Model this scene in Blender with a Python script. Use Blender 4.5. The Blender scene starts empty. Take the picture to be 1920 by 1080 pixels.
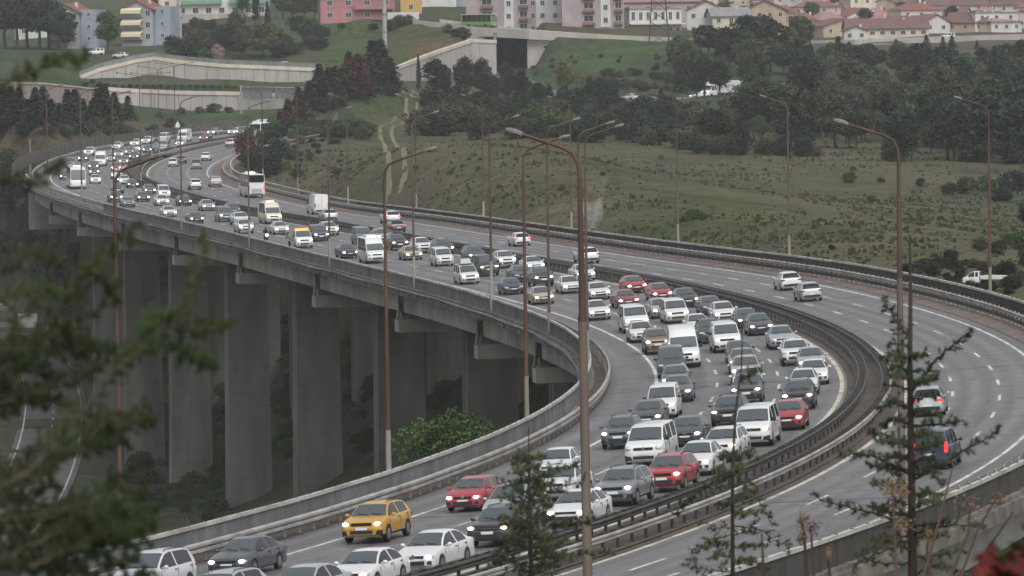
import bpy, bmesh, math, random
import numpy as np
from mathutils import Vector, Matrix
R = math.radians
SC = bpy.context.scene
COL = SC.collection
# ------------------------------------------------------------------ camera
F, PITCH, ROLL = 9497.83, 0.0477979, 0.0146027
KD = 1.513      # survey distances below are in units of 1.513 m
cp, sp_, cr, sr = math.cos(PITCH), math.sin(PITCH), math.cos(ROLL), math.sin(ROLL)
r0, u0, fw = Vector((1, 0, 0)), Vector((0, sp_, cp)), Vector((0, cp, -sp_))
cam = bpy.data.cameras.new('camera')
cam.sensor_width = 36.0
cam.lens = F / 1920 * 36.0
cam.clip_start, cam.clip_end = 0.5, 20000
cam.dof.use_dof = True
cam.dof.focus_distance = 230.0
cam.dof.aperture_fstop = 14.0
camo = bpy.data.objects.new('camera', cam)
COL.objects.link(camo)
xr, xu = r0 * cr - u0 * sr, r0 * sr + u0 * cr
camo.matrix_world = Matrix((xr, xu, -fw)).transposed().to_4x4()
SC.camera = camo
# ------------------------------------------------------------------ sky (overcast), sun, exposure
W = bpy.data.worlds.new('World'); SC.world = W; W.use_nodes = True
nt = W.node_tree; nt.nodes.clear()
sky = nt.nodes.new('ShaderNodeTexSky'); sky.sky_type = 'NISHITA'; sky.sun_disc = False
SUN_EL, SUN_AZ = R(52), R(162)
sky.sun_elevation, sky.sun_rotation = SUN_EL, SUN_AZ
sky.air_density, sky.dust_density, sky.ozone_density = 1.0, 4.0, 1.0
hs = nt.nodes.new('ShaderNodeHueSaturation'); hs.inputs['Saturation'].default_value = 0.22
bg = nt.nodes.new('ShaderNodeBackground'); bg.inputs['Strength'].default_value = 0.15
wo = nt.nodes.new('ShaderNodeOutputWorld')
nt.links.new(sky.outputs[0], hs.inputs['Color']); nt.links.new(hs.outputs[0], bg.inputs[0]); nt.links.new(bg.outputs[0], wo.inputs[0])
sl = bpy.data.lights.new('sun', 'SUN'); sl.energy = 1.0; sl.angle = R(35); sl.color = (1.0, 0.97, 0.93)
so = bpy.data.objects.new('sun', sl); COL.objects.link(so)
sd = Vector((math.sin(SUN_AZ) * math.cos(SUN_EL), math.cos(SUN_AZ) * math.cos(SUN_EL), math.sin(SUN_EL)))
so.rotation_euler = sd.to_track_quat('Z', 'Y').to_euler()
SC.view_settings.view_transform = 'Standard'; SC.view_settings.look = 'None'
SC.view_settings.exposure = 0.24; SC.view_settings.gamma = 1.0; SC.view_settings.use_curve_mapping = False
try:
    SC.cycles.use_denoising = True; SC.cycles.denoiser = 'OPENIMAGEDENOISE'
    SC.cycles.max_bounces = 6; SC.cycles.diffuse_bounces = 3; SC.cycles.glossy_bounces = 3; SC.cycles.volume_bounces = 1
    SC.cycles.sample_clamp_indirect = 4.0
except Exception: pass

# ------------------------------------------------------------------ helpers
def U(px, py, Y, k=None):
    "world point seen at photo pixel (px,py) at ground distance Y"
    Y = Y * (KD if k is None else k)
    du, dv = px - 960, py - 540
    u, v = cr * du - sr * dv, sr * du + cr * dv
    d = (u, F * cp - v * sp_, -F * sp_ - v * cp)
    k = Y / d[1]
    return Vector((d[0] * k, Y, d[2] * k))

def tag(o, label=None, cat=None, group=None, kind=None):
    if label: o['label'] = label
    if cat: o['category'] = cat
    if group: o['group'] = group
    if kind: o['kind'] = kind
    return o

def thing(name, label, cat, loc=(0, 0, 0), rz=0.0, group=None):
    o = bpy.data.objects.new(name, None); o.empty_display_size = 0.3
    COL.objects.link(o); o.location = loc; o.rotation_euler = (0, 0, rz)
    return tag(o, label, cat, group)

def inst(name, me, parent=None, loc=None, rz=None, mat=None, scale=None):
    o = bpy.data.objects.new(name, me); COL.objects.link(o)
    if parent is not None: o.parent = parent
    if loc is not None: o.location = loc
    if rz is not None: o.rotation_euler = (0, 0, rz)
    if scale is not None: o.scale = scale if hasattr(scale, '__len__') else (scale,) * 3
    if mat is not None:
        o.material_slots[0].link = 'OBJECT'; o.material_slots[0].material = mat
    return o

class MB:
    def __init__(s): s.v = []; s.f = []; s.m = []; s.cm = 0
    def quad(s, a, b, c, d):
        n = len(s.v); s.v += [tuple(a), tuple(b), tuple(c), tuple(d)]; s.f.append((n, n + 1, n + 2, n + 3)); s.m.append(s.cm)
    def tri(s, a, b, c):
        n = len(s.v); s.v += [tuple(a), tuple(b), tuple(c)]; s.f.append((n, n + 1, n + 2)); s.m.append(s.cm)
    def hexa(s, p):  # 8 corners: bottom 4 ccw, top 4 ccw
        n = len(s.v); s.v += [tuple(q) for q in p]
        for f in ((3, 2, 1, 0), (4, 5, 6, 7), (0, 1, 5, 4), (1, 2, 6, 5), (2, 3, 7, 6), (3, 0, 4, 7)):
            s.f.append(tuple(n + i for i in f)); s.m.append(s.cm)
    def box(s, c, d, rz=0.0, tx=1.0, ty=1.0):
        hx, hy, hz = d[0] / 2, d[1] / 2, d[2] / 2
        ca, sa = math.cos(rz), math.sin(rz)
        P = []
        for z, k in ((-hz, 0), (hz, 1)):
            for x, y in ((-hx, -hy), (hx, -hy), (hx, hy), (-hx, hy)):
                if k: x *= tx; y *= ty
                P.append((c[0] + x * ca - y * sa, c[1] + x * sa + y * ca, c[2] + z))
        s.hexa(P)
    def tube(s, pts, rad, n=8, caps=True):
        pts = [Vector(p) for p in pts]
        if not hasattr(rad, '__len__'): rad = [rad] * len(pts)
        rings = []
        ref = None
        for i, p in enumerate(pts):
            t = (pts[min(i + 1, len(pts) - 1)] - pts[max(i - 1, 0)]).normalized()
            if ref is None: ref = Vector((1, 0, 0)) if abs(t.x) < 0.8 else Vector((0, 1, 0))
            a = (ref - t * ref.dot(t)).normalized(); b = t.cross(a); ref = a
            k = len(s.v)
            for j in range(n):
                an = 2 * math.pi * j / n
                s.v.append(tuple(p + (a * math.cos(an) + b * math.sin(an)) * rad[i]))
            rings.append(k)
        for k0, k1 in zip(rings, rings[1:]):
            for j in range(n):
                s.f.append((k0 + j, k0 + (j + 1) % n, k1 + (j + 1) % n, k1 + j)); s.m.append(s.cm)
        if caps:
            s.f.append(tuple(rings[0] + j for j in reversed(range(n)))); s.m.append(s.cm)
            s.f.append(tuple(rings[-1] + j for j in range(n))); s.m.append(s.cm)
    def ell(s, c, r, nu=10, nv=6, rot=None):
        k = len(s.v)
        for i in range(nv + 1):
            th = math.pi * i / nv
            for j in range(nu):
                ph = 2 * math.pi * j / nu
                p = Vector((r[0] * math.sin(th) * math.cos(ph), r[1] * math.sin(th) * math.sin(ph), r[2] * math.cos(th)))
                if rot is not None: p = rot @ p
                s.v.append((c[0] + p.x, c[1] + p.y, c[2] + p.z))
        for i in range(nv):
            for j in range(nu):
                a, b = k + i * nu + j, k + i * nu + (j + 1) % nu
                s.f.append((a, a + nu, b + nu, b)); s.m.append(s.cm)
    def cyl(s, c, r, h, axis='z', n=16, r2=None):
        ax = {'x': Vector((1, 0, 0)), 'y': Vector((0, 1, 0)), 'z': Vector((0, 0, 1))}[axis]
        c = Vector(c); s.tube([c - ax * h / 2, c + ax * h / 2], [r, r if r2 is None else r2], n)
    def grid(s, rows, closed=False):
        k = len(s.v); m = len(rows[0])
        for r_ in rows: s.v += [tuple(p) for p in r_]
        for i in range(len(rows) - 1):
            for j in range(m if closed else m - 1):
                a, b = k + i * m + j, k + i * m + (j + 1) % m
                s.f.append((a, b, b + m, a + m)); s.m.append(s.cm)
    def mesh(s, name, mats, smooth=None):
        me = bpy.data.meshes.new(name); me.from_pydata(s.v, [], s.f)
        if not hasattr(mats, '__len__'): mats = [mats]
        for m_ in mats: me.materials.append(m_)
        if len(mats) > 1: me.polygons.foreach_set('material_index', s.m)
        me.update()
        if smooth is not None:
            me.polygons.foreach_set('use_smooth', [True] * len(me.polygons))
            if smooth < 179: me.set_sharp_from_angle(angle=R(smooth))
        return me
    def build(s, name, mats, parent=None, smooth=None, loc=None, rz=None):
        return inst(name, s.mesh(name, mats, smooth), parent, loc, rz)

def new_mat(name):
    m = bpy.data.materials.new(name); m.use_nodes = True
    return m, m.node_tree, m.node_tree.nodes['Principled BSDF']

def pmat(name, col, rough=0.6, metal=0.0, spec=0.5, coat=0.0, emit=None, es=0.0):
    m, t, b = new_mat(name)
    b.inputs['Base Color'].default_value = (*col, 1); b.inputs['Roughness'].default_value = rough
    b.inputs['Metallic'].default_value = metal; b.inputs['Specular IOR Level'].default_value = spec
    b.inputs['Coat Weight'].default_value = coat; b.inputs['Coat Roughness'].default_value = 0.06
    if emit: b.inputs['Emission Color'].default_value = (*emit, 1); b.inputs['Emission Strength'].default_value = es
    return m

def nmat(name, c1, c2, scale=1.0, rough=0.85, c3=None, scale2=None, bump=0.0, bscale=None, stretch=(1, 1, 1), coord='Object', spec=0.4, detail=6.0, rvar=0.0, lo=0.35, hi=0.65):
    "two (three) tone noise material in real-world metres"
    m, t, b = new_mat(name); N = t.nodes; L = t.links
    tc = N.new('ShaderNodeTexCoord'); mp = N.new('ShaderNodeMapping'); mp.inputs['Scale'].default_value = stretch
    if coord == 'World':
        ge = N.new('ShaderNodeNewGeometry'); L.new(ge.outputs['Position'], mp.inputs[0])
    else: L.new(tc.outputs[coord], mp.inputs[0])
    n1 = N.new('ShaderNodeTexNoise'); n1.inputs['Scale'].default_value = scale; n1.inputs['Detail'].default_value = detail
    L.new(mp.outputs[0], n1.inputs['Vector'])
    ra = N.new('ShaderNodeValToRGB'); ra.color_ramp.elements[0].position = lo; ra.color_ramp.elements[1].position = hi
    ra.color_ramp.elements[0].color = (*c1, 1); ra.color_ramp.elements[1].color = (*c2, 1)
    L.new(n1.outputs[0], ra.inputs[0]); out = ra.outputs[0]
    if c3:
        n2 = N.new('ShaderNodeTexNoise'); n2.inputs['Scale'].default_value = scale2 or scale * 0.13; n2.inputs['Detail'].default_value = 4
        L.new(mp.outputs[0], n2.inputs['Vector'])
        r2 = N.new('ShaderNodeValToRGB'); r2.color_ramp.elements[0].position = 0.48; r2.color_ramp.elements[1].position = 0.68
        r2.color_ramp.elements[0].color = (0, 0, 0, 1); r2.color_ramp.elements[1].color = (1, 1, 1, 1)
        L.new(n2.outputs[0], r2.inputs[0])
        mx = N.new('ShaderNodeMixRGB'); L.new(r2.outputs[0], mx.inputs[0]); L.new(out, mx.inputs[1]); mx.inputs[2].default_value = (*c3, 1)
        out = mx.outputs[0]
    L.new(out, b.inputs['Base Color']); b.inputs['Roughness'].default_value = rough; b.inputs['Specular IOR Level'].default_value = spec
    if bump:
        n3 = N.new('ShaderNodeTexNoise'); n3.inputs['Scale'].default_value = bscale or scale * 4; n3.inputs['Detail'].default_value = 5
        L.new(mp.outputs[0], n3.inputs['Vector'])
        bp = N.new('ShaderNodeBump'); bp.inputs['Strength'].default_value = bump; bp.inputs['Distance'].default_value = 0.1
        L.new(n3.outputs[0], bp.inputs['Height']); L.new(bp.outputs[0], b.inputs['Normal'])
    return m

# ------------------------------------------------------------------ motorway alignment
ROAD=[
(-38.68,114.79,-20.11,0.049,0.38,-0.15,-3.50),
(-34.43,121.57,-20.11,0.049,0.38,-0.15,-3.50),
(-30.33,128.43,-20.11,0.049,0.38,-0.15,-3.50),
(-26.35,135.37,-20.11,0.049,0.38,-0.15,-3.50),
(-22.52,142.40,-20.11,0.049,0.38,-0.15,-3.50),
(-18.84,149.50,-20.11,0.049,0.38,-0.15,-3.50),
(-15.29,156.67,-20.11,0.049,0.38,-0.15,-3.50),
(-11.89,163.91,-20.11,0.049,0.38,-0.15,-3.50),
(-8.64,171.22,-20.11,0.049,0.37,-0.15,-3.49),
(-5.52,178.59,-20.10,0.049,0.34,-0.14,-3.47),
(-2.55,186.01,-20.09,0.050,0.28,-0.14,-3.43),
(0.25,193.51,-20.08,0.050,0.20,-0.14,-3.38),
(2.89,201.06,-20.08,0.051,0.12,-0.14,-3.32),
(5.36,208.67,-20.07,0.051,0.04,-0.14,-3.27),
(7.65,216.33,-20.07,0.052,-0.03,-0.13,-3.22),
(9.77,224.05,-20.07,0.052,-0.11,-0.13,-3.16),
(11.72,231.81,-20.08,0.053,-0.19,-0.13,-3.11),
(13.49,239.61,-20.09,0.053,-0.27,-0.13,-3.05),
(15.10,247.44,-20.11,0.054,-0.35,-0.13,-3.00),
(16.54,255.31,-20.14,0.055,-0.43,-0.12,-2.94),
(17.82,263.21,-20.17,0.055,-0.51,-0.12,-2.89),
(18.95,271.13,-20.20,0.056,-0.59,-0.12,-2.84),
(19.94,279.07,-20.23,0.056,-0.66,-0.12,-2.78),
(20.78,287.02,-20.26,0.057,-0.74,-0.11,-2.73),
(21.48,294.99,-20.30,0.057,-0.82,-0.11,-2.68),
(22.05,302.97,-20.33,0.058,-0.90,-0.11,-2.62),
(22.47,310.96,-20.37,0.058,-0.98,-0.11,-2.57),
(22.75,318.95,-20.40,0.059,-1.05,-0.11,-2.52),
(22.90,326.95,-20.43,0.060,-1.10,-0.11,-2.47),
(22.91,334.95,-20.47,0.060,-1.13,-0.11,-2.44),
(22.79,342.95,-20.51,0.061,-1.15,-0.11,-2.41),
(22.55,350.95,-20.54,0.061,-1.16,-0.11,-2.38),
(22.18,358.94,-20.58,0.062,-1.17,-0.12,-2.35),
(21.70,366.93,-20.62,0.062,-1.18,-0.12,-2.32),
(21.11,374.90,-20.66,0.063,-1.18,-0.13,-2.30),
(20.43,382.87,-20.70,0.063,-1.19,-0.13,-2.27),
(19.65,390.84,-20.74,0.064,-1.20,-0.13,-2.24),
(18.78,398.79,-20.79,0.064,-1.21,-0.14,-2.21),
(17.82,406.73,-20.83,0.065,-1.22,-0.14,-2.19),
(16.79,414.66,-20.88,0.065,-1.23,-0.14,-2.16),
(15.69,422.59,-20.93,0.065,-1.24,-0.15,-2.13),
(14.51,430.50,-20.98,0.063,-1.25,-0.15,-2.11),
(13.27,438.40,-21.04,0.061,-1.26,-0.15,-2.08),
(11.98,446.30,-21.10,0.059,-1.27,-0.16,-2.05),
(10.62,454.18,-21.16,0.057,-1.27,-0.16,-2.02),
(9.22,462.06,-21.22,0.054,-1.28,-0.16,-2.00),
(7.77,469.93,-21.28,0.052,-1.29,-0.17,-1.97),
(6.28,477.79,-21.33,0.050,-1.30,-0.17,-1.95),
(4.76,485.64,-21.39,0.048,-1.30,-0.17,-1.92),
(3.20,493.49,-21.43,0.046,-1.28,-0.17,-1.89),
(1.63,501.33,-21.47,0.043,-1.26,-0.17,-1.87),
(0.03,509.17,-21.49,0.041,-1.23,-0.17,-1.84),
(-1.58,517.01,-21.51,0.039,-1.21,-0.17,-1.82),
(-3.21,524.84,-21.52,0.037,-1.18,-0.16,-1.79),
(-4.86,532.67,-21.52,0.034,-1.16,-0.16,-1.77),
(-6.52,540.49,-21.52,0.032,-1.13,-0.16,-1.74),
(-8.20,548.32,-21.51,0.030,-1.10,-0.16,-1.72),
(-9.88,556.14,-21.50,0.028,-1.08,-0.16,-1.69),
(-11.58,563.95,-21.49,0.026,-1.05,-0.15,-1.67),
(-13.29,571.77,-21.48,0.023,-1.03,-0.15,-1.64),
(-15.00,579.58,-21.47,0.021,-1.00,-0.15,-1.62),
(-16.72,587.40,-21.46,0.019,-0.97,-0.15,-1.60),
(-18.45,595.21,-21.45,0.017,-0.95,-0.15,-1.57),
(-20.18,603.02,-21.45,0.015,-0.92,-0.15,-1.55),
(-21.91,610.83,-21.45,0.013,-0.90,-0.14,-1.52),
(-23.64,618.64,-21.46,0.010,-0.87,-0.14,-1.50),
(-25.36,626.45,-21.47,0.008,-0.85,-0.14,-1.47),
(-27.09,634.26,-21.49,0.006,-0.82,-0.14,-1.45),
(-28.80,642.08,-21.51,0.004,-0.79,-0.14,-1.42),
(-30.51,649.89,-21.53,0.002,-0.76,-0.14,-1.40),
(-32.20,657.71,-21.54,-0.000,-0.73,-0.14,-1.37),
(-33.87,665.54,-21.55,-0.003,-0.69,-0.14,-1.35),
(-35.53,673.36,-21.54,-0.005,-0.66,-0.14,-1.32),
(-37.16,681.19,-21.53,-0.006,-0.62,-0.14,-1.30),
(-38.77,689.03,-21.51,-0.007,-0.58,-0.14,-1.27),
(-40.36,696.87,-21.48,-0.008,-0.54,-0.15,-1.25),
(-41.92,704.72,-21.44,-0.008,-0.50,-0.15,-1.22),
(-43.44,712.57,-21.40,-0.007,-0.47,-0.15,-1.20),
(-44.94,720.43,-21.36,-0.007,-0.43,-0.15,-1.17),
(-46.41,728.29,-21.32,-0.007,-0.39,-0.15,-1.15),
(-47.84,736.17,-21.28,-0.007,-0.35,-0.16,-1.12),
(-49.23,744.04,-21.25,-0.007,-0.31,-0.16,-1.10),
(-50.58,751.93,-21.21,-0.007,-0.28,-0.16,-1.07),
(-51.89,759.82,-21.18,-0.007,-0.24,-0.16,-1.05),
(-53.16,767.72,-21.16,-0.007,-0.20,-0.16,-1.02),
(-54.39,775.62,-21.13,-0.006,-0.16,-0.17,-1.00),
(-55.57,783.54,-21.10,-0.006,-0.12,-0.17,-0.97),
(-56.69,791.46,-21.08,-0.006,-0.09,-0.17,-0.95),
(-57.77,799.38,-21.06,-0.006,-0.05,-0.17,-0.92),
(-58.80,807.32,-21.03,-0.006,-0.01,-0.18,-0.90),
(-59.77,815.26,-21.01,-0.006,0.03,-0.18,-0.87),
(-60.68,823.21,-20.98,-0.006,0.06,-0.18,-0.83),
(-61.53,831.16,-20.94,-0.005,0.09,-0.18,-0.77),
(-62.31,839.12,-20.90,-0.005,0.12,-0.18,-0.71),
(-63.03,847.09,-20.85,-0.005,0.15,-0.18,-0.65),
(-63.68,855.06,-20.79,-0.005,0.18,-0.18,-0.59),
(-64.26,863.04,-20.72,-0.005,0.21,-0.18,-0.53),
(-64.77,871.03,-20.64,-0.005,0.24,-0.18,-0.46),
(-65.20,879.02,-20.56,-0.005,0.27,-0.18,-0.40),
(-65.56,887.01,-20.47,-0.004,0.30,-0.18,-0.34),
(-65.83,895.00,-20.38,-0.004,0.33,-0.18,-0.28),
(-66.03,903.00,-20.28,-0.004,0.36,-0.18,-0.21),
(-66.15,911.00,-20.19,-0.004,0.39,-0.18,-0.15),
(-66.18,919.00,-20.09,-0.004,0.42,-0.18,-0.09),
(-66.14,927.00,-20.00,-0.004,0.45,-0.18,-0.03),
(-66.00,935.00,-19.90,-0.004,0.47,-0.18,0.03),
(-65.79,942.99,-19.81,-0.003,0.50,-0.18,0.10),
(-65.49,950.99,-19.71,-0.003,0.53,-0.18,0.16),
(-65.11,958.98,-19.61,-0.003,0.56,-0.18,0.22),
(-64.65,966.97,-19.52,-0.002,0.59,-0.18,0.28),
(-64.10,974.95,-19.41,-0.001,0.62,-0.18,0.35),
(-63.47,982.92,-19.31,-0.000,0.65,-0.18,0.41),
(-62.76,990.89,-19.21,0.000,0.67,-0.17,0.47),
(-61.97,998.85,-19.10,0.001,0.69,-0.17,0.54),
(-61.09,1006.80,-19.00,0.002,0.69,-0.16,0.60),
(-60.14,1014.75,-18.89,0.003,0.70,-0.15,0.67),
(-59.11,1022.68,-18.78,0.004,0.70,-0.14,0.74),
(-58.00,1030.60,-18.67,0.005,0.71,-0.13,0.80),
(-56.82,1038.51,-18.56,0.006,0.71,-0.11,0.87),
(-55.55,1046.41,-18.45,0.007,0.72,-0.10,0.94),
(-54.21,1054.30,-18.34,0.007,0.72,-0.09,1.00),
(-52.79,1062.17,-18.22,0.008,0.72,-0.08,1.07),
(-51.30,1070.03,-18.11,0.009,0.73,-0.07,1.13),
(-49.74,1077.88,-18.00,0.010,0.73,-0.06,1.19),
(-45.72,1084.63,-17.90,0.010,0.73,-0.06,1.21),
(-40.85,1090.97,-17.83,0.010,0.73,-0.06,1.22),
(-35.91,1097.27,-17.78,0.010,0.73,-0.06,1.22),
(-30.92,1103.52,-17.76,0.010,0.73,-0.06,1.22)]

_r = np.array(ROAD); _n = len(_r); S0 = -70.0
_k = np.arange(_n) * 8.0 + S0
SS = np.arange(S0, _k[-1] - 0.01, 1.0)
def _cr(tab):
    t = (SS - S0) / 8.0; i = np.clip(t.astype(int), 0, _n - 2); u = (t - i)[:, None]
    g = lambda q: tab[np.clip(i + q, 0, _n - 1)]
    a, b, c, d = g(-1), g(0), g(1), g(2)
    return 0.5 * (2 * b + (c - a) * u + (2 * a - 5 * b + 4 * c - d) * u * u + (3 * b - a - 3 * c + d) * u ** 3)
RD = _cr(_r)
_t = np.gradient(RD[:, :2], axis=0); RT = _t / np.linalg.norm(_t, axis=1)[:, None]
RN = np.stack([RT[:, 1], -RT[:, 0]], 1)
SMIN, SMAX = float(SS[0]), float(SS[-1])
OFF = dict(E1=-13.61, P1=-17.82, G1=-16.64, ML=-1.32, MR=1.32, YI=-2.35, YO=2.22, E2=12.92, P2=16.91)
OFF['G2'] = 15.55
def at(s):
    i = min(max(s - S0, 0), len(RD) - 1.001); j = int(i); u = i - j
    return RD[j] * (1 - u) + RD[j + 1] * u, RT[j] * (1 - u) + RT[j + 1] * u, RN[j] * (1 - u) + RN[j + 1] * u
def lt(s, name, d=0.0):
    "lateral offset of a named line at station s"
    r = at(s)[0]; o = OFF[name] + d
    if name in ('MR', 'YO', 'E2', 'P2', 'G2'): o += r[4]
    if name in ('P1', 'G1', 'E1'): o += r[5]
    if name in ('E2', 'P2', 'G2'): o += r[6]
    return o
def RP(s, t, h=0.0):
    r, T, N = at(s)
    return Vector((r[0] + N[0] * t, r[1] + N[1] * t, r[2] + r[3] * t + h))
def heading(s):
    T = at(s)[1]; return math.atan2(T[1], T[0])
def frange(a, b, d):
    n = max(1, int(round((b - a) / d))); return [a + (b - a) * i / n for i in range(n + 1)]

def ribbon(name, mat, s0, s1, ta, tb, h, step=2.0, nt_=1, smooth=None):
    mb = MB(); rows = []
    for s in frange(s0, s1, step):
        a, b = ta(s), tb(s)
        rows.append([RP(s, a + (b - a) * j / nt_, h) for j in range(nt_ + 1)])
    mb.grid([r_[::-1] for r_ in rows]); o = mb.build(name, mat); return o

# asphalt with lane wear following the alignment is made from stripes of noise in world metres
def asphalt(name, k=1.0, rough=0.55):
    m, t, b = new_mat(name); N = t.nodes; L = t.links
    ge = N.new('ShaderNodeNewGeometry')
    at_ = N.new('ShaderNodeAttribute'); at_.attribute_name = 'st'   # (s, t) road coordinates in metres
    mp = N.new('ShaderNodeMapping'); mp.inputs['Scale'].default_value = (0.02, 1.1, 1); L.new(at_.outputs['Vector'], mp.inputs[0])
    n1 = N.new('ShaderNodeTexNoise'); n1.inputs['Scale'].default_value = 1.0; n1.inputs['Detail'].default_value = 5; L.new(mp.outputs[0], n1.inputs['Vector'])
    n2 = N.new('ShaderNodeTexNoise'); n2.inputs['Scale'].default_value = 0.35; n2.inputs['Detail'].default_value = 8; L.new(ge.outputs['Position'], n2.inputs['Vector'])
    mpc = N.new('ShaderNodeMapping'); mpc.inputs['Scale'].default_value = (0.35, 0.06, 1); L.new(at_.outputs['Vector'], mpc.inputs[0])
    n3 = N.new('ShaderNodeTexNoise'); n3.inputs['Scale'].default_value = 1.0; n3.inputs['Detail'].default_value = 9; n3.inputs['Distortion'].default_value = 0.6; L.new(mpc.outputs[0], n3.inputs['Vector'])
    cr_ = N.new('ShaderNodeValToRGB'); e = cr_.color_ramp.elements      # thin cracks and tar joints across the lanes
    e[0].position = 0.487; e[0].color = (1, 1, 1, 1); e[1].position = 0.513; e[1].color = (1, 1, 1, 1)
    q = cr_.color_ramp.elements.new(0.5); q.color = (0.42, 0.42, 0.42, 1)
    L.new(n3.outputs[0], cr_.inputs[0])
    mx = N.new('ShaderNodeMixRGB'); mx.inputs[0].default_value = 0.5; L.new(n1.outputs[0], mx.inputs[1]); L.new(n2.outputs[0], mx.inputs[2])
    ra = N.new('ShaderNodeValToRGB'); e = ra.color_ramp.elements
    e[0].position = 0.36; e[0].color = (0.092 * k, 0.089 * k, 0.090 * k, 1); e[1].position = 0.64; e[1].color = (0.165 * k, 0.160 * k, 0.161 * k, 1)
    L.new(mx.outputs[0], ra.inputs[0])
    m2 = N.new('ShaderNodeMixRGB'); m2.blend_type = 'MULTIPLY'; m2.inputs[0].default_value = 1.0
    L.new(ra.outputs[0], m2.inputs[1]); L.new(cr_.outputs[0], m2.inputs[2]); 
    sx_ = N.new('ShaderNodeSeparateXYZ'); L.new(at_.outputs['Vector'], sx_.inputs[0])
    w1 = N.new('ShaderNodeMath'); w1.operation = 'MULTIPLY'; w1.inputs[1].default_value = 4 * math.pi; L.new(sx_.outputs[2], w1.inputs[0])
    w2 = N.new('ShaderNodeMath'); w2.operation = 'COSINE'; L.new(w1.outputs[0], w2.inputs[0])
    w3 = N.new('ShaderNodeMapRange'); w3.inputs[1].default_value = -1; w3.inputs[3].default_value = .84; w3.inputs[4].default_value = 1.08; L.new(w2.outputs[0], w3.inputs[0])
    m3 = N.new('ShaderNodeMixRGB'); m3.blend_type = 'MULTIPLY'; m3.inputs[0].default_value = 1; L.new(m2.outputs[0], m3.inputs[1]); L.new(w3.outputs[0], m3.inputs[2]); L.new(m3.outputs[0], b.inputs['Base Color'])
    rr = N.new('ShaderNodeMapRange'); rr.inputs[1].default_value = 0.3; rr.inputs[2].default_value = 0.7; rr.inputs[3].default_value = rough - 0.1; rr.inputs[4].default_value = rough + 0.18
    L.new(n2.outputs[0], rr.inputs[0]); L.new(rr.outputs[0], b.inputs['Roughness'])
    n4 = N.new('ShaderNodeTexNoise'); n4.inputs['Scale'].default_value = 9; n4.inputs['Detail'].default_value = 3; L.new(ge.outputs['Position'], n4.inputs['Vector'])
    bp = N.new('ShaderNodeBump'); bp.inputs['Strength'].default_value = 0.25; bp.inputs['Distance'].default_value = 0.02
    L.new(n4.outputs[0], bp.inputs['Height']); L.new(bp.outputs[0], b.inputs['Normal'])
    return m
def road_sheet(name, mat, s0, s1, ta, tb, h, step=2.0, ntr=8):
    ss = frange(s0, s1, step); mb = MB(); st = []
    for s in ss:
        a, b = ta(s), tb(s); row = []
        for j in range(ntr + 1):
            t = b + (a - b) * j / ntr; row.append(RP(s, t, h)); i0, i1 = (lt(s, 'E1'), lt(s, 'YI')) if t < 0 else (lt(s, 'YO'), lt(s, 'E2')); st.append((s, t, 3 * (t - i0) / (i1 - i0)))
        if s == ss[0]: rows = []
        rows.append(row)
    mb.grid(rows); me = mb.mesh(name, mat, 180)
    a_ = me.attributes.new('st', 'FLOAT_VECTOR', 'POINT'); a_.data.foreach_set('vector', np.array(st, dtype=np.float32).ravel())
    return inst(name, me)

M = {}
M['asph'] = asphalt('asphalt', 1.0); M['asph2'] = asphalt('asphalt_shoulder', 1.12, 0.7)
M['dirt'] = nmat('verge_dirt', (0.060, 0.048, 0.040), (0.105, 0.085, 0.072), 1.2, 0.95, (0.05, 0.045, 0.04), 0.2, bump=0.5, coord='World')
M['white'] = nmat('road_paint_white', (0.42, 0.42, 0.41), (0.66, 0.66, 0.64), 1.6, 0.7, (0.25, 0.25, 0.25), 0.6, coord='World')
M['yellow'] = nmat('road_paint_cream', (0.42, 0.39, 0.30), (0.60, 0.56, 0.44), 1.6, 0.7, (0.25, 0.23, 0.2), 0.6, coord='World')
M['steel'] = nmat('galvanised_steel', (0.22, 0.22, 0.215), (0.36, 0.355, 0.345), 0.8, 0.5, (0.20, 0.16, 0.125), 0.35, coord='World', spec=0.6)
M['parapet_dark'] = nmat('dark_parapet', (0.050, 0.048, 0.047), (0.082, 0.079, 0.077), 0.9, 0.7, (0.06, 0.05, 0.042), 0.3, coord='World', stretch=(1, 1, 0.4))
M['verge_brown'] = nmat('verge_red_brown', (0.105, 0.080, 0.068), (0.17, 0.135, 0.118), 0.9, 0.95, (0.10, 0.09, 0.085), 0.25, coord='World')
M['railpale'] = nmat('pale_hand_rail', (.40, .395, .37), (.52, .51, .48), .8, .5, (.30, .26, .22), .3, coord='World')
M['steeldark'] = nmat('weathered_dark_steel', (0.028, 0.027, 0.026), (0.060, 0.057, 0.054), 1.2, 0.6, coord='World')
M['parapet'] = nmat('painted_parapet_grey', (0.13, 0.14, 0.145), (0.19, 0.20, 0.205), 0.9, 0.6, (0.12, 0.115, 0.11), 0.3, coord='World', stretch=(1, 1, 0.4))
M['conc'] = nmat('concrete_light', (0.29, 0.285, 0.255), (0.40, 0.39, 0.35), 0.5, 0.9, (0.19, 0.175, 0.155), 0.12, bump=0.15, coord='World', stretch=(1, 1, 0.35))
M['concdark'] = nmat('concrete_shade_tone', (0.150, 0.141, 0.129), (0.215, 0.203, 0.186), 0.5, 0.9, (0.085, 0.078, 0.07), 0.15, bump=0.15, coord='World', stretch=(1, 1, 0.25))  # darker copy of the concrete: under-deck shade put into the colour, plus stains
M['concstain'] = nmat('concrete_kerb_stained', (0.11, 0.10, 0.09), (0.21, 0.195, 0.17), 0.9, 0.9, (0.11, 0.085, 0.065), 0.3, coord='World')
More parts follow.
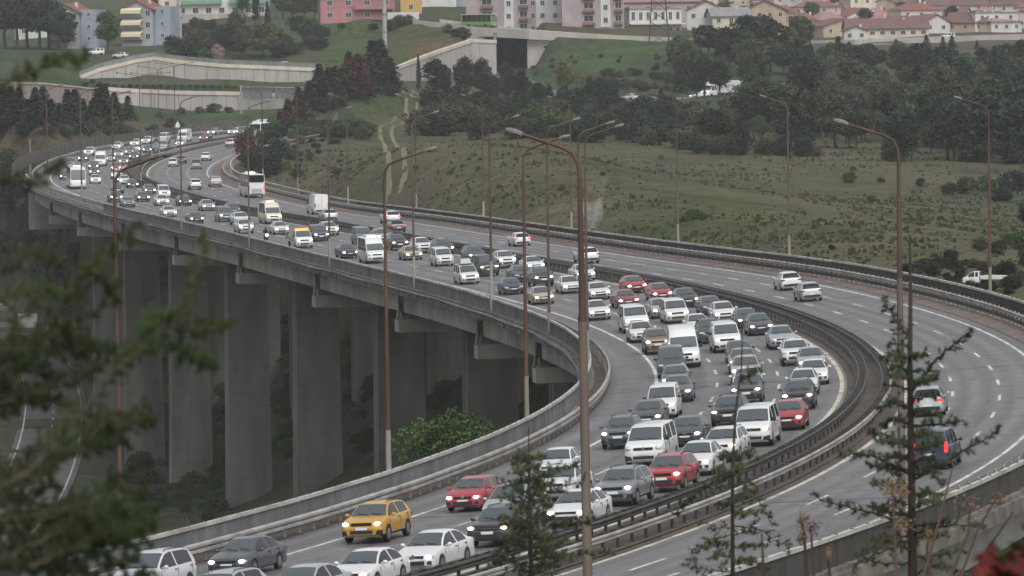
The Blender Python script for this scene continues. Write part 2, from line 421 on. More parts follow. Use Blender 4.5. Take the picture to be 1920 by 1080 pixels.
M['rust'] = nmat('rusty_brown_steel', (0.062, 0.036, 0.024), (0.105, 0.066, 0.045), 1.5, 0.8, (0.10, 0.085, 0.072), 0.4, coord='World', stretch=(1, 1, 0.15))
M['galvbrown'] = nmat('pole_brown_grey', (0.115, 0.092, 0.074), (0.17, 0.142, 0.118), 1.0, 0.7, (0.11, 0.075, 0.05), 0.3, coord='World', stretch=(1, 1, 0.2))
M['galv'] = nmat('pole_grey_steel', (0.20, 0.19, 0.17), (0.29, 0.275, 0.25), 1.0, 0.6, (0.17, 0.13, 0.10), 0.3, coord='World', stretch=(1, 1, 0.2))

def lifts(m, h):
    "formwork lift joints: a thin darker line every h metres of height"
    t = m.node_tree; N, L = t.nodes, t.links; b = N['Principled BSDF']; src = b.inputs['Base Color'].links[0].from_socket
    ge = N.new('ShaderNodeNewGeometry'); sp = N.new('ShaderNodeSeparateXYZ'); L.new(ge.outputs['Position'], sp.inputs[0])
    d = N.new('ShaderNodeMath'); d.operation = 'DIVIDE'; d.inputs[1].default_value = h; L.new(sp.outputs[2], d.inputs[0]); f = N.new('ShaderNodeMath'); f.operation = 'FRACT'; L.new(d.outputs[0], f.inputs[0])
    r = N.new('ShaderNodeValToRGB'); e = r.color_ramp.elements; e[0].position = 0.0; e[0].color = (.70, .70, .70, 1); e[1].position = .07; e[1].color = (1, 1, 1, 1); q = e.new(.97); q.color = (.94, .94, .94, 1); L.new(f.outputs[0], r.inputs[0])
    mx = N.new('ShaderNodeMixRGB'); mx.blend_type = 'MULTIPLY'; mx.inputs[0].default_value = 1; L.new(src, mx.inputs[1]); L.new(r.outputs[0], mx.inputs[2]); L.new(mx.outputs[0], b.inputs['Base Color'])
lifts(M['concdark'], 1.5)
s_a, s_b = SMIN + 1, SMAX - 1
sx = lambda n, d=0.0: (lambda s: lt(s, n, d))
# carriageways, verges
for nm, ta, tb, mt, h, ntr in (('road', sx('E1', -3.0), sx('ML', -0.25), M['asph'], 0.0, 14), ('road', sx('MR', 0.25), sx('E2', 0.9), M['asph'], 0.0, 14)):
    o = road_sheet(nm, mt, s_a, s_b, ta, tb, h, 2.0, ntr); tag(o, kind='structure')
tag(ribbon('median_strip', M['dirt'], s_a, s_b, sx('ML', -0.25), sx('MR', 0.25), 0.05), kind='structure')
tag(ribbon('verge', M['dirt'], s_a, s_b, sx('P1', 0.0), sx('E1', -2.95), 0.03), kind='structure')
tag(ribbon('verge', M['verge_brown'], s_a, s_b, sx('E2', 0.88), sx('P2', 0.0), 0.03), kind='structure')
for n_, m_ in (('YI', -1), ('YO', 1)):   # silt along the median kerbs
    tag(ribbon('verge', M['dirt'], s_a, s_b, (lambda s, n_=n_, m_=m_: lt(s, n_) - m_ * 0.30 if m_ > 0 else lt(s, n_) + 0.30), (lambda s, m_=m_: lt(s, 'ML', -0.2) if m_ < 0 else lt(s, 'MR', 0.2)), 0.004) if m_ < 0 else
        ribbon('verge', M['dirt'], s_a, s_b, sx('MR', 0.2), (lambda s: lt(s, 'YO') - 0.22), 0.004), kind='structure')
# painted lines
def line(n, d, w, mat, s0=s_a, s1=s_b):
    tag(ribbon('road_marking', mat, s0, s1, sx(n, d - w / 2), sx(n, d + w / 2), 0.008), kind='structure')
line('E1', 0, 0.22, M['white']); line('YI', 0, 0.26, M['yellow']); line('YO', 0, 0.24, M['yellow']); line('E2', 0, 0.20, M['white'])
def dashes(tf, phase):
    mb = MB(); s = s_a + phase
    while s < s_b - 6:
        rows = [[RP(q, tf(q) + 0.085, 0.008), RP(q, tf(q) - 0.085, 0.008)] for q in (s, s + 1.5, s + 3.0, s + 4.5)]
        mb.grid(rows); s += 13.5
    tag(mb.build('road_marking', M['white']), kind='structure')
for k, ph in ((1, (109 - 2.2 - s_a) % 13.5), (2, (101 - s_a) % 13.5)):
    dashes(lambda s, k=k: lt(s, 'E1') + (lt(s, 'YI') - lt(s, 'E1')) * k / 3, ph)
    dashes(lambda s, k=k: lt(s, 'YO') + (lt(s, 'E2') - lt(s, 'YO')) * k / 3, (ph + 4) % 13.5)
# expansion joints
mbj = MB()
for s in (45, 135, 226, 307, 406, 501, 595):
    for a, b in (('E1', 'ML'), ('MR', 'E2')):
        mbj.grid([[RP(s, lt(s, b, 2.2 if b == 'E2' else -0.3), .006), RP(s, lt(s, a, -2.8 if a == 'E1' else 0.3), .006)], [RP(s + .28, lt(s, b, 2.2 if b == 'E2' else -0.3), .006), RP(s + .28, lt(s, a, -2.8 if a == 'E1' else 0.3), .006)]][::1])
tag(mbj.build('expansion_joint', M['steeldark']), kind='structure')

# ------------------------------------------------------------------ guard rails
def wbeam(mb, tf, s0, s1, z0, side, step=2.0, kk=1.0):
    "W-profile beam; side = +1 faces larger t"
    prof = [(p * kk, q * kk) for p, q in ((0.0, 0.31), (0.075, 0.26), (0.075, 0.20), (0.0, 0.155), (0.075, 0.11), (0.075, 0.05), (0.0, 0.0))]
    rows = []
    for s in frange(s0, s1, step):
        t = tf(s); rows.append([RP(s, t + side * p, z0 + q) for p, q in prof] + [RP(s, t - side * 0.015 + side * p * .0, z0 + q) for p, q in ((0, 0.0), (0, 0.31 * kk))])
    if side < 0: rows = [r_[::-1] for r_ in rows]
    mb.grid(rows, closed=True)
def post_mesh(name, mat, w, d, h):
    mb = MB(); mb.box((0, 0, h / 2), (d, w, h)); return mb.mesh(name, mat)
PM_dark = post_mesh('post', M['steeldark'], 0.10, 0.14, 0.62)
PM_steel = post_mesh('post', M['galv'], 0.10, 0.14, 0.60)
def posts(parent, name, me, tf, s0, s1, step, z=0.03, cap=290):
    ss = frange(s0, s1, step)
    for s in ss[:cap]:
        o = inst(name, me, parent, RP(s, tf(s), z), heading(s))
    rest = ss[cap:]
    if rest:
        v0 = np.array([v.co for v in me.vertices]); mb = MB()
        for s in rest:
            p = RP(s, tf(s), z); a = heading(s); ca, sa = math.cos(a), math.sin(a); n = len(mb.v)
            mb.v += [(p.x + x * ca - y * sa, p.y + x * sa + y * ca, p.z + z_) for x, y, z_ in v0]
            mb.f += [tuple(n + i for i in f.vertices) for f in me.polygons]; mb.m += [0] * len(me.polygons)
        o = mb.build(name, me.materials[0], parent); o['kind'] = 'stuff'
SV = -20.0
# inner (valley side) steel W-beam
g = thing('guard_rail', 'pale corrugated steel crash barrier along the inbound shoulder beside the grey parapet', 'crash barrier')
mb = MB(); wbeam(mb, sx('G1', 0.0), -60, SMAX - 2, 0.34, +1, kk=1.55); mb.build('rail', M['steel'], g, 50)
posts(g, 'post', PM_steel, sx('G1', -0.10), -45, 700, 2.0)
# outer W-beam, two beams high
g = thing('guard_rail', 'double height pale steel crash barrier along the outer edge beside the field', 'crash barrier')
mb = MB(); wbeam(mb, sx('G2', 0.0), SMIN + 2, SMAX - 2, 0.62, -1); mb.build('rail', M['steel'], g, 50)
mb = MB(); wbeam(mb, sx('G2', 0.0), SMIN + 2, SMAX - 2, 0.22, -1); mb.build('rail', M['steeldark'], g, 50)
posts(g, 'post', post_mesh('post', M['steel'], 0.10, 0.14, 0.95), sx('G2', 0.10), -60, 760, 2.0)
# median barriers: two dark ladder-like double rails on posts (far side pale)
def median_rail(nm, side, label, pale):
    g = thing('guard_rail', label, 'crash barrier')
    for k, (d, mt) in enumerate(((0.0, M['steeldark'] if not pale else M['steel']), (-side * 0.42, M['steeldark']))):
        mb = MB(); wbeam(mb, sx(nm, d), s_a, s_b, 0.46, side if k == 0 else -side); mb.build('rail', mt, g, 50)
    mb = MB(); mb.box((0, 0, 0.65), (0.10, 0.36, 0.06)); cross = mb.mesh('spacer', M['steeldark'])
    posts(g, 'post', PM_dark, sx(nm, -side * 0.21), -58, 760, 2.0, z=0.04)
    posts(g, 'spacer', cross, sx(nm, -side * 0.21), -58, 330, 1.35, z=0.12)
median_rail('ML', -1, 'dark ladder like steel barrier on the inbound side of the median', False)
median_rail('MR', 1, 'dark ladder like steel barrier on the outbound side of the median', True)

# ------------------------------------------------------------------ bridge parapets (panels, posts, hand rail)
def parapet(nm, side, s0, s1, label, hgt=1.28, pm=None):
    pm = pm or M['parapet']
    g = thing('parapet', label, 'parapet')
    L_ = 2.0
    mbp = MB(); mbp.box((0, 0, 0.56), (L_ - 0.07, 0.035, 0.98))
    for k in range(9): mbp.box((-L_ / 2 + 0.2 + k * 0.2, 0, 0.56), (0.06, 0.06, 0.97))
    pme = mbp.mesh('panel', pm)
    mbq = MB(); mbq.box((0, 0, 0.62), (0.10, 0.12, 1.20)); qme = mbq.mesh('post', pm)
    rows = []
    mb = MB()
    for s in frange(s0, s1, 2.0):
        t = lt(s, nm); rows.append([RP(s, t - .09, hgt - .10), RP(s, t + .09, hgt - .10), RP(s, t + .09, hgt + .06), RP(s, t - .09, hgt + .06)])
    mb.grid(rows, closed=True); mb.build('hand_rail', M['railpale'], g)
    ss = frange(s0, s1, L_); n = 0; far_p, far_q = MB(), MB()
    for a, b in zip(ss, ss[1:]):
        pa, pb = RP(a, lt(a, nm), 0.15), RP(b, lt(b, nm), 0.15); d = pb - pa
        if n < 285:
            o = inst('panel', pme, g, (pa + pb) / 2); o.rotation_euler = (0, -math.asin(d.z / d.length), math.atan2(d.y, d.x)); o.scale = (d.length / L_, 1, 1)
            o = inst('post', qme, g, pa, math.atan2(d.y, d.x))
        n += 1
    # concrete upstand under the parapet
    mb = MB(); rows = []
    for s in frange(s0, s1, 2.0):
        t = lt(s, nm); rows.append([RP(s, t + a_, h_) for a_, h_ in ((-.28, -.32), (.28, -.32), (.28, .17), (-.28, .17))])
    mb.grid(rows, closed=True); mb.build('kerb', M['concstain'], g)
    return g
S_ABUT = 648.0
parapet('P1', -1, -58, S_ABUT + 8, 'grey panelled bridge parapet with pale hand rail along the valley side')
parapet('P2', 1, -66, 790, 'dark panelled bridge parapet with thin hand rail along the outer edge by the field', pm=M['parapet_dark'])

# ------------------------------------------------------------------ viaduct deck: slab, edge beam, girder face, pipes, piers with caps
vd = thing('viaduct', 'long curved concrete motorway viaduct on tall wall piers crossing the valley', 'viaduct')
def sweep(name, mat, s0, s1, prof, parent, smooth=None, step=2.0):
    mb = MB(); rows = [[RP(s, t, h) for t, h in prof(s)] for s in frange(s0, s1, step)]
    mb.grid(rows, closed=True); k = len(prof(s0))
    mb.f.append(tuple(range(k))); mb.m.append(0); n = len(mb.v); mb.f.append(tuple(range(n - 1, n - 1 - k, -1))); mb.m.append(0)
    return mb.build(name, mat, parent, smooth)
def deck(s0, s1):
    l = lambda s: lt(s, 'P1')
    r = lambda s: lt(s, 'P2')
    # inbound deck
    sweep('deck_slab', M['concdark'], s0, s1, lambda s: [(l(s) + .1, -.04), (lt(s, 'ML', .6), -.04), (lt(s, 'ML', .6), -.34), (l(s) + .1, -.34)][::-1], vd)
    sweep('deck_slab', M['concdark'], s0, s1, lambda s: [(lt(s, 'ML', .9), -.04), (r(s) - .1, -.04), (r(s) - .1, -.34), (lt(s, 'ML', .9), -.34)][::-1], vd)
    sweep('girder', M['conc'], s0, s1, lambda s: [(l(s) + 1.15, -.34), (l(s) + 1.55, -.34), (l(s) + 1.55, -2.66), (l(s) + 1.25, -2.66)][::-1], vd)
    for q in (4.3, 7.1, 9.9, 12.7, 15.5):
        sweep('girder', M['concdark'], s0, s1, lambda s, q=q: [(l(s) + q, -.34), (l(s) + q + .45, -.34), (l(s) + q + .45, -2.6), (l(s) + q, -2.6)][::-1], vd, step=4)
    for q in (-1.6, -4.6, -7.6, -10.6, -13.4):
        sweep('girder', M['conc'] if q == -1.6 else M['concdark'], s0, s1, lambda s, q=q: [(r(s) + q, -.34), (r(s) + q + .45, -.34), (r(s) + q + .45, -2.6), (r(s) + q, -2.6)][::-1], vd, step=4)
deck(-64, S_ABUT)
# edge beam blocks on both outer edges, then the service pipe
for nm, side in (('P1', -1), ('P2', 1)):
    sweep('edge_beam', M['concstain'], -64, S_ABUT, lambda s, nm=nm, side=side: sorted([(lt(s, nm) + side * .42, -.62), (lt(s, nm) - side * .10, -.62)])[::-1] + sorted([(lt(s, nm) + side * .42, -.02), (lt(s, nm) - side * .10, -.02)]), vd)
blk = MB(); blk.box((0, 0, 0), (0.85, 0.10, 0.52)); blk_me = blk.mesh('edge_block', M['concstain'])
k = 0
for s in frange(40, 640, 2.0):
    if k < 290: inst('edge_block', blk_me, vd, RP(s, lt(s, 'P1', -.46), -.33), heading(s))
    k += 1
pipe = MB(); pipe.tube([RP(s, lt(s, 'P1', -.66), -.02 + .05 * math.sin(s * .21)) for s in frange(-60, S_ABUT, 3)], 0.13, 6)
pipe.build('service_pipe', nmat('blue_grey_pipe', (0.05, 0.065, 0.10), (0.10, 0.115, 0.15), 1.0, 0.6, (0.15, 0.14, 0.13), 0.3, coord='World'), vd, 60)
# piers
def pier(s, base_z):
    z = RP(s, -9.5)[2]
    
    p = RP(s, lt(s, 'P1')); a = heading(s); w_ov, w_p, th = 7.2, 4.75, 2.6
    def P(t, l_, zz):    # t from the deck edge, l along the road
        b = RP(s, lt(s, 'P1') + t); T = at(s)[1]
        return Vector((b.x + T[0] * l_, b.y + T[1] * l_, zz))
    T = at(s)[1]
    cb = MB()
    cz = [RP(s, lt(s, 'P1') + t)[2] - 3.35 for t in (0.7, 15.6)]
    cb.hexa([P(.7, -1.2, cz[0] - 1.2), P(15.6, -1.2, cz[1] - 1.9), P(15.6, 1.2, cz[1] - 1.9), P(.7, 1.2, cz[0] - 1.2),
             P(.7, -1.2, cz[0]), P(15.6, -1.2, cz[1]), P(15.6, 1.2, cz[1]), P(.7, 1.2, cz[0])])
    cb.build('pier_cap', M['conc'], vd)
    col = MB(); t0, t1 = w_ov, w_ov + w_p; zt = cz[0] - 1.15
    prof = []
    fl = 0.012 * (zt - base_z)
    for tt, dx in ((0, 0), (1, fl)):
        zz = zt if tt == 0 else base_z
        g_ = 0.22
        prof.append([P(t0 - dx, -th / 2 - dx * .4, zz), P(t1 + dx, -th / 2 - dx * .4, zz), P(t1 + dx, th / 2, zz), P(t0 - dx, th / 2, zz), P(t0 - dx, .35, zz), P(t0 - dx + g_, .25, zz), P(t0 - dx + g_, -.25, zz), P(t0 - dx, -.35, zz)])
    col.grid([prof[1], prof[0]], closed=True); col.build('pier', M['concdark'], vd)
    # second column for the outbound deck
    c2 = MB(); o = lt(s, 'P2') - lt(s, 'P1')
    q0, q1 = o - 9.7, o - 4.2
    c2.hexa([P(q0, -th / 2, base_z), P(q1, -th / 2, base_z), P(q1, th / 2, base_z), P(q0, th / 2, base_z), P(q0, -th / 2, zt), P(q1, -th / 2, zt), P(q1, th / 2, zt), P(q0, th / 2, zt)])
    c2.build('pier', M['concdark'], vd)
    c3 = MB(); za = RP(s, lt(s, 'P2'))[2] - 3.35
    c3.hexa([P(o - 15, -1.2, za - 2.1), P(o - .8, -1.2, za - 2.0), P(o - .8, 1.2, za - 2.0), P(o - 15, 1.2, za - 2.1), P(o - 15, -1.2, za), P(o - .8, -1.2, za), P(o - .8, 1.2, za), P(o - 15, 1.2, za)])
    c3.build('pier_cap', M['conc'], vd)
    for t_, n_ in ((1.4, 'bearing_block'), (4.5, 'bearing_block'), (7.3, 'bearing_block'), (10.1, 'bearing_block'), (12.9, 'bearing_block')):
        bb = MB(); bb.hexa([P(t_ - .3, -.8, cz[0] - .2), P(t_ + .4, -.8, cz[0] - .2), P(t_ + .4, .8, cz[0] - .2), P(t_ - .3, .8, cz[0] - .2), P(t_ - .3, -.8, cz[0] + .72), P(t_ + .4, -.8, cz[0] + .72), P(t_ + .4, .8, cz[0] + .72), P(t_ - .3, .8, cz[0] + .72)]); bb.build(n_, M['concdark'], vd)
    # expansion joint of the girders with its slanting down pipe and pair of hangers
    j = MB()
    for l_ in (-.75, .75):
        j.hexa([P(1.10, l_ - .22, z - 3.4), P(1.22, l_ - .22, z - 3.4), P(1.22, l_ + .22, z - 3.4), P(1.10, l_ + .22, z - 3.4), P(1.0, l_ - .22, z - .6), P(1.12, l_ - .22, z - .6), P(1.12, l_ + .22, z - .6), P(1.0, l_ + .22, z - .6)])
    j.build('girder_joint', M['steeldark'], vd)
    d = MB(); d.tube([P(.92, .2, cz[0] + 1.9), P(.86, -.2, cz[0] + 1.0), P(.55, -1.3, cz[0] + .1)], 0.13, 6); d.build('down_pipe', M['galv'], vd, 60)

# ------------------------------------------------------------------ terrain (one sheet): thin-plate surface through surveyed points
G_, B_, O_, SO, DK, BR, HI = (0.062, 0.078, 0.028), (0.040, 0.068, 0.028), (0.098, 0.095, 0.052), (0.150, 0.085, 0.055), (0.056, 0.072, 0.036), (0.085, 0.070, 0.048), (0.052, 0.095, 0.030)
CP = [  # photo pixel, distance -> point on the ground, colour of what grows there
 (560, 352, 560, O_), (640, 365, 500, O_), (800, 385, 450, O_), (1000, 412, 415, O_), (1280, 452, 385, G_), (1600, 492, 335, O_), (1850, 540, 305, O_), (1990, 575, 290, O_),
 (700, 300, 590, O_), (1000, 320, 545, O_), (1300, 350, 500, G_), (1600, 385, 450, O_), (1850, 430, 400, O_), (2100, 500, 370, O_),
 (660, 240, 680, O_), (760, 232, 690, O_), (1000, 262, 660, O_), (1280, 287, 620, O_), (1500, 295, 600, O_), (1700, 335, 560, O_), (1900, 380, 510, DK), (2100, 400, 500, DK),
 (740, 172, 735, G_), (620, 196, 700, DK), (560, 224, 690, DK), (520, 258, 670, DK), (680, 184, 715, DK), (500, 300, 640, DK),
 (1000, 200, 745, DK), (1200, 196, 745, DK), (1330, 186, 745, DK), (1500, 205, 730, DK), (1700, 235, 690, DK), (1900, 260, 650, DK),
 (860, 175, 790, BR), (940, 150, 830, BR),
 (1040, 150, 815, B_), (1200, 125, 830, B_), (1290, 120, 835, B_), (1150, 98, 850, HI), (1250, 82, 862, HI), (1330, 84, 862, HI), (1000, 138, 838, HI),
 (1500, 120, 860, DK), (1700, 125, 860, DK), (1900, 120, 860, DK), (1600, 92, 960, BR), (1900, 84, 960, BR),
 (1450, 72, 1080, BR), (1700, 58, 1120, BR), (1900, 56, 1130, BR), (1500, 30, 1400, BR), (1850, 28, 1420, BR), (1700, -10, 1900, G_), (1000, -30, 1900, G_), (300, -30, 1900, G_), (1300, 40, 1100, BR),
 (900, 48, 905, B_), (1100, 60, 900, BR), (1300, 70, 895, BR), (760, 50, 920, B_), (680, 47, 930, G_), (600, 60, 925, HI),
 (740, 95, 870, G_), (650, 130, 850, G_), (820, 75, 880, G_), (820, 80, 872, SO), (860, 110, 850, G_), (560, 90, 880, G_), (650, 95, 865, HI),
 (430, 60, 930, DK), (450, 30, 980, DK), (300, 45, 1000, DK), (120, 95, 885, DK), (250, 104, 868, DK), (320, 100, 872, DK), (500, 112, 862, DK), (580, 120, 858, DK),
 (60, 100, 870, B_), (60, 140, 800, B_), (120, 130, 815, B_), (180, 192, 770, G_), (230, 170, 818, B_), (330, 170, 820, B_), (430, 174, 818, B_), (540, 180, 812, B_), (600, 186, 808, DK), (160, 156, 825, B_), (20, 95, 885, B_), (-150, 110, 850, B_), (-150, 180, 700, DK),
 (60, 205, 715, DK), (150, 215, 715, DK), (230, 218, 735, B_), (350, 211, 780, B_), (500, 207, 780, B_), (260, 213, 775, B_), (420, 215, 760, HI),
 (60, 262, 650, BR), (150, 258, 660, BR), (250, 250, 690, BR), (350, 240, 720, BR), (20, 310, 610, DK), (-100, 300, 610, DK),
 (100, 450, 620, DK), (30, 400, 610, DK), (-100, 450, 600, DK), (60, 560, 625, B_), (-80, 560, 610, DK), (190, 585, 575, SO), (170, 680, 560, DK), (120, 660, 590, BR),
 (230, 620, 560, DK), (340, 765, 520, B_), (370, 820, 490, B_), (280, 700, 545, DK), (250, 900, 455, DK), (400, 900, 440, B_), (390, 740, 525, SO),
 (60, 700, 585, DK), (100, 800, 510, DK), (20, 900, 440, DK), (-80, 800, 500, DK), (60, 1000, 395, DK), (250, 1000, 390, DK), (-100, 1000, 390, DK),
 (530, 620, 480, BR), (530, 730, 470, BR), (680, 640, 430, G_), (680, 720, 420, BR), (680, 800, 395, DK), (820, 640, 400, G_), (830, 740, 380, G_), (1000, 690, 360, G_), (540, 880, 420, DK),
 (500, 1000, 360, DK), (700, 960, 350, DK), (900, 880, 330, DK), (1050, 760, 310, DK),
]
EX = [  # X, Y, Z: the camera's own hillside and the parts of the valley outside the frame
 (0, 3, -2.6), (-6, 10, -4.2), (6, 10, -4.2), (0, 20, -6.2), (-15, 22, -6.5), (15, 22, -6.5), (0, 45, -14), (-30, 45, -15), (30, 45, -14), (0, 75, -30), (-50, 80, -34), (45, 80, -27), (0, 105, -44), (-60, 120, -50), (60, 120, -34),
 (0, 140, -50), (-70, 180, -56), (0, 180, -55), (60, 180, -36), (-90, 260, -58), (-20, 260, -54), (30, 240, -44), (80, 240, -25), (70, 280, -24), (-130, 350, -58), (-140, 600, -50), (-170, 800, -20), (220, 800, -16), (110, 330, -23), (160, 500, -22)]
pts, cols = [], []
for px, py, d, c in CP:
    p = U(px, py, d); pts.append((p.x, p.y, p.z)); cols.append(c)
for p in EX:
    pts.append((p[0], p[1] * (KD if p[1] > 90 else 1.0), p[2])); cols.append(DK if p[1] < 320 else G_)
pts = np.array(pts); cols = np.array(cols)
def ab(X, Y): return np.stack([X / np.maximum(Y, 30) * 9.8, np.log(np.maximum(Y, 3) / 908.0) * 2.6], -1)
def phi(r2): return 0.5 * r2 * np.log(r2 + 1e-9)
Q = ab(pts[:, 0], pts[:, 1]); n_ = len(Q)
K = phi(((Q[:, None] - Q[None]) ** 2).sum(-1)) + np.eye(n_) * 0.004
Pm = np.hstack([np.ones((n_, 1)), Q]); A_ = np.zeros((n_ + 3, n_ + 3)); A_[:n_, :n_] = K; A_[:n_, n_:] = Pm; A_[n_:, :n_] = Pm.T
TW = np.linalg.solve(A_, np.r_[pts[:, 2], 0, 0, 0])
def tps(X, Y):
    q = ab(np.asarray(X, float), np.asarray(Y, float)); sh = q.shape[:-1]; q = q.reshape(-1, 2); out = np.empty(len(q))
    for i in range(0, len(q), 4000):
        c = q[i:i + 4000]
        out[i:i + 4000] = phi(((c[:, None] - Q[None]) ** 2).sum(-1)) @ TW[:n_] + TW[n_] + c @ TW[n_ + 1:]
    return out.reshape(sh)
def road_st(X, Y):
    X = np.asarray(X, float).ravel(); Y = np.asarray(Y, float).ravel(); s = np.empty(len(X)); t = np.empty(len(X))
    C_ = RD[::3, :2]
    for i in range(0, len(X), 4000):
        d = (X[i:i + 4000, None] - C_[None, :, 0]) ** 2 + (Y[i:i + 4000, None] - C_[None, :, 1]) ** 2
        k = d.argmin(1) * 3; dx = X[i:i + 4000] - RD[k, 0]; dy = Y[i:i + 4000] - RD[k, 1]
        t[i:i + 4000] = dx * RN[k, 0] + dy * RN[k, 1]; s[i:i + 4000] = SS[k]
    return s, t
CARVE = []      # extra roads: (polyline of (x,y,z), half width)
def smooth01(x): x = np.clip(x, 0, 1); return x * x * (3 - 2 * x)
def ground_arr(X, Y):
    X = np.asarray(X, float); Y = np.asarray(Y, float); sh = X.shape; z = tps(X, Y).ravel(); X = X.ravel(); Y = Y.ravel()
    s, t = road_st(X, Y); k = np.clip((s - S0).astype(int), 0, len(RD) - 1)
    w0, w1, w2 = RD[k, 4], RD[k, 5], RD[k, 6]
    tl, tr = OFF['P1'] + w1, OFF['P2'] + w0 + w2
    dk = RD[k, 2] + RD[k, 3] * np.clip(t, tl, tr)
    out = np.maximum(np.maximum(tl - t, t - tr), 0)
    far = ((Y - RD[k, 1]) ** 2 + (X - RD[k, 0]) ** 2) > 90 ** 2
    out = np.where(far, 200, out)
    # viaduct: keep clear under the deck
    lim = dk - 5.0 + np.where(t > 0, out * 1.2, out * 0.2)
    fade = smooth01((s - (S_ABUT - 50)) / 50)
    zc = np.where(out < 40, np.minimum(z, lim), z)
    z1 = zc * (1 - fade) + z * fade
    # beyond the abutment the road lies on the ground
    wgt = 1 - smooth01(out / 14.0)
    wgt = wgt * smooth01((s - (S_ABUT - 6)) / 10)
    z = z1 * (1 - wgt) + (dk - 0.22) * wgt
    for line_, hw in CARVE:
        L2 = np.array(line_); best = np.full(len(X), 1e9); zz = np.zeros(len(X))
        for a, b in zip(L2, L2[1:]):
            ab_ = b[:2] - a[:2]; u = np.clip(((X - a[0]) * ab_[0] + (Y - a[1]) * ab_[1]) / (ab_ @ ab_), 0, 1)
            d = np.hypot(X - a[0] - ab_[0] * u, Y - a[1] - ab_[1] * u); m = d < best
            best[m] = d[m]; zz[m] = (a[2] + (b[2] - a[2]) * u)[m]
        wg = 1 - smooth01((best - hw) / (hw * 1.5 + 2)); z = z * (1 - wg) + (zz - 0.15) * wg
    return z.reshape(sh)
def ground(X, Y): return float(ground_arr(np.array([X]), np.array([Y]))[0])
def gpt(px, Y, dz=0.0):
    "point on the ground below photo column px at distance Y"
    p = U(px, 100, Y); return Vector((p.x, p.y, ground(p.x, p.y) + dz))
def rd_line(pl): return [tuple(U(*q)) for q in pl]
# valley road on the left, background roads
VALLEY = rd_line([(-60, 560, 655), (20, 610, 635), (70, 660, 600), (98, 740, 545), (92, 830, 490), (50, 930, 425), (-20, 1010, 385), (-120, 1100, 350)])
CARVE.append((VALLEY, 5.5))
TOPROAD = rd_line([(700, 36, 905), (800, 42, 895), (910, 55, 885), (1000, 62, 880), (1150, 71, 880), (1310, 78, 880), (1420, 80, 890)])
CARVE.append((TOPROAD, 4.5))
LOWROAD = rd_line([(930, 112, 930), (945, 128, 895), (953, 138, 880), (985, 160, 820), (1060, 180, 780), (1200, 190, 760), (1330, 184, 765), (1500, 178, 790), (1620, 150, 850)])
CARVE.append((LOWROAD, 4.5))
FARROAD = rd_line([(1500, 82, 1010), (1620, 80, 1000), (1760, 74, 1000), (1960, 68, 1000), (2100, 66, 1000)])
CARVE.append((FARROAD, 9))
RAMP = rd_line([(150, 142, 855), (230, 112, 862), (300, 104, 866), (420, 114, 862), (520, 122, 858), (610, 128, 856)])
CARVE.append((RAMP, 4.5))
# ground at the foot of the retaining walls
for pl, hw in (([(140, 162, 838), (255, 163, 842), (330, 165, 843), (420, 168, 840), (520, 172, 838), (615, 178, 836)], 6), ([(190, 214, 805), (330, 212, 803), (450, 210, 799), (545, 206, 793)], 8), ([(-80, 212, 732), (0, 213, 734), (80, 213, 738), (190, 214, 744)], 5),
               ([(740, 152, 826), (775, 158, 836), (800, 163, 844), (840, 163, 854), (885, 160, 862), (930, 152, 868)], 5), ([(985, 128, 868), (1060, 110, 868), (1130, 99, 868), (1215, 86, 868)], 4)):
    CARVE.append((rd_line(pl), hw))
# sheet
ny, nx = 330, 300
Ys = np.exp(np.linspace(np.log(2.0), np.log(5200.0), ny))
Ys = np.unique(np.concatenate([Ys[Ys < 100], np.linspace(100, 1400, 250), np.exp(np.linspace(np.log(1406), np.log(4600), 60))]))
ny = len(Ys); aa = np.linspace(-1, 1, nx); aa = np.sign(aa) * (np.abs(aa) * 0.75 + 0.25 * np.abs(aa) ** 3)
XX = aa[None, :] * (Ys[:, None] * 0.165 + 50); YY = np.repeat(Ys[:, None], nx, 1)
ZZ = ground_arr(XX, YY)
rng = np.random.default_rng(5)
bumpz = (np.sin(XX * .31 + YY * .17) + np.sin(XX * .13 - YY * .29 + 1.3)) * 0.12
s_, t_ = road_st(XX, YY); near_road = (np.abs(t_) < 24).reshape(XX.shape)
ZZ = ZZ + np.where(near_road, 0, bumpz)
vb = np.stack([XX, YY, ZZ], -1).reshape(-1, 3)
me = bpy.data.meshes.new('ground')
idx = np.arange(ny * nx).reshape(ny, nx)
fc = np.stack([idx[:-1, :-1], idx[:-1, 1:], idx[1:, 1:], idx[1:, :-1]], -1).reshape(-1, 4)
me.from_pydata(vb.tolist(), [], fc.tolist())
me.polygons.foreach_set('use_smooth', [True] * len(me.polygons))
qv = ab(vb[:, 0], vb[:, 1]); cv = np.empty((len(vb), 3))
for i in range(0, len(vb), 4000):
    w = 1 / ((((qv[i:i + 4000, None] - Q[None]) ** 2).sum(-1)) + 2e-4) ** 1.7
    cv[i:i + 4000] = (w @ cols) / w.sum(1)[:, None]
ca_ = me.color_attributes.new('cover', 'FLOAT_COLOR', 'POINT')
ca_.data.foreach_set('color', np.hstack([cv, np.ones((len(vb), 1))]).astype(np.float32).ravel())
gm, gt, gb = new_mat('ground_cover'); N = gt.nodes; L = gt.links
va = N.new('ShaderNodeAttribute'); va.attribute_name = 'cover'
ge = N.new('ShaderNodeNewGeometry')
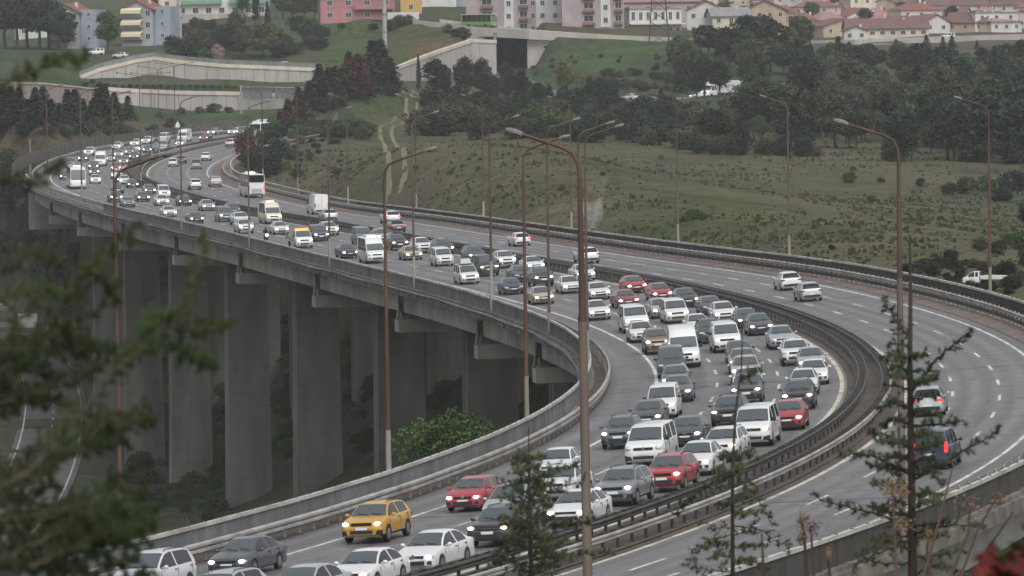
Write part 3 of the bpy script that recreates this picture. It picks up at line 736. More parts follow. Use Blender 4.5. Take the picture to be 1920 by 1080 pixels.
def nz(sc, det, dist=0.0, stretch=None):
    n = N.new('ShaderNodeTexNoise'); n.inputs['Scale'].default_value = sc; n.inputs['Detail'].default_value = det; n.inputs['Distortion'].default_value = dist
    if stretch:
        mp = N.new('ShaderNodeMapping'); mp.inputs['Scale'].default_value = stretch; L.new(ge.outputs['Position'], mp.inputs[0]); L.new(mp.outputs[0], n.inputs['Vector'])
    else: L.new(ge.outputs['Position'], n.inputs['Vector'])
    return n.outputs[0]
def ramp(src, stops):
    r = N.new('ShaderNodeValToRGB'); e = r.color_ramp.elements
    e[0].position, e[0].color = stops[0][0], (*stops[0][1], 1); e[1].position, e[1].color = stops[-1][0], (*stops[-1][1], 1)
    for p, c in stops[1:-1]:
        q = e.new(p); q.color = (*c, 1)
    L.new(src, r.inputs[0]); return r.outputs[0]
def mix(fac, a, b, mode='MIX'):
    m_ = N.new('ShaderNodeMixRGB'); m_.blend_type = mode
    if isinstance(fac, float): m_.inputs[0].default_value = fac
    else: L.new(fac, m_.inputs[0])
    for k, s in ((1, a), (2, b)):
        if isinstance(s, tuple): m_.inputs[k].default_value = (*s, 1)
        else: L.new(s, m_.inputs[k])
    return m_.outputs[0]
c = mix(1.0, va.outputs['Color'], ramp(nz(0.045, 8, 0.8), [(0.3, (0.52, 0.55, 0.52)), (0.5, (.76, .76, .76)), (0.7, (1.0, .93, .90))]), 'MULTIPLY')
c = mix(1.0, c, ramp(nz(0.55, 7, 0.4), [(0.32, (0.55, 0.58, 0.52)), (0.5, (1, 1, 1)), (0.7, (1.45, 1.4, 1.35))]), 'MULTIPLY')
c = mix(ramp(nz(0.028, 6, 1.2), [(0.52, (0, 0, 0)), (0.66, (0.55, 0.55, 0.55))]), c, (0.085, 0.073, 0.051))
c = mix(ramp(nz(0.09, 7, 1.0), [(0.60, (0, 0, 0)), (0.70, (0.6, 0.6, 0.6))]), c, (0.026, 0.034, 0.018))
L.new(c, gb.inputs['Base Color']); gb.inputs['Roughness'].default_value = 0.95; gb.inputs['Specular IOR Level'].default_value = 0.15
bp = N.new('ShaderNodeBump'); bp.inputs['Strength'].default_value = 0.9; bp.inputs['Distance'].default_value = 0.5
L.new(nz(1.3, 6), bp.inputs['Height']); L.new(bp.outputs[0], gb.inputs['Normal'])
me.materials.append(gm)
tag(inst('ground', me), kind='structure')
# ground roads
def poly_road(pl, hw, mat, name='road', dz=0.05, seg=4.0, marks=(), mmat=None):
    P = [Vector(p) for p in pl]; out = []
    for i in range(len(P) - 1):
        a, b, c_, d = P[max(i - 1, 0)], P[i], P[i + 1], P[min(i + 2, len(P) - 1)]
        n = max(2, int((c_ - b).length / seg))
        for k in range(n):
            u = k / n; out.append(0.5 * (2 * b + (c_ - a) * u + (2 * a - 5 * b + 4 * c_ - d) * u * u + (3 * b - a - 3 * c_ + d) * u ** 3))
    out.append(P[-1]); lr = []
    for i, p in enumerate(out):
        t = out[min(i + 1, len(out) - 1)] - out[max(i - 1, 0)]; t.z = 0; t.normalize(); lr.append((p, Vector((t.y, -t.x, 0))))
    def strip(a, b, h, nm, mt, sel=None):
        mb = MB()
        if sel is None: mb.grid([[p + n * b + Vector((0, 0, h)), p + n * a + Vector((0, 0, h))] for p, n in lr][::-1])
        else:
            for i in range(0, len(lr) - 1, sel):
                mb.grid([[p + n * b + Vector((0, 0, h)), p + n * a + Vector((0, 0, h))] for p, n in lr[i:i + 2]][::-1])
        return mb.build(nm, mt)
    tag(strip(-hw, hw, dz, name, mat), kind='structure')
    for (t, w, sel) in marks: tag(strip(t - w / 2, t + w / 2, dz + .012, 'road_marking', mmat or M['white'], sel), kind='structure')
    return lr
M['asph3'] = nmat('asphalt_side_road', (0.07, 0.068, 0.068), (0.12, 0.117, 0.115), 0.3, 0.8, coord='World')
poly_road(VALLEY, 5.2, M['asph3'], marks=((-4.4, .22, None), (4.4, .22, None), (0, .2, 3)))
poly_road(TOPROAD, 4.2, M['asph3']); poly_road(LOWROAD, 4.0, M['asph3']); poly_road(FARROAD, 8.5, M['asph3'], marks=((8, .2, None),)); poly_road(RAMP, 4.0, M['asph3'])
# the two-rut farm track up the mound
_gt = np.exp(np.linspace(np.log(300), np.log(2600), 700))
def rg0(px, py):
    d = U(px, py, 1.0, 1.0); X = d.x * _gt; g_ = ground_arr(X, _gt); b_ = d.z * _gt < g_; i = int(b_.argmax()); return Vector((X[i], _gt[i], g_[i]))
TRACK = [rg0(px, py) for px, py in ((734, 380), (741, 345), (744, 315), (735, 285), (724, 258), (728, 238), (752, 222), (772, 208), (785, 195), (778, 180), (762, 172))]
M['track'] = nmat('bare_track_earth', (0.13, 0.125, 0.065), (0.19, 0.178, 0.10), 0.6, 0.95, (0.09, 0.10, 0.045), 0.15, coord='World')
def drape(pl, hw, mat, name, dz, dx):
    P = [Vector(p) for p in pl]; out = []
    for i in range(len(P) - 1):
        a, b, c_, d = P[max(i - 1, 0)], P[i], P[i + 1], P[min(i + 2, len(P) - 1)]
        n = max(2, int((c_ - b).length / 3))
        for k in range(n):
            u = k / n; out.append(0.5 * (2 * b + (c_ - a) * u + (2 * a - 5 * b + 4 * c_ - d) * u * u + (3 * b - a - 3 * c_ + d) * u ** 3))
    rng_ = random.Random(3); rows = []
    xs, ys = [], []
    for i, p in enumerate(out):
        t = out[min(i + 1, len(out) - 1)] - out[max(i - 1, 0)]; t.z = 0; t.normalize(); n = Vector((t.y, -t.x, 0)); w = hw * rng_.uniform(.7, 1.25)
        for o in (w, -w): q = p + n * (dx + o); xs.append(q.x); ys.append(q.y)
    zs = ground_arr(np.array(xs), np.array(ys)) + (np.sin(np.array(xs) * .31 + np.array(ys) * .17) + np.sin(np.array(xs) * .13 - np.array(ys) * .29 + 1.3)) * .12 + dz
    v = [Vector((x, y, z)) for x, y, z in zip(xs, ys, zs)]
    mb = MB(); mb.grid([v[i:i + 2] for i in range(0, len(v), 2)][::-1]); tag(mb.build(name, mat), kind='structure')
drape(TRACK, .38, M['track'], 'track', .14, -1.15); drape(TRACK, .38, M['track'], 'track', .14, 1.15)
# piers stand on the valley floor
for s in (595, 549, 501, 454, 406, 356, 307, 262, 226, 180, 135, 90, 45, 0, -45):
    q = RP(s, lt(s, 'P1', 8)); q2 = RP(s, lt(s, 'P2', -8))
    pier(s, min(ground(q.x, q.y), ground(q2.x, q2.y)) - 1.5)
ab_ = MB()
for s in (S_ABUT,):
    a, b = RP(s, lt(s, 'P1', .2), -.4), RP(s, lt(s, 'P2', -.2), -.4); T = at(s)[1]; d = Vector((T[0], T[1], 0)) * 1.5
    dn = Vector((0, 0, -7)); ab_.hexa([a + dn, b + dn, b + d + dn, a + d + dn, a, b, b + d, a + d])
ab_.build('abutment', M['conc'], vd)

# ------------------------------------------------------------------ street lamps
M['lamp'] = pmat('lamp_housing_grey', (.17, .17, .165), 0.5); M['bowl'] = pmat('lamp_glass_bowl', (0.13, 0.13, 0.12), 0.2, spec=0.6)
def lamp_meshes(H, r0_, frac, reach, low=None):
    a = MB(); a.tube([(0, 0, 0), (0, 0, H * frac)], [r0_, r0_ * .86], 10)
    a.box((0, 0, .25), (r0_ * 2.6, r0_ * 2.6, .04)); a.box((r0_ * .95, 0, 1.1), (.03, r0_ * .9, .5))
    b = MB(); r1 = r0_ * .74; zt = H - .9
    b.tube([(0, 0, H * frac - .02), (0, 0, zt)], [r1, r1 * .62], 10); b.tube([(0, 0, H * frac - .03), (0, 0, H * frac + .12)], r0_ * .93, 10)
    c = MB(); pr = r1 * .58
    c.tube([(0, 0, zt - .02), (0.03, 0, zt + .42), (.22, 0, zt + .78), (.55, 0, zt + .95), (reach - .35, 0, zt + 1.42)], [pr, pr, pr * .95, pr * .9, pr * .8], 8)
    h = MB(); an = math.atan2(.47, reach - .9); ca, sa = math.cos(an), math.sin(an)
    def q(x, y, z): return (reach - .45 + x * ca - z * sa, y, zt + 1.40 + x * sa + z * ca)
    ring = []
    for x, w, t_, bt in ((0, .06, .05, -.05), (.10, .10, .085, -.03), (.30, .135, .10, -.02), (.48, .12, .085, -.02), (.60, .06, .04, -.02)):
        ring.append([q(x, -w, bt), q(x, -w * .9, t_ * .6), q(x, 0, t_), q(x, w * .9, t_ * .6), q(x, w, bt)])
    h.grid(ring, closed=True); h.f.append((0, 1, 2, 3, 4)); h.m.append(0); n = len(h.v); h.f.append((n - 1, n - 2, n - 3, n - 4, n - 5)); h.m.append(0)
    g = MB(); rr = Matrix.Rotation(-an, 3, 'Y'); g.ell(q(.37, 0, -.03), (.25, .125, .13), 10, 6, rr)
    return (a.mesh('lower_shaft', M['galvbrown'] if frac > .5 and frac < .8 else M['galv'], 60), b.mesh('upper_shaft', M['rust'], 60), c.mesh('arm', M['rust'], 60), h.mesh('lamp_head', M['lamp'], 40), g.mesh('glass_bowl', M['bowl'], 60))
LM = {}
def lamp(s, t, H, face, label, group, r=.145, frac=.24, reach=2.4, z=0.1, pos=None, rz=None, lean=0.0, double=False):
    key = (H, r, frac, reach)
    if key not in LM: LM[key] = lamp_meshes(*key[:1], r, frac, reach)
    p = pos if pos is not None else RP(s, t, z)
    a = rz if rz is not None else heading(s) + (math.pi / 2 if face < 0 else -math.pi / 2)
    o = thing('street_lamp', label, 'street lamp', p, a, group); o.rotation_euler = (0, lean, a)
    ms = LM[key]
    inst('lower_shaft', ms[0], o); inst('upper_shaft', ms[1], o)
    for k in ((0, math.pi) if double else (0,)):
        ar = inst('arm', ms[2], o, rz=k); hd = inst('lamp_head', ms[3], o, rz=k); inst('glass_bowl', ms[4], hd)
    return o
GL = 'street lamps along the valley parapet'; GR = 'street lamps along the outer parapet'
NTH = ['nearest', 'second nearest', 'third nearest', 'fourth nearest', 'fifth nearest', 'sixth nearest', 'seventh nearest', 'eighth nearest', 'ninth nearest', 'tenth nearest', 'eleventh nearest', 'twelfth nearest', 'thirteenth nearest', 'fourteenth nearest']
for k, s in enumerate((21.0, 58.0, 95.5, 151, 173, 206, 246, 291.5, 340.5, 392, 441, 500, 535, 585)):
    lamp(s, lt(s, 'P1', -.15), 16.2 if k == 0 else 15.6, 1, 'rusty street lamp on the valley parapet, %s of that row' % NTH[k], GL, frac=(.2, .2, .22, .2, .2, .12, .28, .2, .2, .2, .2, .2, .2, .2)[k])
lamp(-10.9, lt(-10.9, 'P2', .35), 16.0, -1, 'tall thick rusty lamp post in the foreground rising past the outbound lanes', GR, r=.165, frac=.66, reach=2.4, lean=R(.4))
for k, s in enumerate((21.6, 198, 279, 325, 375, 422, 463, 513, 560, 605)):
    lamp(s, lt(s, 'P2', .35), 15.6 if k == 0 else 14.8, -1, 'street lamp on the outer parapet by the field, %s of that row' % NTH[k], GR, frac=.66 if k == 0 else .2)
for k, (s, H) in enumerate(((643, 17.0), (769, 15.3), (783, 16.3), (808, 16.5))):
    lamp(s, 0.0, H, 1, 'twin armed lamp standing in the far median, %s of four' % ('nearest', 'second', 'third', 'farthest')[k], 'twin armed lamps in the far median', r=.13, frac=.1, reach=3.6, double=True)
p = gpt(53, 655); lamp(0, 0, 11.0, 1, 'grey lamp post beside the hedge of dark conifers at far left', None, r=.2, frac=.9, pos=p, rz=0.0)

# ------------------------------------------------------------------ vehicles
def paint(name, c, metal=0.0, rough=0.32):
    m = pmat('paint_' + name, c, rough, metal, 0.5, 0.5); t = m.node_tree; b = t.nodes['Principled BSDF']; N, L = t.nodes, t.links     # road dust thrown up on the sills and bumpers
    tc = N.new('ShaderNodeTexCoord'); sp = N.new('ShaderNodeSeparateXYZ'); L.new(tc.outputs['Object'], sp.inputs[0]); nz_ = N.new('ShaderNodeTexNoise'); nz_.inputs['Scale'].default_value = 2.2; nz_.inputs['Detail'].default_value = 5; L.new(tc.outputs['Object'], nz_.inputs['Vector'])
    mr = N.new('ShaderNodeMapRange'); mr.inputs[1].default_value = 1.0; mr.inputs[2].default_value = .25; mr.inputs[3].default_value = .03; mr.inputs[4].default_value = .55; L.new(sp.outputs[2], mr.inputs[0])
    mu = N.new('ShaderNodeMath'); mu.operation = 'MULTIPLY'; L.new(mr.outputs[0], mu.inputs[0]); L.new(nz_.outputs[0], mu.inputs[1]); mx = N.new('ShaderNodeMixRGB'); L.new(mu.outputs[0], mx.inputs[0]); mx.inputs[1].default_value = (*c, 1); mx.inputs[2].default_value = (.16, .145, .13, 1); L.new(mx.outputs[0], b.inputs['Base Color']); return m
PAINT = dict(white=paint('white', (.61, .62, .62)), silverwhite=paint('pearl', (.50, .51, .53)), cream=paint('cream', (.58, .54, .45)), silver=paint('silver', (.40, .41, .42), .35), grey=paint('grey', (.20, .205, .215), .3),
    charcoal=paint('charcoal', (.055, .057, .064), .2), slate=paint('slate', (.085, .10, .125), .3), black=paint('black', (.014, .014, .017)), navy=paint('navy', (.018, .028, .060)), red=paint('red', (.32, .016, .020)),
    darkred=paint('dark_red', (.19, .012, .020)), yellow=paint('yellow', (.47, .25, .02)), beige=paint('beige', (.42, .36, .27), .2), bronze=paint('bronze', (.24, .17, .12), .3), darkbrown=paint('brown', (.055, .040, .035), .2), green=paint('green', (.13, .27, .035)), orange=paint('orange', (.65, .25, .03)))
M['glass'] = pmat('car_glass', (.050, .062, .064), .05, 0, 1.0, .9); M['glassdark'] = pmat('tinted_glass', (.010, .011, .012), .08, 0, .7)
M['plastic'] = pmat('black_plastic', (.018, .018, .019), .6); M['tyre'] = pmat('tyre_rubber', (.013, .013, .013), .85); M['rim'] = pmat('alloy_rim', (.30, .30, .31), .35, .7)
M['chrome'] = pmat('chrome', (.55, .55, .56), .2, 1.0); M['plate'] = pmat('number_plate_white', (.62, .63, .62), .5)
M['lens'] = pmat('lamp_lens_unlit', (.42, .43, .44), .12, 0, .8, .4)
M['ledw'] = pmat('headlight_lit_white', (.9, .9, .9), .3, emit=(.93, .96, 1.0), es=9.0); M['haly'] = pmat('headlight_lit_warm', (.9, .8, .6), .3, emit=(1.0, .80, .50), es=7.0)
M['tail'] = pmat('tail_light_red', (.30, .012, .012), .2, 0, .6); M['brake'] = pmat('tail_light_lit', (.6, .02, .02), .3, emit=(1.0, .045, .035), es=1.2); M['amber'] = pmat('amber_beacon', (.7, .25, .03), .3, emit=(1.0, .30, .06), es=1.4)
M['int'] = pmat('dark_interior', (.02, .02, .02), .9)

def interp(tab, x): return float(np.interp(x, [p[0] for p in tab], [p[1] for p in tab]))
# type: length, width, top profile, belt profile, greenhouse (cowl, header, rear header, tail), half-width at roof, wheel centres, wheel radius, glazed side spans
def T_(L, W, top, belt, gh, gw, wh, wr, spans, zb=.22, clad=0, nose=(.60, .86, .955, .99, 1.0), **k): return dict(L=L, W=W, top=top, belt=belt, gh=gh, gw=gw, wh=wh, wr=wr, spans=spans, zb=zb, clad=clad, nose=nose, **k)
KIND = {
 'H': T_(4.05, 1.74, [(0, .56), (.05, .70), (.16, .79), (.55, .90), (1.0, .99), (1.35, 1.21), (1.72, 1.40), (2.2, 1.47), (3.0, 1.45), (3.55, 1.36), (3.78, 1.22), (3.97, .98), (4.03, .80), (4.05, .5)], [(0, .5), (.2, .72), (1.0, .90), (3.6, .96), (4.05, .9)], (1.0, 1.72, 3.55, 3.97), .60, (.78, 3.28), .31, [(1.12, 2.36), (2.46, 3.42)]),
 'S': T_(4.55, 1.80, [(0, .56), (.05, .68), (.16, .76), (.6, .86), (1.18, .96), (1.58, 1.20), (1.98, 1.38), (2.45, 1.45), (3.05, 1.43), (3.45, 1.33), (3.80, 1.15), (4.05, 1.02), (4.44, .98), (4.51, .86), (4.55, .5)], [(0, .5), (.2, .70), (1.1, .88), (3.8, .95), (4.55, .9)], (1.18, 1.98, 3.40, 4.05), .58, (.85, 3.52), .32, [(1.3, 2.55), (2.66, 3.62)]),
 'U': T_(4.35, 1.84, [(0, .66), (.05, .85), (.15, .96), (.6, 1.04), (1.08, 1.10), (1.42, 1.33), (1.76, 1.54), (2.2, 1.62), (3.3, 1.60), (3.85, 1.52), (4.05, 1.36), (4.24, 1.10), (4.33, .92), (4.35, .55)], [(0, .6), (.2, .86), (1.0, 1.02), (3.8, 1.08), (4.35, 1.0)], (1.08, 1.76, 3.85, 4.24), .64, (.85, 3.50), .355, [(1.2, 2.5), (2.6, 3.72)], zb=.28, clad=1, rails=1, nose=(.70, .90, .965, .99, 1.0)),
 'M': T_(4.4, 1.82, [(0, .60), (.05, .76), (.16, .86), (.5, .97), (.95, 1.08), (1.45, 1.37), (1.85, 1.56), (2.3, 1.63), (3.6, 1.60), (4.05, 1.52), (4.22, 1.36), (4.34, 1.08), (4.39, .85), (4.4, .5)], [(0, .55), (.2, .78), (1.0, .98), (4.4, 1.02)], (.95, 1.85, 4.05, 4.34), .64, (.85, 3.55), .32, [(1.1, 2.5), (2.6, 3.95)], rails=1),
 'W': T_(4.6, 1.80, [(0, .56), (.05, .68), (.16, .78), (.6, .88), (1.15, .97), (1.55, 1.22), (1.95, 1.41), (2.4, 1.49), (3.8, 1.46), (4.2, 1.38), (4.42, 1.2), (4.54, .98), (4.58, .82), (4.6, .5)], [(0, .5), (.2, .72), (1.1, .9), (4.6, .96)], (1.15, 1.95, 4.2, 4.54), .60, (.85, 3.52), .32, [(1.3, 2.6), (2.7, 4.05)], rails=1),
 'V': T_(4.4, 1.80, [(0, .62), (.05, .82), (.16, .92), (.5, 1.02), (.9, 1.12), (1.3, 1.44), (1.62, 1.68), (2.0, 1.80), (3.9, 1.82), (4.28, 1.76), (4.34, 1.5), (4.38, 1.1), (4.40, .9), (4.4, .5)], [(0, .55), (.2, .84), (.9, 1.04), (4.4, 1.08)], (.9, 1.62, 4.28, 4.37), .72, (.85, 3.55), .32, [(1.05, 2.15), (2.3, 3.2), (3.35, 4.1)]),
 'T': T_(5.0, 1.95, [(0, .62), (.05, .92), (.14, 1.06), (.45, 1.17), (.72, 1.25), (1.1, 1.58), (1.42, 1.84), (1.8, 1.96), (4.5, 1.97), (4.84, 1.92), (4.92, 1.6), (4.97, 1.2), (5.0, .9), (5.0, .5)], [(0, .6), (.2, .95), (.8, 1.14), (5.0, 1.18)], (.72, 1.42, 4.84, 4.96), .78, (.92, 3.95), .33, [(.95, 1.95), (2.15, 3.3), (3.5, 4.55)], zb=.24, clad=1),
 'PV': T_(6.2, 2.05, [(0, .65), (.05, .95), (.14, 1.08), (.5, 1.2), (.85, 1.30), (1.2, 1.65), (1.5, 1.98), (1.85, 2.45), (2.3, 2.58), (5.8, 2.60), (6.08, 2.52), (6.15, 1.7), (6.18, 1.1), (6.2, .9), (6.2, .55)], [(0, .6), (.2, 1.0), (.9, 1.18), (6.2, 1.22)], (.85, 1.5, 6.08, 6.16), .84, (1.0, 4.7), .35, [(1.05, 1.95)], zb=.30, blind=1),
 'MB': T_(6.6, 2.05, [(0, .65), (.05, .95), (.14, 1.10), (.5, 1.22), (.85, 1.32), (1.2, 1.66), (1.5, 1.98), (1.85, 2.42), (2.3, 2.56), (6.2, 2.58), (6.48, 2.50), (6.55, 1.8), (6.58, 1.2), (6.6, .9), (6.6, .55)], [(0, .6), (.2, 1.0), (.9, 1.22), (6.6, 1.26)], (.85, 1.5, 6.48, 6.56), .84, (1.0, 5.0), .35, [(1.05, 1.9), (2.05, 3.2), (3.3, 4.5), (4.6, 5.9)], zb=.30, dark=1, ac=1),
 'B': T_(11.5, 2.5, [(0, .55), (.04, 1.0), (.08, 1.22), (.12, 1.30), (.2, 1.36), (.30, 2.2), (.45, 2.95), (.75, 3.25), (1.6, 3.36), (10.9, 3.38), (11.3, 3.28), (11.38, 2.45), (11.42, 2.2), (11.46, 1.2), (11.5, .6)], [(0, .5), (.2, 1.2), (1, 1.45), (11.5, 1.5)], (.2, .45, 11.3, 11.40), 1.14, (2.4, 8.6), .48, [(.5, 1.9), (2.0, 3.7), (3.8, 5.5), (5.6, 7.3), (7.4, 9.1), (9.2, 10.9)], zb=.34, nose=(.93, .96, .975, .99, 1.0), dark=1, ac=1),
 'TT': T_(2.7, 1.95, [(0, .62), (.05, .95), (.14, 1.08), (.4, 1.17), (.68, 1.25), (1.05, 1.60), (1.38, 1.88), (1.75, 2.0), (2.4, 2.0), (2.6, 1.96), (2.64, 1.7), (2.67, 1.2), (2.7, .9), (2.7, .5)], [(0, .6), (.2, .95), (.8, 1.14), (2.7, 1.18)], (.68, 1.38, 2.6, 2.66), .78, (.92,), .33, [(.95, 1.9), (2.0, 2.45)], zb=.28),
}
ORDER = ('body', 'windshield', 'rear_window', 'cladding')
def car_meshes(K):
    L, W = K['L'], K['W'] / 2; c0, h0, h1, c1 = K['gh']; wr = K['wr']; zb0 = K['zb']
    xs = set([0, .05, .12, .22, .38, L, L - .04, L - .12, L - .3] + [p[0] for p in K['top']])
    for a, b in K['spans']: xs |= {a, b}
    ar = wr + .055
    for w in K['wh']:
        for f in (-1, -.86, -.5, 0, .5, .86, 1): xs.add(w + f * ar)
    xs = sorted(x for x in xs if 0 <= x <= L); xs = [x for i, x in enumerate(xs) if i == 0 or x - xs[i - 1] > .012]
    n0 = K['nose']
    def wf(x):
        return min(float(np.interp(x, [0, .05, .14, .3, .6], n0)), float(np.interp(L - x, [0, .05, .14, .3, .6], [.80, .90, .96, .99, 1.0])))
    rows = []
    for x in xs:
        zt = interp(K['top'], x); bz = min(interp(K['belt'], x), zt - .05); w = W * wf(x); zb = zb0 + (.10 if x < .1 or x > L - .1 else 0)
        arch = 0
        for c in K['wh']:
            d = abs(x - c)
            if d < ar: arch = max(arch, wr + math.sqrt(max(0, ar * ar - d * d)) * 1.0)
        p2 = max(zb + .10, arch); p1 = max(zb, arch - .02); p3 = max((p2 + bz) / 2 if not arch else p2 + .03, zb + (bz - zb) * .55); p3 = min(p3, bz - .06) if p2 + .03 < bz - .06 else p2 + .02
        green = c0 < x < c1 and zt - bz > .10
        if green:
            gw = K['gw'] * (1.0 if K['L'] > 4.8 else 1.0); k = (zt - bz) / (K['top'][0][1] * 0 + max(p[1] for p in K['top']) - bz); gwx = W * .94 + (gw - W * .94) * min(1, k)
            sec = [(w * .97, bz), (W * .945 * min(1, wf(x) + .02), bz + .025), (gwx, zt - .075), (gwx - .065, zt - .020), (gwx * .5, zt - .002)]
        else:
            sec = [(w * .975, bz), (w * .955, bz + (zt - bz) * .45), (w * .90, zt - .022), (w * .835, zt - .008), (w * .45, zt)]
        half = [(0, zb + (arch - zb if arch else 0) * .0), (w * .55, zb), (w * .93, p1), (w, p2), (w * 1.0, p3)] + sec + [(0, zt + .004)]
        rows.append([(x, y, z) for y, z in half])
    m = len(rows[0]); out = {k: MB() for k in ORDER}
    def add(k, q, sd=''):
        if k.startswith('side'): k = k + sd
        out.setdefault(k, MB()).quad(*q)
    for (ra, rb, xa, xb) in zip(rows, rows[1:], xs, xs[1:]):
        xm = (xa + xb) / 2
        for j in range(m - 1):
            k = 'body'
            if j >= 8 and c0 - .001 <= xm <= h0: k = 'windshield'
            elif j >= 8 and h1 <= xm <= c1 and not K.get('blind'): k = 'rear_window'
            elif j == 6 and any(a - .001 <= xm <= b + .001 for a, b in K['spans']) and interp(K['top'], xm) - interp(K['belt'], xm) > .16: k = 'side_window%d' % min(range(len(K['spans'])), key=lambda i_: abs(xm - sum(K['spans'][i_]) / 2))
            elif K['clad'] and j in (2, 3) and (j == 2 or xm < .14 or xm > L - .12): k = 'cladding'
            elif j == 2: k = 'cladding'
            off = .006 if k in ('windshield', 'rear_window', 'side_window') else 0
            q = [ra[j], ra[j + 1], rb[j + 1], rb[j]]
            add(k, q, 'l'); add(k, [(x, -y, z) for x, y, z in q][::-1], 'r')
    for r_, fl in ((rows[0], 1), (rows[-1], -1)):
        pts_ = r_ + [(x, -y, z) for x, y, z in r_[1:-1]][::-1]; b = out['body']; n = len(b.v); b.v += pts_; b.f.append(tuple(n + i for i in (range(len(pts_)) if fl > 0 else reversed(range(len(pts_)))))); b.m.append(0)
    mats = dict(body=PAINT['white'], windshield=M['glass'], rear_window=M['glassdark'], cladding=M['plastic'])
    res = {}
    for k, mb in out.items():
        if not mb.f: continue
        me = mb.mesh(k if not k.startswith('side') else 'side_window', mats.get(k, M['glassdark'])); bm = bmesh.new(); bm.from_mesh(me); bmesh.ops.remove_doubles(bm, verts=bm.verts, dist=.001)
        bmesh.ops.dissolve_degenerate(bm, dist=.0005, edges=bm.edges); bm.normal_update(); bm.to_mesh(me); bm.free()
        me.polygons.foreach_set('use_smooth', [True] * len(me.polygons)); me.set_sharp_from_angle(angle=R(38 if k == 'body' else 60)); res[k] = me
    return res, rows, wf
def wheel_meshes(r):
    a = MB(); a.tube([(0, -.10, 0), (0, -.085, 0), (0, .085, 0), (0, .10, 0)], [r * .86, r, r, r * .86], 20)
    b = MB(); b.tube([(0, .095, 0), (0, .108, 0)], [r * .66, r * .60], 14)
    for k in range(5):
        an = 2 * math.pi * k / 5; b.box((math.cos(an) * r * .32, .112, math.sin(an) * r * .32), (.05, .02, .05))
    return a.mesh('wheel', M['tyre'], 40), b.mesh('rim', M['rim'], 30)
def lathe_disc(r, t, mat, name):
    a = MB(); a.tube([(0, 0, 0), (t, 0, 0)], [r, r * .9], 12); return a.mesh(name, mat, 40)
CARDEF = {}
def cardef(code):
    if code in CARDEF: return CARDEF[code]
    K = KIND[code]; res, rows, wf = car_meshes(K); L, W = K['L'], K['W'] / 2; D = dict(K=K, me=res, parts=[])
    wt, rm = wheel_meshes(K['wr']); D['wheel'] = (wt, rm)
    zf = interp(K['top'], .16); P_ = D['parts']; big = code in ('T', 'PV', 'MB', 'TT', 'B'); bus = code == 'B'; tall = code in ('U', 'V') or big
    zl = zf - (.12 if not big else .17); zl = .78 if bus else zl
    # headlights wrap round the front corners
    hl = []
    for sgn in (-1, 1):
        a = MB(); yy = sgn * W * wf(.16) * (.80 if not bus else .84)
        rot = Matrix.Rotation(sgn * R(-24 if not bus else -6), 3, 'Z') @ Matrix.Rotation(R(-8), 3, 'Y')
        a.ell((.13 if not bus else .06, yy, zl), (.13, .185, .085 if not big else .115), 12, 8, rot); hl.append(a.mesh('headlight', M['lens'], 80))
    D['hl'] = hl
    dr = []
    for sgn in (-1, 1):   # the lit lamp inside the lens
        a = MB(); yy = sgn * W * wf(.10) * (.80 if not bus else .84); a.ell((.055 if not bus else 0.0, yy, zl), (.085, .135, .072), 10, 6); dr.append(a.mesh('lamp', M['ledw'], 80))
    D['lamp'] = dr
    tl = []
    for sgn in (-1, 1):
        a = MB(); zt_ = interp(K['belt'], L - .2)
        if big or code == 'V': a.box((L - .02, sgn * W * .84, zt_ - .05), (.10, .16, .48))
        else:
            rot = Matrix.Rotation(sgn * R(16), 3, 'Z'); a.ell((L - .10, sgn * W * .80, zt_ - .10), (.115, .20, .085), 10, 6, rot)
        tl.append(a.mesh('tail_light', M['tail'], 50))
    D['tl'] = tl
    # grille, intake, plates
    a = MB(); gz = zl - (.0 if not bus else .0)
    if not bus:
        for dz in (-.05, -.017, .017, .05): a.box((.035, 0, gz + dz - .02), (.06, W * .98, .022))
        a.box((.05, 0, gz - .02), (.05, W * .96, .13)); P_.append(('grille', a.mesh('grille', M['plastic'])))
    a = MB(); iz = K['zb'] + (.20 if not tall else .22); a.box((.015, 0, iz), (.09, W * 1.05, .15)); a.box((.06, W * .74, iz + .01), (.10, W * .22, .12), 0); a.box((.06, -W * .74, iz + .01), (.10, W * .22, .12))
    P_.append(('air_intake', a.mesh('air_intake', M['plastic'])))
    pz = (zl + iz) / 2 - .03
    a = MB(); a.box((-.018, 0, pz), (.02, .50, .115)); P_.append(('number_plate', a.mesh('number_plate', M['plate'])))
    a = MB(); a.box((L + .012, 0, .58 if not tall else .72), (.02, .50, .115)); P_.append(('number_plate', a.mesh('number_plate', M['plate'])))
    a = MB(); a.box((L - .03, 0, K['zb'] + .2), (.10, W * 1.5, .17)); P_.append(('rear_bumper', a.mesh('rear_bumper', M['plastic'])))
    # mirrors
    mi = []
    mx, mz = K['gh'][0] + .28, interp(K['belt'], 1.2) + (.10 if not big else .18)
    if bus: mx, mz = .12, 2.5
    for sgn in (-1, 1):
        a = MB(); a.ell((mx, sgn * (W + .10), mz), (.075, .105, .075 if not big else .14), 8, 6); a.box((mx + .02, sgn * (W - .0), mz - .03), (.06, .16, .035)); mi.append(a.mesh('mirror', PAINT['white'], 60))
    D['mirror'] = mi
    a = MB(); yb = K['gw']
    # door shut lines, handles and wipers
    for x in [s[0] - .05 for s in K['spans'][1:2]] + [K['spans'][0][0] - .06, K['spans'][-1][1] - .1]:
        for sgn in (-1, 1): a.box((x, sgn * (W * 1.0 - .001), (interp(K['belt'], x) + K['zb']) / 2 + .12), (.014, .012, interp(K['belt'], x) - K['zb'] - .32))
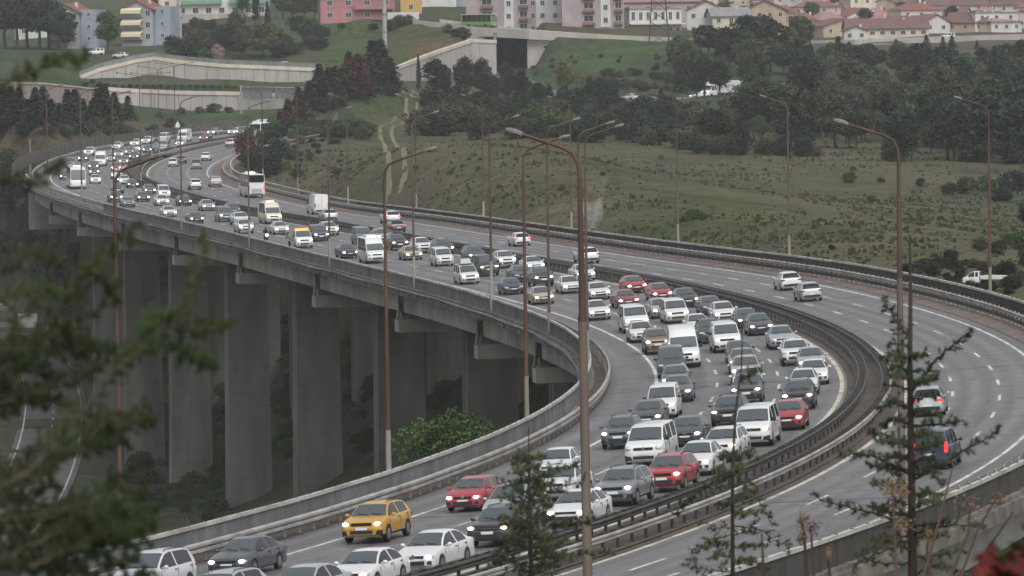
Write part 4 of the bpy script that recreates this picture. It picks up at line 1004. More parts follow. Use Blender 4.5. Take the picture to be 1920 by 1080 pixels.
    for x in (K['spans'][0][1] - .15, K['spans'][min(1, len(K['spans']) - 1)][1] - .2):
        for sgn in (-1, 1): a.box((x, sgn * (W + .002), interp(K['belt'], x) - .09), (.17, .03, .03))
    P_.append(('door_trim', a.mesh('door_trim', M['plastic'])))
    a = MB(); cx = K['gh'][0]
    for y0 in (-.35, .25):
        z0 = interp(K['top'], cx + .03) + .02; z1 = interp(K['top'], cx + .12) + .025; a.tube([(cx + .02, y0 - .25, z0), (cx + .11, y0 + .25, z1)], .012, 4)
    P_.append(('wipers', a.mesh('wipers', M['plastic'])))
    if K.get('rails'):
        a = MB(); x0, x1 = K['gh'][1] + .2, K['gh'][2] - .1; gy = K['gw'] - .10
        for sgn in (-1, 1): a.tube([(x0, sgn * gy, interp(K['top'], x0) - .02), (x0 + .12, sgn * gy, interp(K['top'], x0 + .12) + .045), (x1 - .12, sgn * gy, interp(K['top'], x1 - .12) + .045), (x1, sgn * gy, interp(K['top'], x1) - .02)], .018, 6)
        P_.append(('roof_rails', a.mesh('roof_rails', M['plastic'], 60)))
    if K.get('ac'):
        a = MB(); x0 = 2.6 if bus else 2.9; ht = max(p[1] for p in K['top']); a.box((x0 + 1.2, 0, ht + .10), (2.4, W * 1.1, .24), 0, .9, .85)
        P_.append(('roof_unit', a.mesh('roof_unit', PAINT['white'], 30)))
    em = MB(); em.tube([(.0, 0, gz + .0), (-.012, 0, gz)], [.075, .075], 12); D['round'] = em.mesh('emblem', M['chrome'], 30)
    em = MB(); em.tube([(.0, 0, gz + .02), (-.02, 0, gz + .02)], [.11, .095], 4); D['diamond'] = em.mesh('emblem', M['chrome'], 10)
    CARDEF[code] = D; return D
WORDS = dict(H='hatchback', S='saloon car', U='SUV', M='people carrier', V='small van', T='van', MB='minibus', PV='high roof van', B='coach', TT='tow truck', MC='motorcycle', W='estate car')
CN = dict(silverwhite='pearl', slate='slate blue', darkred='dark red', darkbrown='dark brown', navy='navy blue')
NFULL = 0
def make_vehicle(code, colour, light, M4, label, cat, group, lit_tail=False, extra='', detail=True, gray_clad=False):
    D = cardef(code); K = D['K']; pm = PAINT[colour]
    name = WORDS[code].lower().replace(' ', '_').replace('saloon_car', 'saloon_car')
    o = bpy.data.objects.new(name, None); o.empty_display_size = .3; COL.objects.link(o); o.matrix_world = M4; tag(o, label, cat, group)
    body = None
    for k in D['me']:
        q = inst('side_window' if k.startswith('side') else k, D['me'][k], o, mat=pm if k == 'body' else (pm if k == 'cladding' and not K['clad'] else None))
    lm = {'w': M['ledw'], 'y': M['haly']}.get(light)
    for k in (0, 1):
        h = inst('headlight', D['hl'][k], o)
        if lm: inst('lamp', D['lamp'][k], h, mat=lm)
        inst('tail_light', D['tl'][k], o, mat=M['brake'] if lit_tail else None)
        if detail: inst('mirror', D['mirror'][k], o, mat=M['plastic'] if code in ('T', 'V', 'PV', 'MB', 'TT', 'B') else pm)
    W = K['W'] / 2
    for w in K['wh']:
        for sgn in (-1, 1):
            q = inst('wheel', D['wheel'][0], o, (w, sgn * (W - .095), K['wr']), 0 if sgn > 0 else math.pi)
            if detail: inst('rim', D['wheel'][1], q)
    for nm, me in D['parts']:
        if not detail and nm in ('door_trim', 'wipers', 'roof_rails', 'air_intake'): continue
        q = inst(nm, me, o, mat=pm if nm == 'roof_unit' else None)
        if nm in ('door_trim', 'grille', 'air_intake', 'wipers', 'roof_rails'): q['kind'] = 'stuff'
    if extra == 'ren': inst('emblem', D['diamond'], o)
    elif detail and (code == 'T' and colour == 'white'): inst('emblem', D['round'], o)
    return o
VR = random.Random(12)
def road_matrix(s, t, fwd, L):
    T = at(s)[1]; f = Vector((T[0], T[1], 0)) * (1 if fwd else -1)
    a, b = RP(s - 1, t), RP(s + 1, t); f.z = (b.z - a.z) / 2 * (1 if fwd else -1); f.normalize()
    l = RP(s, t - .5) - RP(s, t + .5); l = l * (1 if fwd else -1); l.normalize(); u = f.cross(l).normalized(); l = u.cross(f)
    x = -f      # the mesh runs from nose (x=0) to tail (x=L)
    p = RP(s, t, .02) + f * (L / 2)
    m = Matrix((x, u.cross(x), u)).transposed().to_4x4(); m.translation = p; return m
CARS=[
(1,12.2,-12.90,'M','silverwhite','o',''),
(1,20.3,-12.30,'S','charcoal','w',''),
(1,4.3,-6.40,'W','silver','o',''),
(1,6.3,-4.00,'S','silver','o',''),
(1,13.3,-4.40,'S','white','w',''),
(1,19.3,-4.10,'S','white','w','ren'),
(1,34.2,-11.70,'U','yellow','w',''),
(1,30.2,-4.90,'U','black','y','big'),
(1,38.3,-4.00,'S','white','w',''),
(1,40.2,-7.40,'M','silver','o',''),
(1,52.2,-8.30,'U','white','o',''),
(1,66.3,-11.60,'S','white','o',''),
(1,49.0,-11.70,'H','red','w','ren'),
(1,48.2,-4.60,'U','grey','w',''),
(1,55.2,-4.00,'U','red','w',''),
(1,64.3,-4.40,'S','white','w',''),
(1,72.2,-4.50,'U','white','y',''),
(1,72.5,-8.20,'T','white','o',''),
(1,82.5,-4.30,'T','white','y',''),
(1,93.0,-3.70,'H','red','w',''),
(1,86.2,-11.70,'U','slate','w',''),
(1,101.0,-12.00,'H','charcoal','y',''),
(1,85.0,-8.10,'H','charcoal','w','ren'),
(1,109.2,-11.90,'V','white','y',''),
(1,99.2,-7.40,'U','black','y',''),
(1,117.2,-7.60,'U','charcoal','y',''),
(1,109.2,-4.30,'U','black','w',''),
(1,122.3,-4.50,'S','white','o',''),
(1,131.3,-4.00,'S','white','w',''),
(1,143.3,-4.00,'S','silver','w',''),
(1,152.2,-4.70,'U','white','o',''),
(1,171.3,-4.50,'S','silver','o',''),
(1,189.3,-4.40,'S','charcoal','w',''),
(1,199.0,-4.20,'H','darkbrown','w',''),
(1,208.0,-4.80,'H','white','w',''),
(1,220.0,-4.10,'H','charcoal','o',''),
(1,233.3,-4.10,'S','black','w',''),
(1,245.0,-4.30,'H','red','w',''),
(1,240.3,-7.90,'S','darkred','w',''),
(1,261.0,-3.70,'H','red','w',''),
(1,213.2,-7.80,'V','white','y',''),
(1,221.0,-7.90,'H','silver','w',''),
(1,205.5,-11.80,'T','white','y',''),
(1,196.3,-8.10,'S','white','w',''),
(1,184.2,-8.40,'M','charcoal','o',''),
(1,172.5,-8.20,'T','white','y',''),
(1,192.3,-12.60,'S','white','o',''),
(1,176.2,-12.70,'U','bronze','w',''),
(1,159.1,-11.70,'PV','white','y',''),
(1,148.2,-12.70,'V','charcoal','o',''),
(1,135.0,-12.40,'H','slate','w',''),
(1,123.3,-11.90,'S','slate','w',''),
(1,158.0,-8.10,'H','charcoal','o',''),
(1,147.2,-8.20,'U','grey','w',''),
(1,136.2,-8.10,'U','beige','w',''),
(1,127.0,-7.90,'H','white','y',''),
(1,256.3,-7.70,'S','white','w',''),
(1,226.3,-12.20,'S','white','w',''),
(1,269.3,-7.90,'S','white','w',''),
(1,288.3,-3.20,'S','white','w',''),
(1,256.3,-12.50,'S','beige','y',''),
(1,275.0,-12.10,'H','navy','o',''),
(1,284.2,-7.80,'U','black','y',''),
(1,294.3,-7.80,'S','charcoal','o',''),
(1,312.3,-3.20,'S','white','w',''),
(1,323.2,-3.80,'U','white','w',''),
(1,310.5,-8.10,'T','black','y',''),
(1,339.2,-3.70,'M','charcoal','w',''),
(1,298.2,-12.10,'V','white','w','rack'),
(1,335.2,-7.70,'V','white','o',''),
(1,358.2,-3.20,'M','charcoal','w',''),
(1,364.2,-4.30,'U','white','o',''),
(1,351.3,-7.90,'S','beige','w',''),
(1,373.2,-5.20,'U','black','y',''),
(1,350.3,-12.10,'MB','white','o',''),
(1,391.2,-5.66,'V','grey','o',''),
(1,390.2,-3.64,'U','silver','w',''),
(1,362.3,-12.60,'S','black','w',''),
(1,390.2,-12.80,'TT','white','y',''),
(1,403.2,-8.40,'V','slate','w',''),
(1,416.2,-4.90,'U','white','w',''),
(1,425.3,-9.10,'S','white','w',''),
(1,403.1,-14.40,'MC','black','w',''),
(1,459.3,-4.30,'MB','cream','y',''),
(1,431.2,-12.30,'U','white','w',''),
(1,455.2,-8.80,'U','white','o',''),
(1,470.2,-8.30,'V','grey','w',''),
(1,497.0,-2.97,'H','charcoal','o',''),
(1,513.3,-3.90,'S','silver','w',''),
(1,467.3,-12.50,'S','black','w',''),
(1,492.3,-12.10,'S','white','w',''),
(1,535.3,-4.00,'S','black','w',''),
(1,535.3,-7.10,'S','white','w',''),
(1,567.2,-3.00,'V','white','w',''),
(1,554.3,-7.50,'S','charcoal','w',''),
(1,552.2,-11.60,'U','charcoal','w',''),
(1,532.0,-12.20,'H','grey','o',''),
(1,587.3,-3.00,'S','charcoal','w',''),
(1,617.3,-3.00,'S','black','y',''),
(1,638.1,-2.97,'H','white','w',''),
(1,592.3,-7.30,'S','charcoal','o',''),
(1,643.0,-7.30,'H','white','w',''),
(1,619.8,-11.50,'B','white','o',''),
(1,666.3,-11.50,'S','navy','w',''),
(1,729.2,-11.70,'V','grey','o',''),
(1,736.1,-6.80,'PV','white','w',''),
(1,719.3,-7.20,'S','darkred','w',''),
(1,689.0,-6.50,'H','charcoal','w',''),
(1,707.0,-2.97,'H','red','w',''),
(1,670.3,-3.00,'S','white','w',''),
(1,643.0,-3.18,'H','charcoal','w',''),
(1,791.2,-14.10,'U','white','y',''),
(1,761.0,-11.80,'H','charcoal','w',''),
(1,759.0,-6.60,'H','silver','w',''),
(1,783.3,-7.50,'S','silver','w',''),
(1,742.0,-2.97,'H','grey','y',''),
(1,767.3,-3.00,'S','charcoal','y',''),
(1,827.3,-14.30,'S','white','w',''),
(1,846.3,-14.20,'S','white','w',''),
(1,813.3,-8.10,'S','white','w',''),
(1,794.0,-6.70,'H','grey','w',''),
(1,806.3,-4.90,'S','navy','w',''),
(1,859.2,-14.50,'U','white','y',''),
(1,874.2,-14.40,'V','white','o',''),
(1,817.5,-3.60,'T','silver','o',''),
(1,870.1,-9.20,'PV','white','o',''),
(1,842.3,-4.40,'S','white','w',''),
(1,877.3,-6.30,'S','darkred','y',''),
(1,914.3,-14.40,'S','silver','w',''),
(1,921.1,-15.10,'S','black','y',''),
(1,927.5,-14.97,'MB','white','o',''),
(1,915.3,-10.20,'S','white','w',''),
(1,910.2,-6.10,'V','slate','y',''),
(0,97.3,3.40,'S','silver','on',''),
(0,61.2,7.30,'V','navy','on',''),
(0,245.0,6.50,'H','white','off',''),
(0,227.0,4.80,'H','silver','off',''),
(0,320.2,3.80,'U','white','off',''),
(0,367.0,6.90,'H','white','on',''),
(0,444.2,7.90,'U','white','on',''),
(0,417.3,3.20,'S','black','on',''),
(0,460.3,3.20,'S','silver','on',''),
(0,491.1,7.40,'PV','white','off',''),
(0,567.8,10.00,'B','white','on',''),
(0,605.2,5.60,'U','white','off',''),
(0,618.2,9.90,'M','silver','on',''),
(0,716.2,10.70,'V','silver','off',''),
(0,757.3,10.80,'S','white','off',''),
(0,729.0,6.30,'H','white','off',''),
(0,744.0,7.20,'H','charcoal','on',''),
(0,833.2,7.20,'U','silver','on',''),
(0,877.8,5.15,'B','white','on',''),
(0,886.2,2.80,'V','slate','off','')]

def lane_name(inb, s, t):
    a, b = (lt(s, 'E1'), lt(s, 'YI')) if inb else (lt(s, 'YO'), lt(s, 'E2'))
    k = (t - a) / (b - a)
    if inb: return 'on the shoulder' if k < -.02 else ('in the parapet lane' if k < .36 else 'in the middle lane' if k < .68 else 'in the median lane')
    return 'in the outbound median lane' if k < .34 else 'in the outbound middle lane' if k < .67 else 'in the outbound field side lane'
desc = []
for c in CARS: desc.append(CN.get(c[4], c[4]) + ' ' + WORDS[c[3]])
LAB = {}
def zone(s): return 'at bottom of frame' if s < 25 else 'on the near straight' if s < 105 else 'inside the bend' if s < 175 else 'just past the bend' if s < 250 else 'midway along the viaduct' if s < 390 else 'on the far viaduct' if s < 560 else 'at the far bend' if s < 720 else 'beyond the far bend'
used = {}
for i, c in enumerate(CARS):
    ln = lane_name(c[0], c[1], c[2]); same = [j for j, d in enumerate(CARS) if d[0] == c[0] and lane_name(d[0], d[1], d[2]) == ln and j != i]
    ah = [j for j in same if CARS[j][1] < c[1]]; bh = [j for j in same if CARS[j][1] > c[1]]
    if not c[0]: ah, bh = bh, ah
    near = max(ah, key=lambda j: CARS[j][1] if c[0] else -CARS[j][1]) if ah else None
    far = min(bh, key=lambda j: CARS[j][1] if c[0] else -CARS[j][1]) if bh else None
    if near is not None: L1 = desc[i] + ' following the ' + desc[near] + ' ' + ln
    else: L1 = desc[i] + ' leading the queue ' + ln
    opts = [L1, L1 + ' ' + zone(c[1])]
    if far is not None and near is not None: opts.append(desc[i] + ' between ' + desc[near] + ' and ' + desc[far] + ' ' + ln)
    if far is not None: opts.append(desc[i] + ' ahead of ' + desc[far] + ' ' + ln + ' ' + zone(c[1]))
    for l_ in opts:
        if l_ not in used and len(l_.split()) <= 16: break
    else:
        q = 2; base = desc[i] + ' ' + ln + ' ' + zone(c[1])
        l_ = base
        while l_ in used: l_ = ('second ', 'third ', 'fourth ', 'fifth ', 'sixth ')[q - 2] + base; q += 1
    used[l_] = i; LAB[i] = l_
GC = 'vehicles queueing inbound on the viaduct'; GO = 'vehicles driving away on the outbound lanes'
for i, (inb, s, t, code, colour, light, extra) in enumerate(CARS):
    if code == 'MC': MOTO = (s, t, LAB[i]); continue
    L = KIND[code]['L']
    if code == 'TT':
        m = road_matrix(s - 1.9, t, 0, L)
    else: m = road_matrix(s, t, not inb, L)
    if code in 'HSUMWV': m = m @ Matrix.Diagonal((VR.uniform(.95, 1.06), VR.uniform(.97, 1.03), VR.uniform(.95, 1.06), 1))
    o = make_vehicle(code, colour, light if inb else 'o', m, LAB[i], WORDS[code] if code not in ('U', 'S', 'H', 'M', 'W') else 'car', GC if inb else GO, lit_tail=(light == 'on'), extra=extra, detail=s < 560)
    W2 = KIND[code]['W'] / 2; ht = max(p[1] for p in KIND[code]['top'])
    if code == 'TT':
        a = MB(); a.box((4.55, 0, .95), (3.7, 2.1, .12)); a.box((4.55, -1.02, 1.05), (3.7, .06, .2)); a.box((4.55, 1.02, 1.05), (3.7, .06, .2)); a.box((2.85, 0, 1.3), (.08, 2.0, .7)); inst('flat_bed', a.mesh('flat_bed', M['steel']), o)
        a = MB(); a.tube([(5.6, -.8, 1.0), (6.3, -.9, 1.5), (6.9, -.9, 1.2)], .06, 6); a.tube([(5.6, .8, 1.0), (6.3, .9, 1.5), (6.9, .9, 1.2)], .06, 6); inst('towing_frame', a.mesh('towing_frame', M['steeldark']), o)
        a = MB(); a.box((1.75, 0, 2.07), (.28, 1.5, .14)); inst('beacon', a.mesh('beacon', M['amber']), o)
        for sgn in (-1, 1):
            q = inst('wheel', cardef('TT')['wheel'][0], o, (5.0, sgn * .88, .33), 0 if sgn > 0 else math.pi); inst('rim', cardef('TT')['wheel'][1], q)
        a = MB(); a.box((4.5, 0, .62), (3.6, .7, .3)); inst('chassis', a.mesh('chassis', M['plastic']), o)
    if extra == 'rack':
        a = MB(); a.box((2.6, 0, ht + .05), (1.9, 1.3, .04)); a.box((2.6, .5, ht + .05), (1.9, .04, .10)); inst('roof_rack', a.mesh('roof_rack', M['steel']), o)
        rk = MB(); rk.box((0, 0, .2), (.75, 1.0, .40), 0, .92, .92); q = rk.build('roof_box', PAINT['white']); q.matrix_world = m @ Matrix.Translation((2.4, .0, ht + .075)); tag(q, 'white box strapped on the roof rack of a white small van', 'box')
    if code == 'B' and not inb:
        a = MB(); a.box((L + .01, 0, 1.05), (.05, 1.5, .55)); inst('engine_cover', a.mesh('engine_cover', PAINT['silver']), o)
        a = MB(); a.box((L - .02, 0, 2.75), (.06, 2.05, .95)); inst('rear_glass', a.mesh('rear_glass', M['glassdark']), o)
    if code == 'PV' and not inb:
        a = MB(); a.box((L + .005, 0, 1.5), (.02, .02, 1.8)); a.box((L - .01, -.45, 1.1), (.06, .05, .4)); inst('rear_door_seam', a.mesh('rear_door_seam', M['plastic']), o)
    if inb and extra == 'big':
        a = MB(); a.box((-.01, 0, .82), (.03, 1.0, .02)); a.box((-.01, 0, .70), (.03, 1.0, .02)); inst('chrome_trim', a.mesh('chrome_trim', M['chrome']), o)
# the motorcycle and its rider
s, t, lb = MOTO; mo = bpy.data.objects.new('motorcycle', None); COL.objects.link(mo); mo.matrix_world = road_matrix(s, t, 0, 2.1); tag(mo, 'motorcycle with a bright headlight riding on the viaduct beside the parapet', 'motorcycle')
wt, rm = wheel_meshes(.30)
for x in (.32, 1.75):
    q = inst('wheel', wt, mo, (x, 0, .30)); inst('rim', rm, q)
a = MB(); a.ell((1.0, 0, .82), (.42, .16, .15), 10, 6); a.box((1.0, 0, .5), (.6, .26, .36)); a.tube([(.32, -.09, .3), (.55, -.09, .95)], .03, 6); a.tube([(.32, .09, .3), (.55, .09, .95)], .03, 6); a.tube([(1.0, .12, .4), (1.75, .12, .3)], .035, 6); a.build('frame', PAINT['black'], mo, 60)
a = MB(); a.ell((1.38, 0, .86), (.38, .15, .07), 10, 6); a.build('seat', M['plastic'], mo, 60)
a = MB(); a.tube([(.62, -.36, 1.08), (.55, 0, 1.02), (.62, .36, 1.08)], .018, 6); a.build('handlebar', M['chrome'], mo, 60)
a = MB(); a.ell((.38, 0, .90), (.12, .15, .13), 10, 6); a.build('headlight', M['ledw'], mo, 60)
rd = bpy.data.objects.new('person', None); COL.objects.link(rd); rd.matrix_world = mo.matrix_world.copy(); tag(rd, 'motorcyclist in dark clothes and a dark helmet riding near the parapet', 'person')
def skin(name, verts, edges, rad, mat, parent):
    me = bpy.data.meshes.new(name); me.from_pydata(verts, edges, []); ob = bpy.data.objects.new(name, me); COL.objects.link(ob); ob.parent = parent
    md = ob.modifiers.new('skin', 'SKIN'); 
    for v, r_ in zip(me.skin_vertices[0].data, rad): v.radius = (r_, r_)
    me.skin_vertices[0].data[0].use_root = True
    s2 = ob.modifiers.new('sub', 'SUBSURF'); s2.levels = 1; s2.render_levels = 1; me.materials.append(mat); return ob
V_ = [(1.3, 0, .95), (1.22, 0, 1.2), (1.12, 0, 1.42), (1.06, 0, 1.55)]; E_ = [(0, 1), (1, 2), (2, 3)]; r_ = [.16, .17, .19, .07]
for sg in (-1, 1):
    n = len(V_); V_ += [(1.1, sg * .22, 1.42), (.92, sg * .32, 1.18), (.66, sg * .34, 1.10), (1.25, sg * .13, .92), (.88, sg * .22, .80), (1.02, sg * .2, .42), (.90, sg * .2, .36)]
    E_ += [(2, n), (n, n + 1), (n + 1, n + 2), (0, n + 3), (n + 3, n + 4), (n + 4, n + 5), (n + 5, n + 6)]; r_ += [.08, .06, .045, .11, .085, .06, .05]
skin('body', V_, E_, r_, pmat('dark_jacket', (.02, .022, .026), .8), rd)
a = MB(); a.ell((1.02, 0, 1.70), (.15, .13, .155), 12, 8); h = a.build('helmet', PAINT['black'], rd, 60); a = MB(); a.ell((.92, 0, 1.69), (.06, .11, .05), 10, 6); a.build('visor', M['glassdark'], h, 60)

# ------------------------------------------------------------------ retaining walls, overpass, buildings, signs, masts
def wl(n, c, k=.82, sc=.5): return nmat('wall_' + n, tuple(x * k for x in c), c, sc, .9, tuple(x * .72 for x in c), .12, coord='World', stretch=(1, 1, .4))
WM = dict(grey=wl('grey', (.34, .35, .37)), blue=wl('blue_grey', (.30, .34, .40)), white=wl('white', (.55, .545, .53)), pink=wl('pink', (.36, .30, .305)), rose=wl('rose', (.38, .175, .18)), cream=wl('cream', (.58, .52, .42)), yellow=wl('ochre', (.55, .36, .12)), panel=wl('retaining', (.40, .375, .35)), tan=wl('tan', (.42, .33, .24)), dirtwall=wl('brown_wall', (.24, .20, .185)))
RM = dict(red=nmat('tile_red', (.14, .062, .050), (.21, .090, .074), 2.5, .85, (.22, .07, .05), .3, coord='World'), brown=nmat('tile_brown', (.105, .062, .055), (.165, .092, .080), 2.5, .85, (.10, .06, .055), .3, coord='World'), rose=nmat('tile_rose', (.22, .12, .125), (.30, .165, .165), 2.5, .85, coord='World'), grey=nmat('sheet_grey', (.16, .16, .17), (.24, .24, .25), 1.5, .7, coord='World'), tan=nmat('tile_tan', (.30, .20, .12), (.40, .28, .18), 2.5, .85, coord='World'))
M['pane'] = pmat('window_pane', (.035, .042, .05), .08, 0, .8); M['frame'] = pmat('window_frame', (.55, .54, .52), .6); M['awn'] = nmat('awning_cream', (.55, .49, .33), (.66, .60, .42), 3, .8); M['redtrim'] = pmat('red_balcony', (.20, .10, .10), .7); M['greentrim'] = pmat('green_balcony', (.14, .27, .19), .7)
WINM = {}
def win_meshes(w, h):
    k = (w, h)
    if k not in WINM:
        a = MB()
        for c, d in (((0, 0, h / 2), (w + .16, .12, .09)), ((0, 0, -h / 2), (w + .26, .2, .09)), ((-w / 2, 0, 0), (.09, .12, h)), ((w / 2, 0, 0), (.09, .12, h)), ((0, 0, 0), (.06, .1, h))): a.box(c, d)
        b = MB(); b.box((0, .02, 0), (w, .06, h)); WINM[k] = (a.mesh('window', M['frame']), b.mesh('pane', M['pane']))
    return WINM[k]
def put_window(o, x, y, z, w, h, rz=0.0):
    f, p = win_meshes(w, h); q = inst('window', f, o, (x, y, z), rz); inst('pane', p, q)
def house(name, label, cat, px, Y, w, dp, h, rz=0.0, wall='white', roof='gable', rm='red', rh=2.6, floors=2, cols=3, side_cols=2, win=(1.2, 1.3), group=None, z=None, over=.6, base_drop=2.0, ridge='y', front=True):
    p = gpt(px, Y); p.z = (p.z if z is None else z)
    o = thing(name, label, cat, p, rz, group)
    a = MB(); a.box((0, dp / 2, (h - base_drop) / 2), (w, dp, h + base_drop)); 
    if roof == 'gable':
        if ridge == 'y':
            for y in (0, dp): a.tri((-w / 2, y, h), (w / 2, y, h), (0, y, h + rh))
        else:
            for x in (-w / 2, w / 2): a.tri((x, 0, h), (x, dp, h), (x, dp / 2, h + rh))
    a.build('wall', WM[wall], o)
    r = MB(); t = .22
    if roof == 'gable':
        if ridge == 'y':
            for sg in (-1, 1):
                e = w / 2 + over; ze = h - over * rh / (w / 2)
                r.hexa([(sg * e, -over, ze), (sg * e, dp + over, ze), (0, dp + over, h + rh), (0, -over, h + rh), (sg * e, -over, ze + t), (sg * e, dp + over, ze + t), (0, dp + over, h + rh + t), (0, -over, h + rh + t)])
        else:
            for a_, b_ in ((-over, dp / 2), (dp + over, dp / 2)):
                ze = h - over * rh / (dp / 2)
                r.hexa([(-w / 2 - over, a_, ze), (w / 2 + over, a_, ze), (w / 2 + over, b_, h + rh), (-w / 2 - over, b_, h + rh), (-w / 2 - over, a_, ze + t), (w / 2 + over, a_, ze + t), (w / 2 + over, b_, h + rh + t), (-w / 2 - over, b_, h + rh + t)])
    elif roof == 'hip':
        e, f_ = w / 2 + over, over; m_ = min(w, dp) / 2 * .95
        v = [(-e, -f_, h), (e, -f_, h), (e, dp + f_, h), (-e, dp + f_, h), (-e + m_, dp / 2, h + rh), (e - m_, dp / 2, h + rh)]
        n = len(r.v); r.v += v; r.f += [(0, 1, 5, 4), (1, 2, 5), (2, 3, 4, 5), (3, 0, 4), (3, 2, 1, 0)]; r.m += [0] * 5
    else: r.box((0, dp / 2, h + .15), (w + over, dp + over, .3))
    ro = r.build('roof', RM[rm], o)
    if roof in ('gable', 'hip') and w > 6:
        c = MB(); c.box((w * .22, dp * .45, h + rh * .85), (.7, .7, 1.6)); c.build('chimney', WM['cream'], ro)
    fh = h / floors
    for f in range(floors):
        zc = fh * (f + .55)
        if front:
            for c in range(cols): put_window(o, -w / 2 + w * (c + .5) / cols, -.03, zc, *win)
        for c in range(side_cols):
            yy = dp * (c + .5) / side_cols
            put_window(o, w / 2 + .03, yy, zc, *win, rz=math.pi / 2)
    return o
def balcony(o, x, y, z, w, d, mat, hgt=1.0):
    a = MB(); a.box((x, y - d / 2, z), (w, d, .16)); a.box((x, y - d + .06, z + hgt / 2), (w, .12, hgt))
    for sg in (-1, 1): a.box((x + sg * (w / 2 - .06), y - d / 2, z + hgt / 2), (.12, d - .14, hgt))
    return a.build('balcony', mat, o)
# --- panelled retaining walls
def panel_wall(label, top, bot, name='retaining_wall', mat='panel', pw=3.0, thick=.5, rail=True, cop=.9):
    "top / bot: world polylines with the same plan; a panel every pw metres"
    o = thing(name, label, 'retaining wall', top[0]); o.location = (0, 0, 0)
    T = [Vector(p) for p in top]; B = [Vector(p) for p in bot]
    L_ = [0.0]
    for a, b in zip(T, T[1:]): L_.append(L_[-1] + ((b - a).xy).length)
    def f(P, l): 
        k = max(i for i in range(len(L_)) if L_[i] <= l + 1e-6); k = min(k, len(P) - 2); u = (l - L_[k]) / (L_[k + 1] - L_[k]); return P[k].lerp(P[k + 1], u)
    n = max(1, int(L_[-1] / pw)); rng_ = random.Random(len(label)); rows = []
    for i in range(n):
        a, b = f(T, L_[-1] * i / n), f(T, L_[-1] * (i + 1) / n); c, d = f(B, L_[-1] * i / n), f(B, L_[-1] * (i + 1) / n)
        dr = (b - a).xy.normalized(); nn = Vector((dr.y, -dr.x, 0)) * 1.0; s_ = Vector((dr.x, dr.y, 0)) * .05; pr = nn * rng_.uniform(0, .05)
        m_ = MB(); a2, b2 = a + s_ - Vector((0, 0, cop)), b - s_ - Vector((0, 0, cop)); c2 = Vector((a2.x, a2.y, min(c.z, a2.z - .1))); d2 = Vector((b2.x, b2.y, min(d.z, b2.z - .1)))
        m_.hexa([c2 + pr, d2 + pr, d2 - nn * thick, c2 - nn * thick, a2 + pr, b2 + pr, b2 - nn * thick, a2 - nn * thick]); m_.build('panel', WM[mat], o)
    rows = []; rails = []
    for i in range(len(T)):
        t = (T[min(i + 1, len(T) - 1)] - T[max(i - 1, 0)]).xy.normalized(); nn = Vector((t.y, -t.x, 0)); p = T[i]
        rows.append([p + nn * .25 - Vector((0, 0, cop)), p + nn * .25, p - nn * .7, p - nn * .7 - Vector((0, 0, cop))])
        rails.append((p, nn))
    m_ = MB(); m_.grid(rows, closed=True); m_.build('coping', WM['cream'] if mat == 'panel' else WM['tan'], o)
    if rail:
        m_ = MB(); m_.grid([[p - nn * .3, p - nn * .3 + Vector((0, 0, 1.1)), p - nn * .36 + Vector((0, 0, 1.1)), p - nn * .36] for p, nn in rails], closed=True); m_.build('railing', M['parapet'], o)
    return o
up = [U(*q) for q in ((150, 142, 846), (185, 128, 848), (255, 111, 850), (290, 106, 851), (330, 112, 851), (420, 120, 848), (520, 124, 846), (607, 128, 844))]
dn = [U(*q) for q in ((150, 165, 846), (185, 165, 848), (255, 166, 850), (290, 167, 851), (330, 168, 851), (420, 172, 848), (520, 178, 846), (607, 185, 844))]
panel_wall('tall upper retaining wall of vertical concrete panels carrying a ramp on the left hillside', up, dn)
up = [U(*q) for q in ((195, 163, 812), (260, 167, 812), (330, 170, 810), (450, 172, 806), (540, 176, 800))]
dn = [U(*q) for q in ((195, 225, 812), (260, 225, 812), (330, 225, 810), (450, 225, 806), (540, 225, 800))]
panel_wall('lower retaining wall of vertical concrete panels behind the far motorway bend', up, dn, rail=False)
up = [U(*q) for q in ((-70, 150, 742), (0, 153, 744), (80, 155, 748), (130, 160, 752), (185, 166, 756))]
dn = [U(*q) for q in ((-70, 215, 742), (0, 215, 744), (80, 215, 748), (130, 215, 752), (185, 215, 756))]
panel_wall('brown stained low retaining wall above the dark conifer hedge at far left', up, dn, mat='dirtwall', rail=False, cop=.35)
# overpass ramp and bridge
up = [U(*q) for q in ((746, 124, 838), (775, 112, 848), (800, 102, 856), (840, 88, 866), (885, 73, 874), (930, 75, 878))]
dn = [U(*q) for q in ((746, 150, 838), (775, 158, 848), (800, 165, 856), (840, 165, 866), (885, 165, 874), (930, 165, 878))]
panel_wall('curved panelled wing wall rising from the tree belt to the overpass', up, dn, rail=False)
up = [U(*q) for q in ((988, 72, 878), (1060, 78, 877), (1130, 83, 876), (1210, 84, 875))]
dn = [U(*q) for q in ((988, 150, 878), (1060, 130, 877), (1130, 115, 876), (1210, 100, 875))]
panel_wall('pale concrete wing wall right of the overpass opening above the green mound', up, dn, rail=False)
br = thing('overpass', 'small concrete road bridge over the side road with a dark opening below', 'bridge'); br.location = (0, 0, 0)
def sweep_w(name, pl, prof, mat, parent):
    rows = []
    for i, p in enumerate(pl):
        t = (pl[min(i + 1, len(pl) - 1)] - pl[max(i - 1, 0)]).xy.normalized(); nn = Vector((t.y, -t.x, 0)); rows.append([p + nn * a + Vector((0, 0, b)) for a, b in prof])
    m_ = MB(); m_.grid(rows, closed=True); k = len(prof); n = len(m_.v); m_.f.append(tuple(range(k))); m_.f.append(tuple(range(n - 1, n - 1 - k, -1))); m_.m += [0, 0]; return m_.build(name, mat, parent)
TR = [Vector(p) for p in TOPROAD]
sweep_w('deck', TR[2:4], [(-5, -.05), (5, -.05), (5, -1.1), (-5, -1.1)], M['concdark'], br)
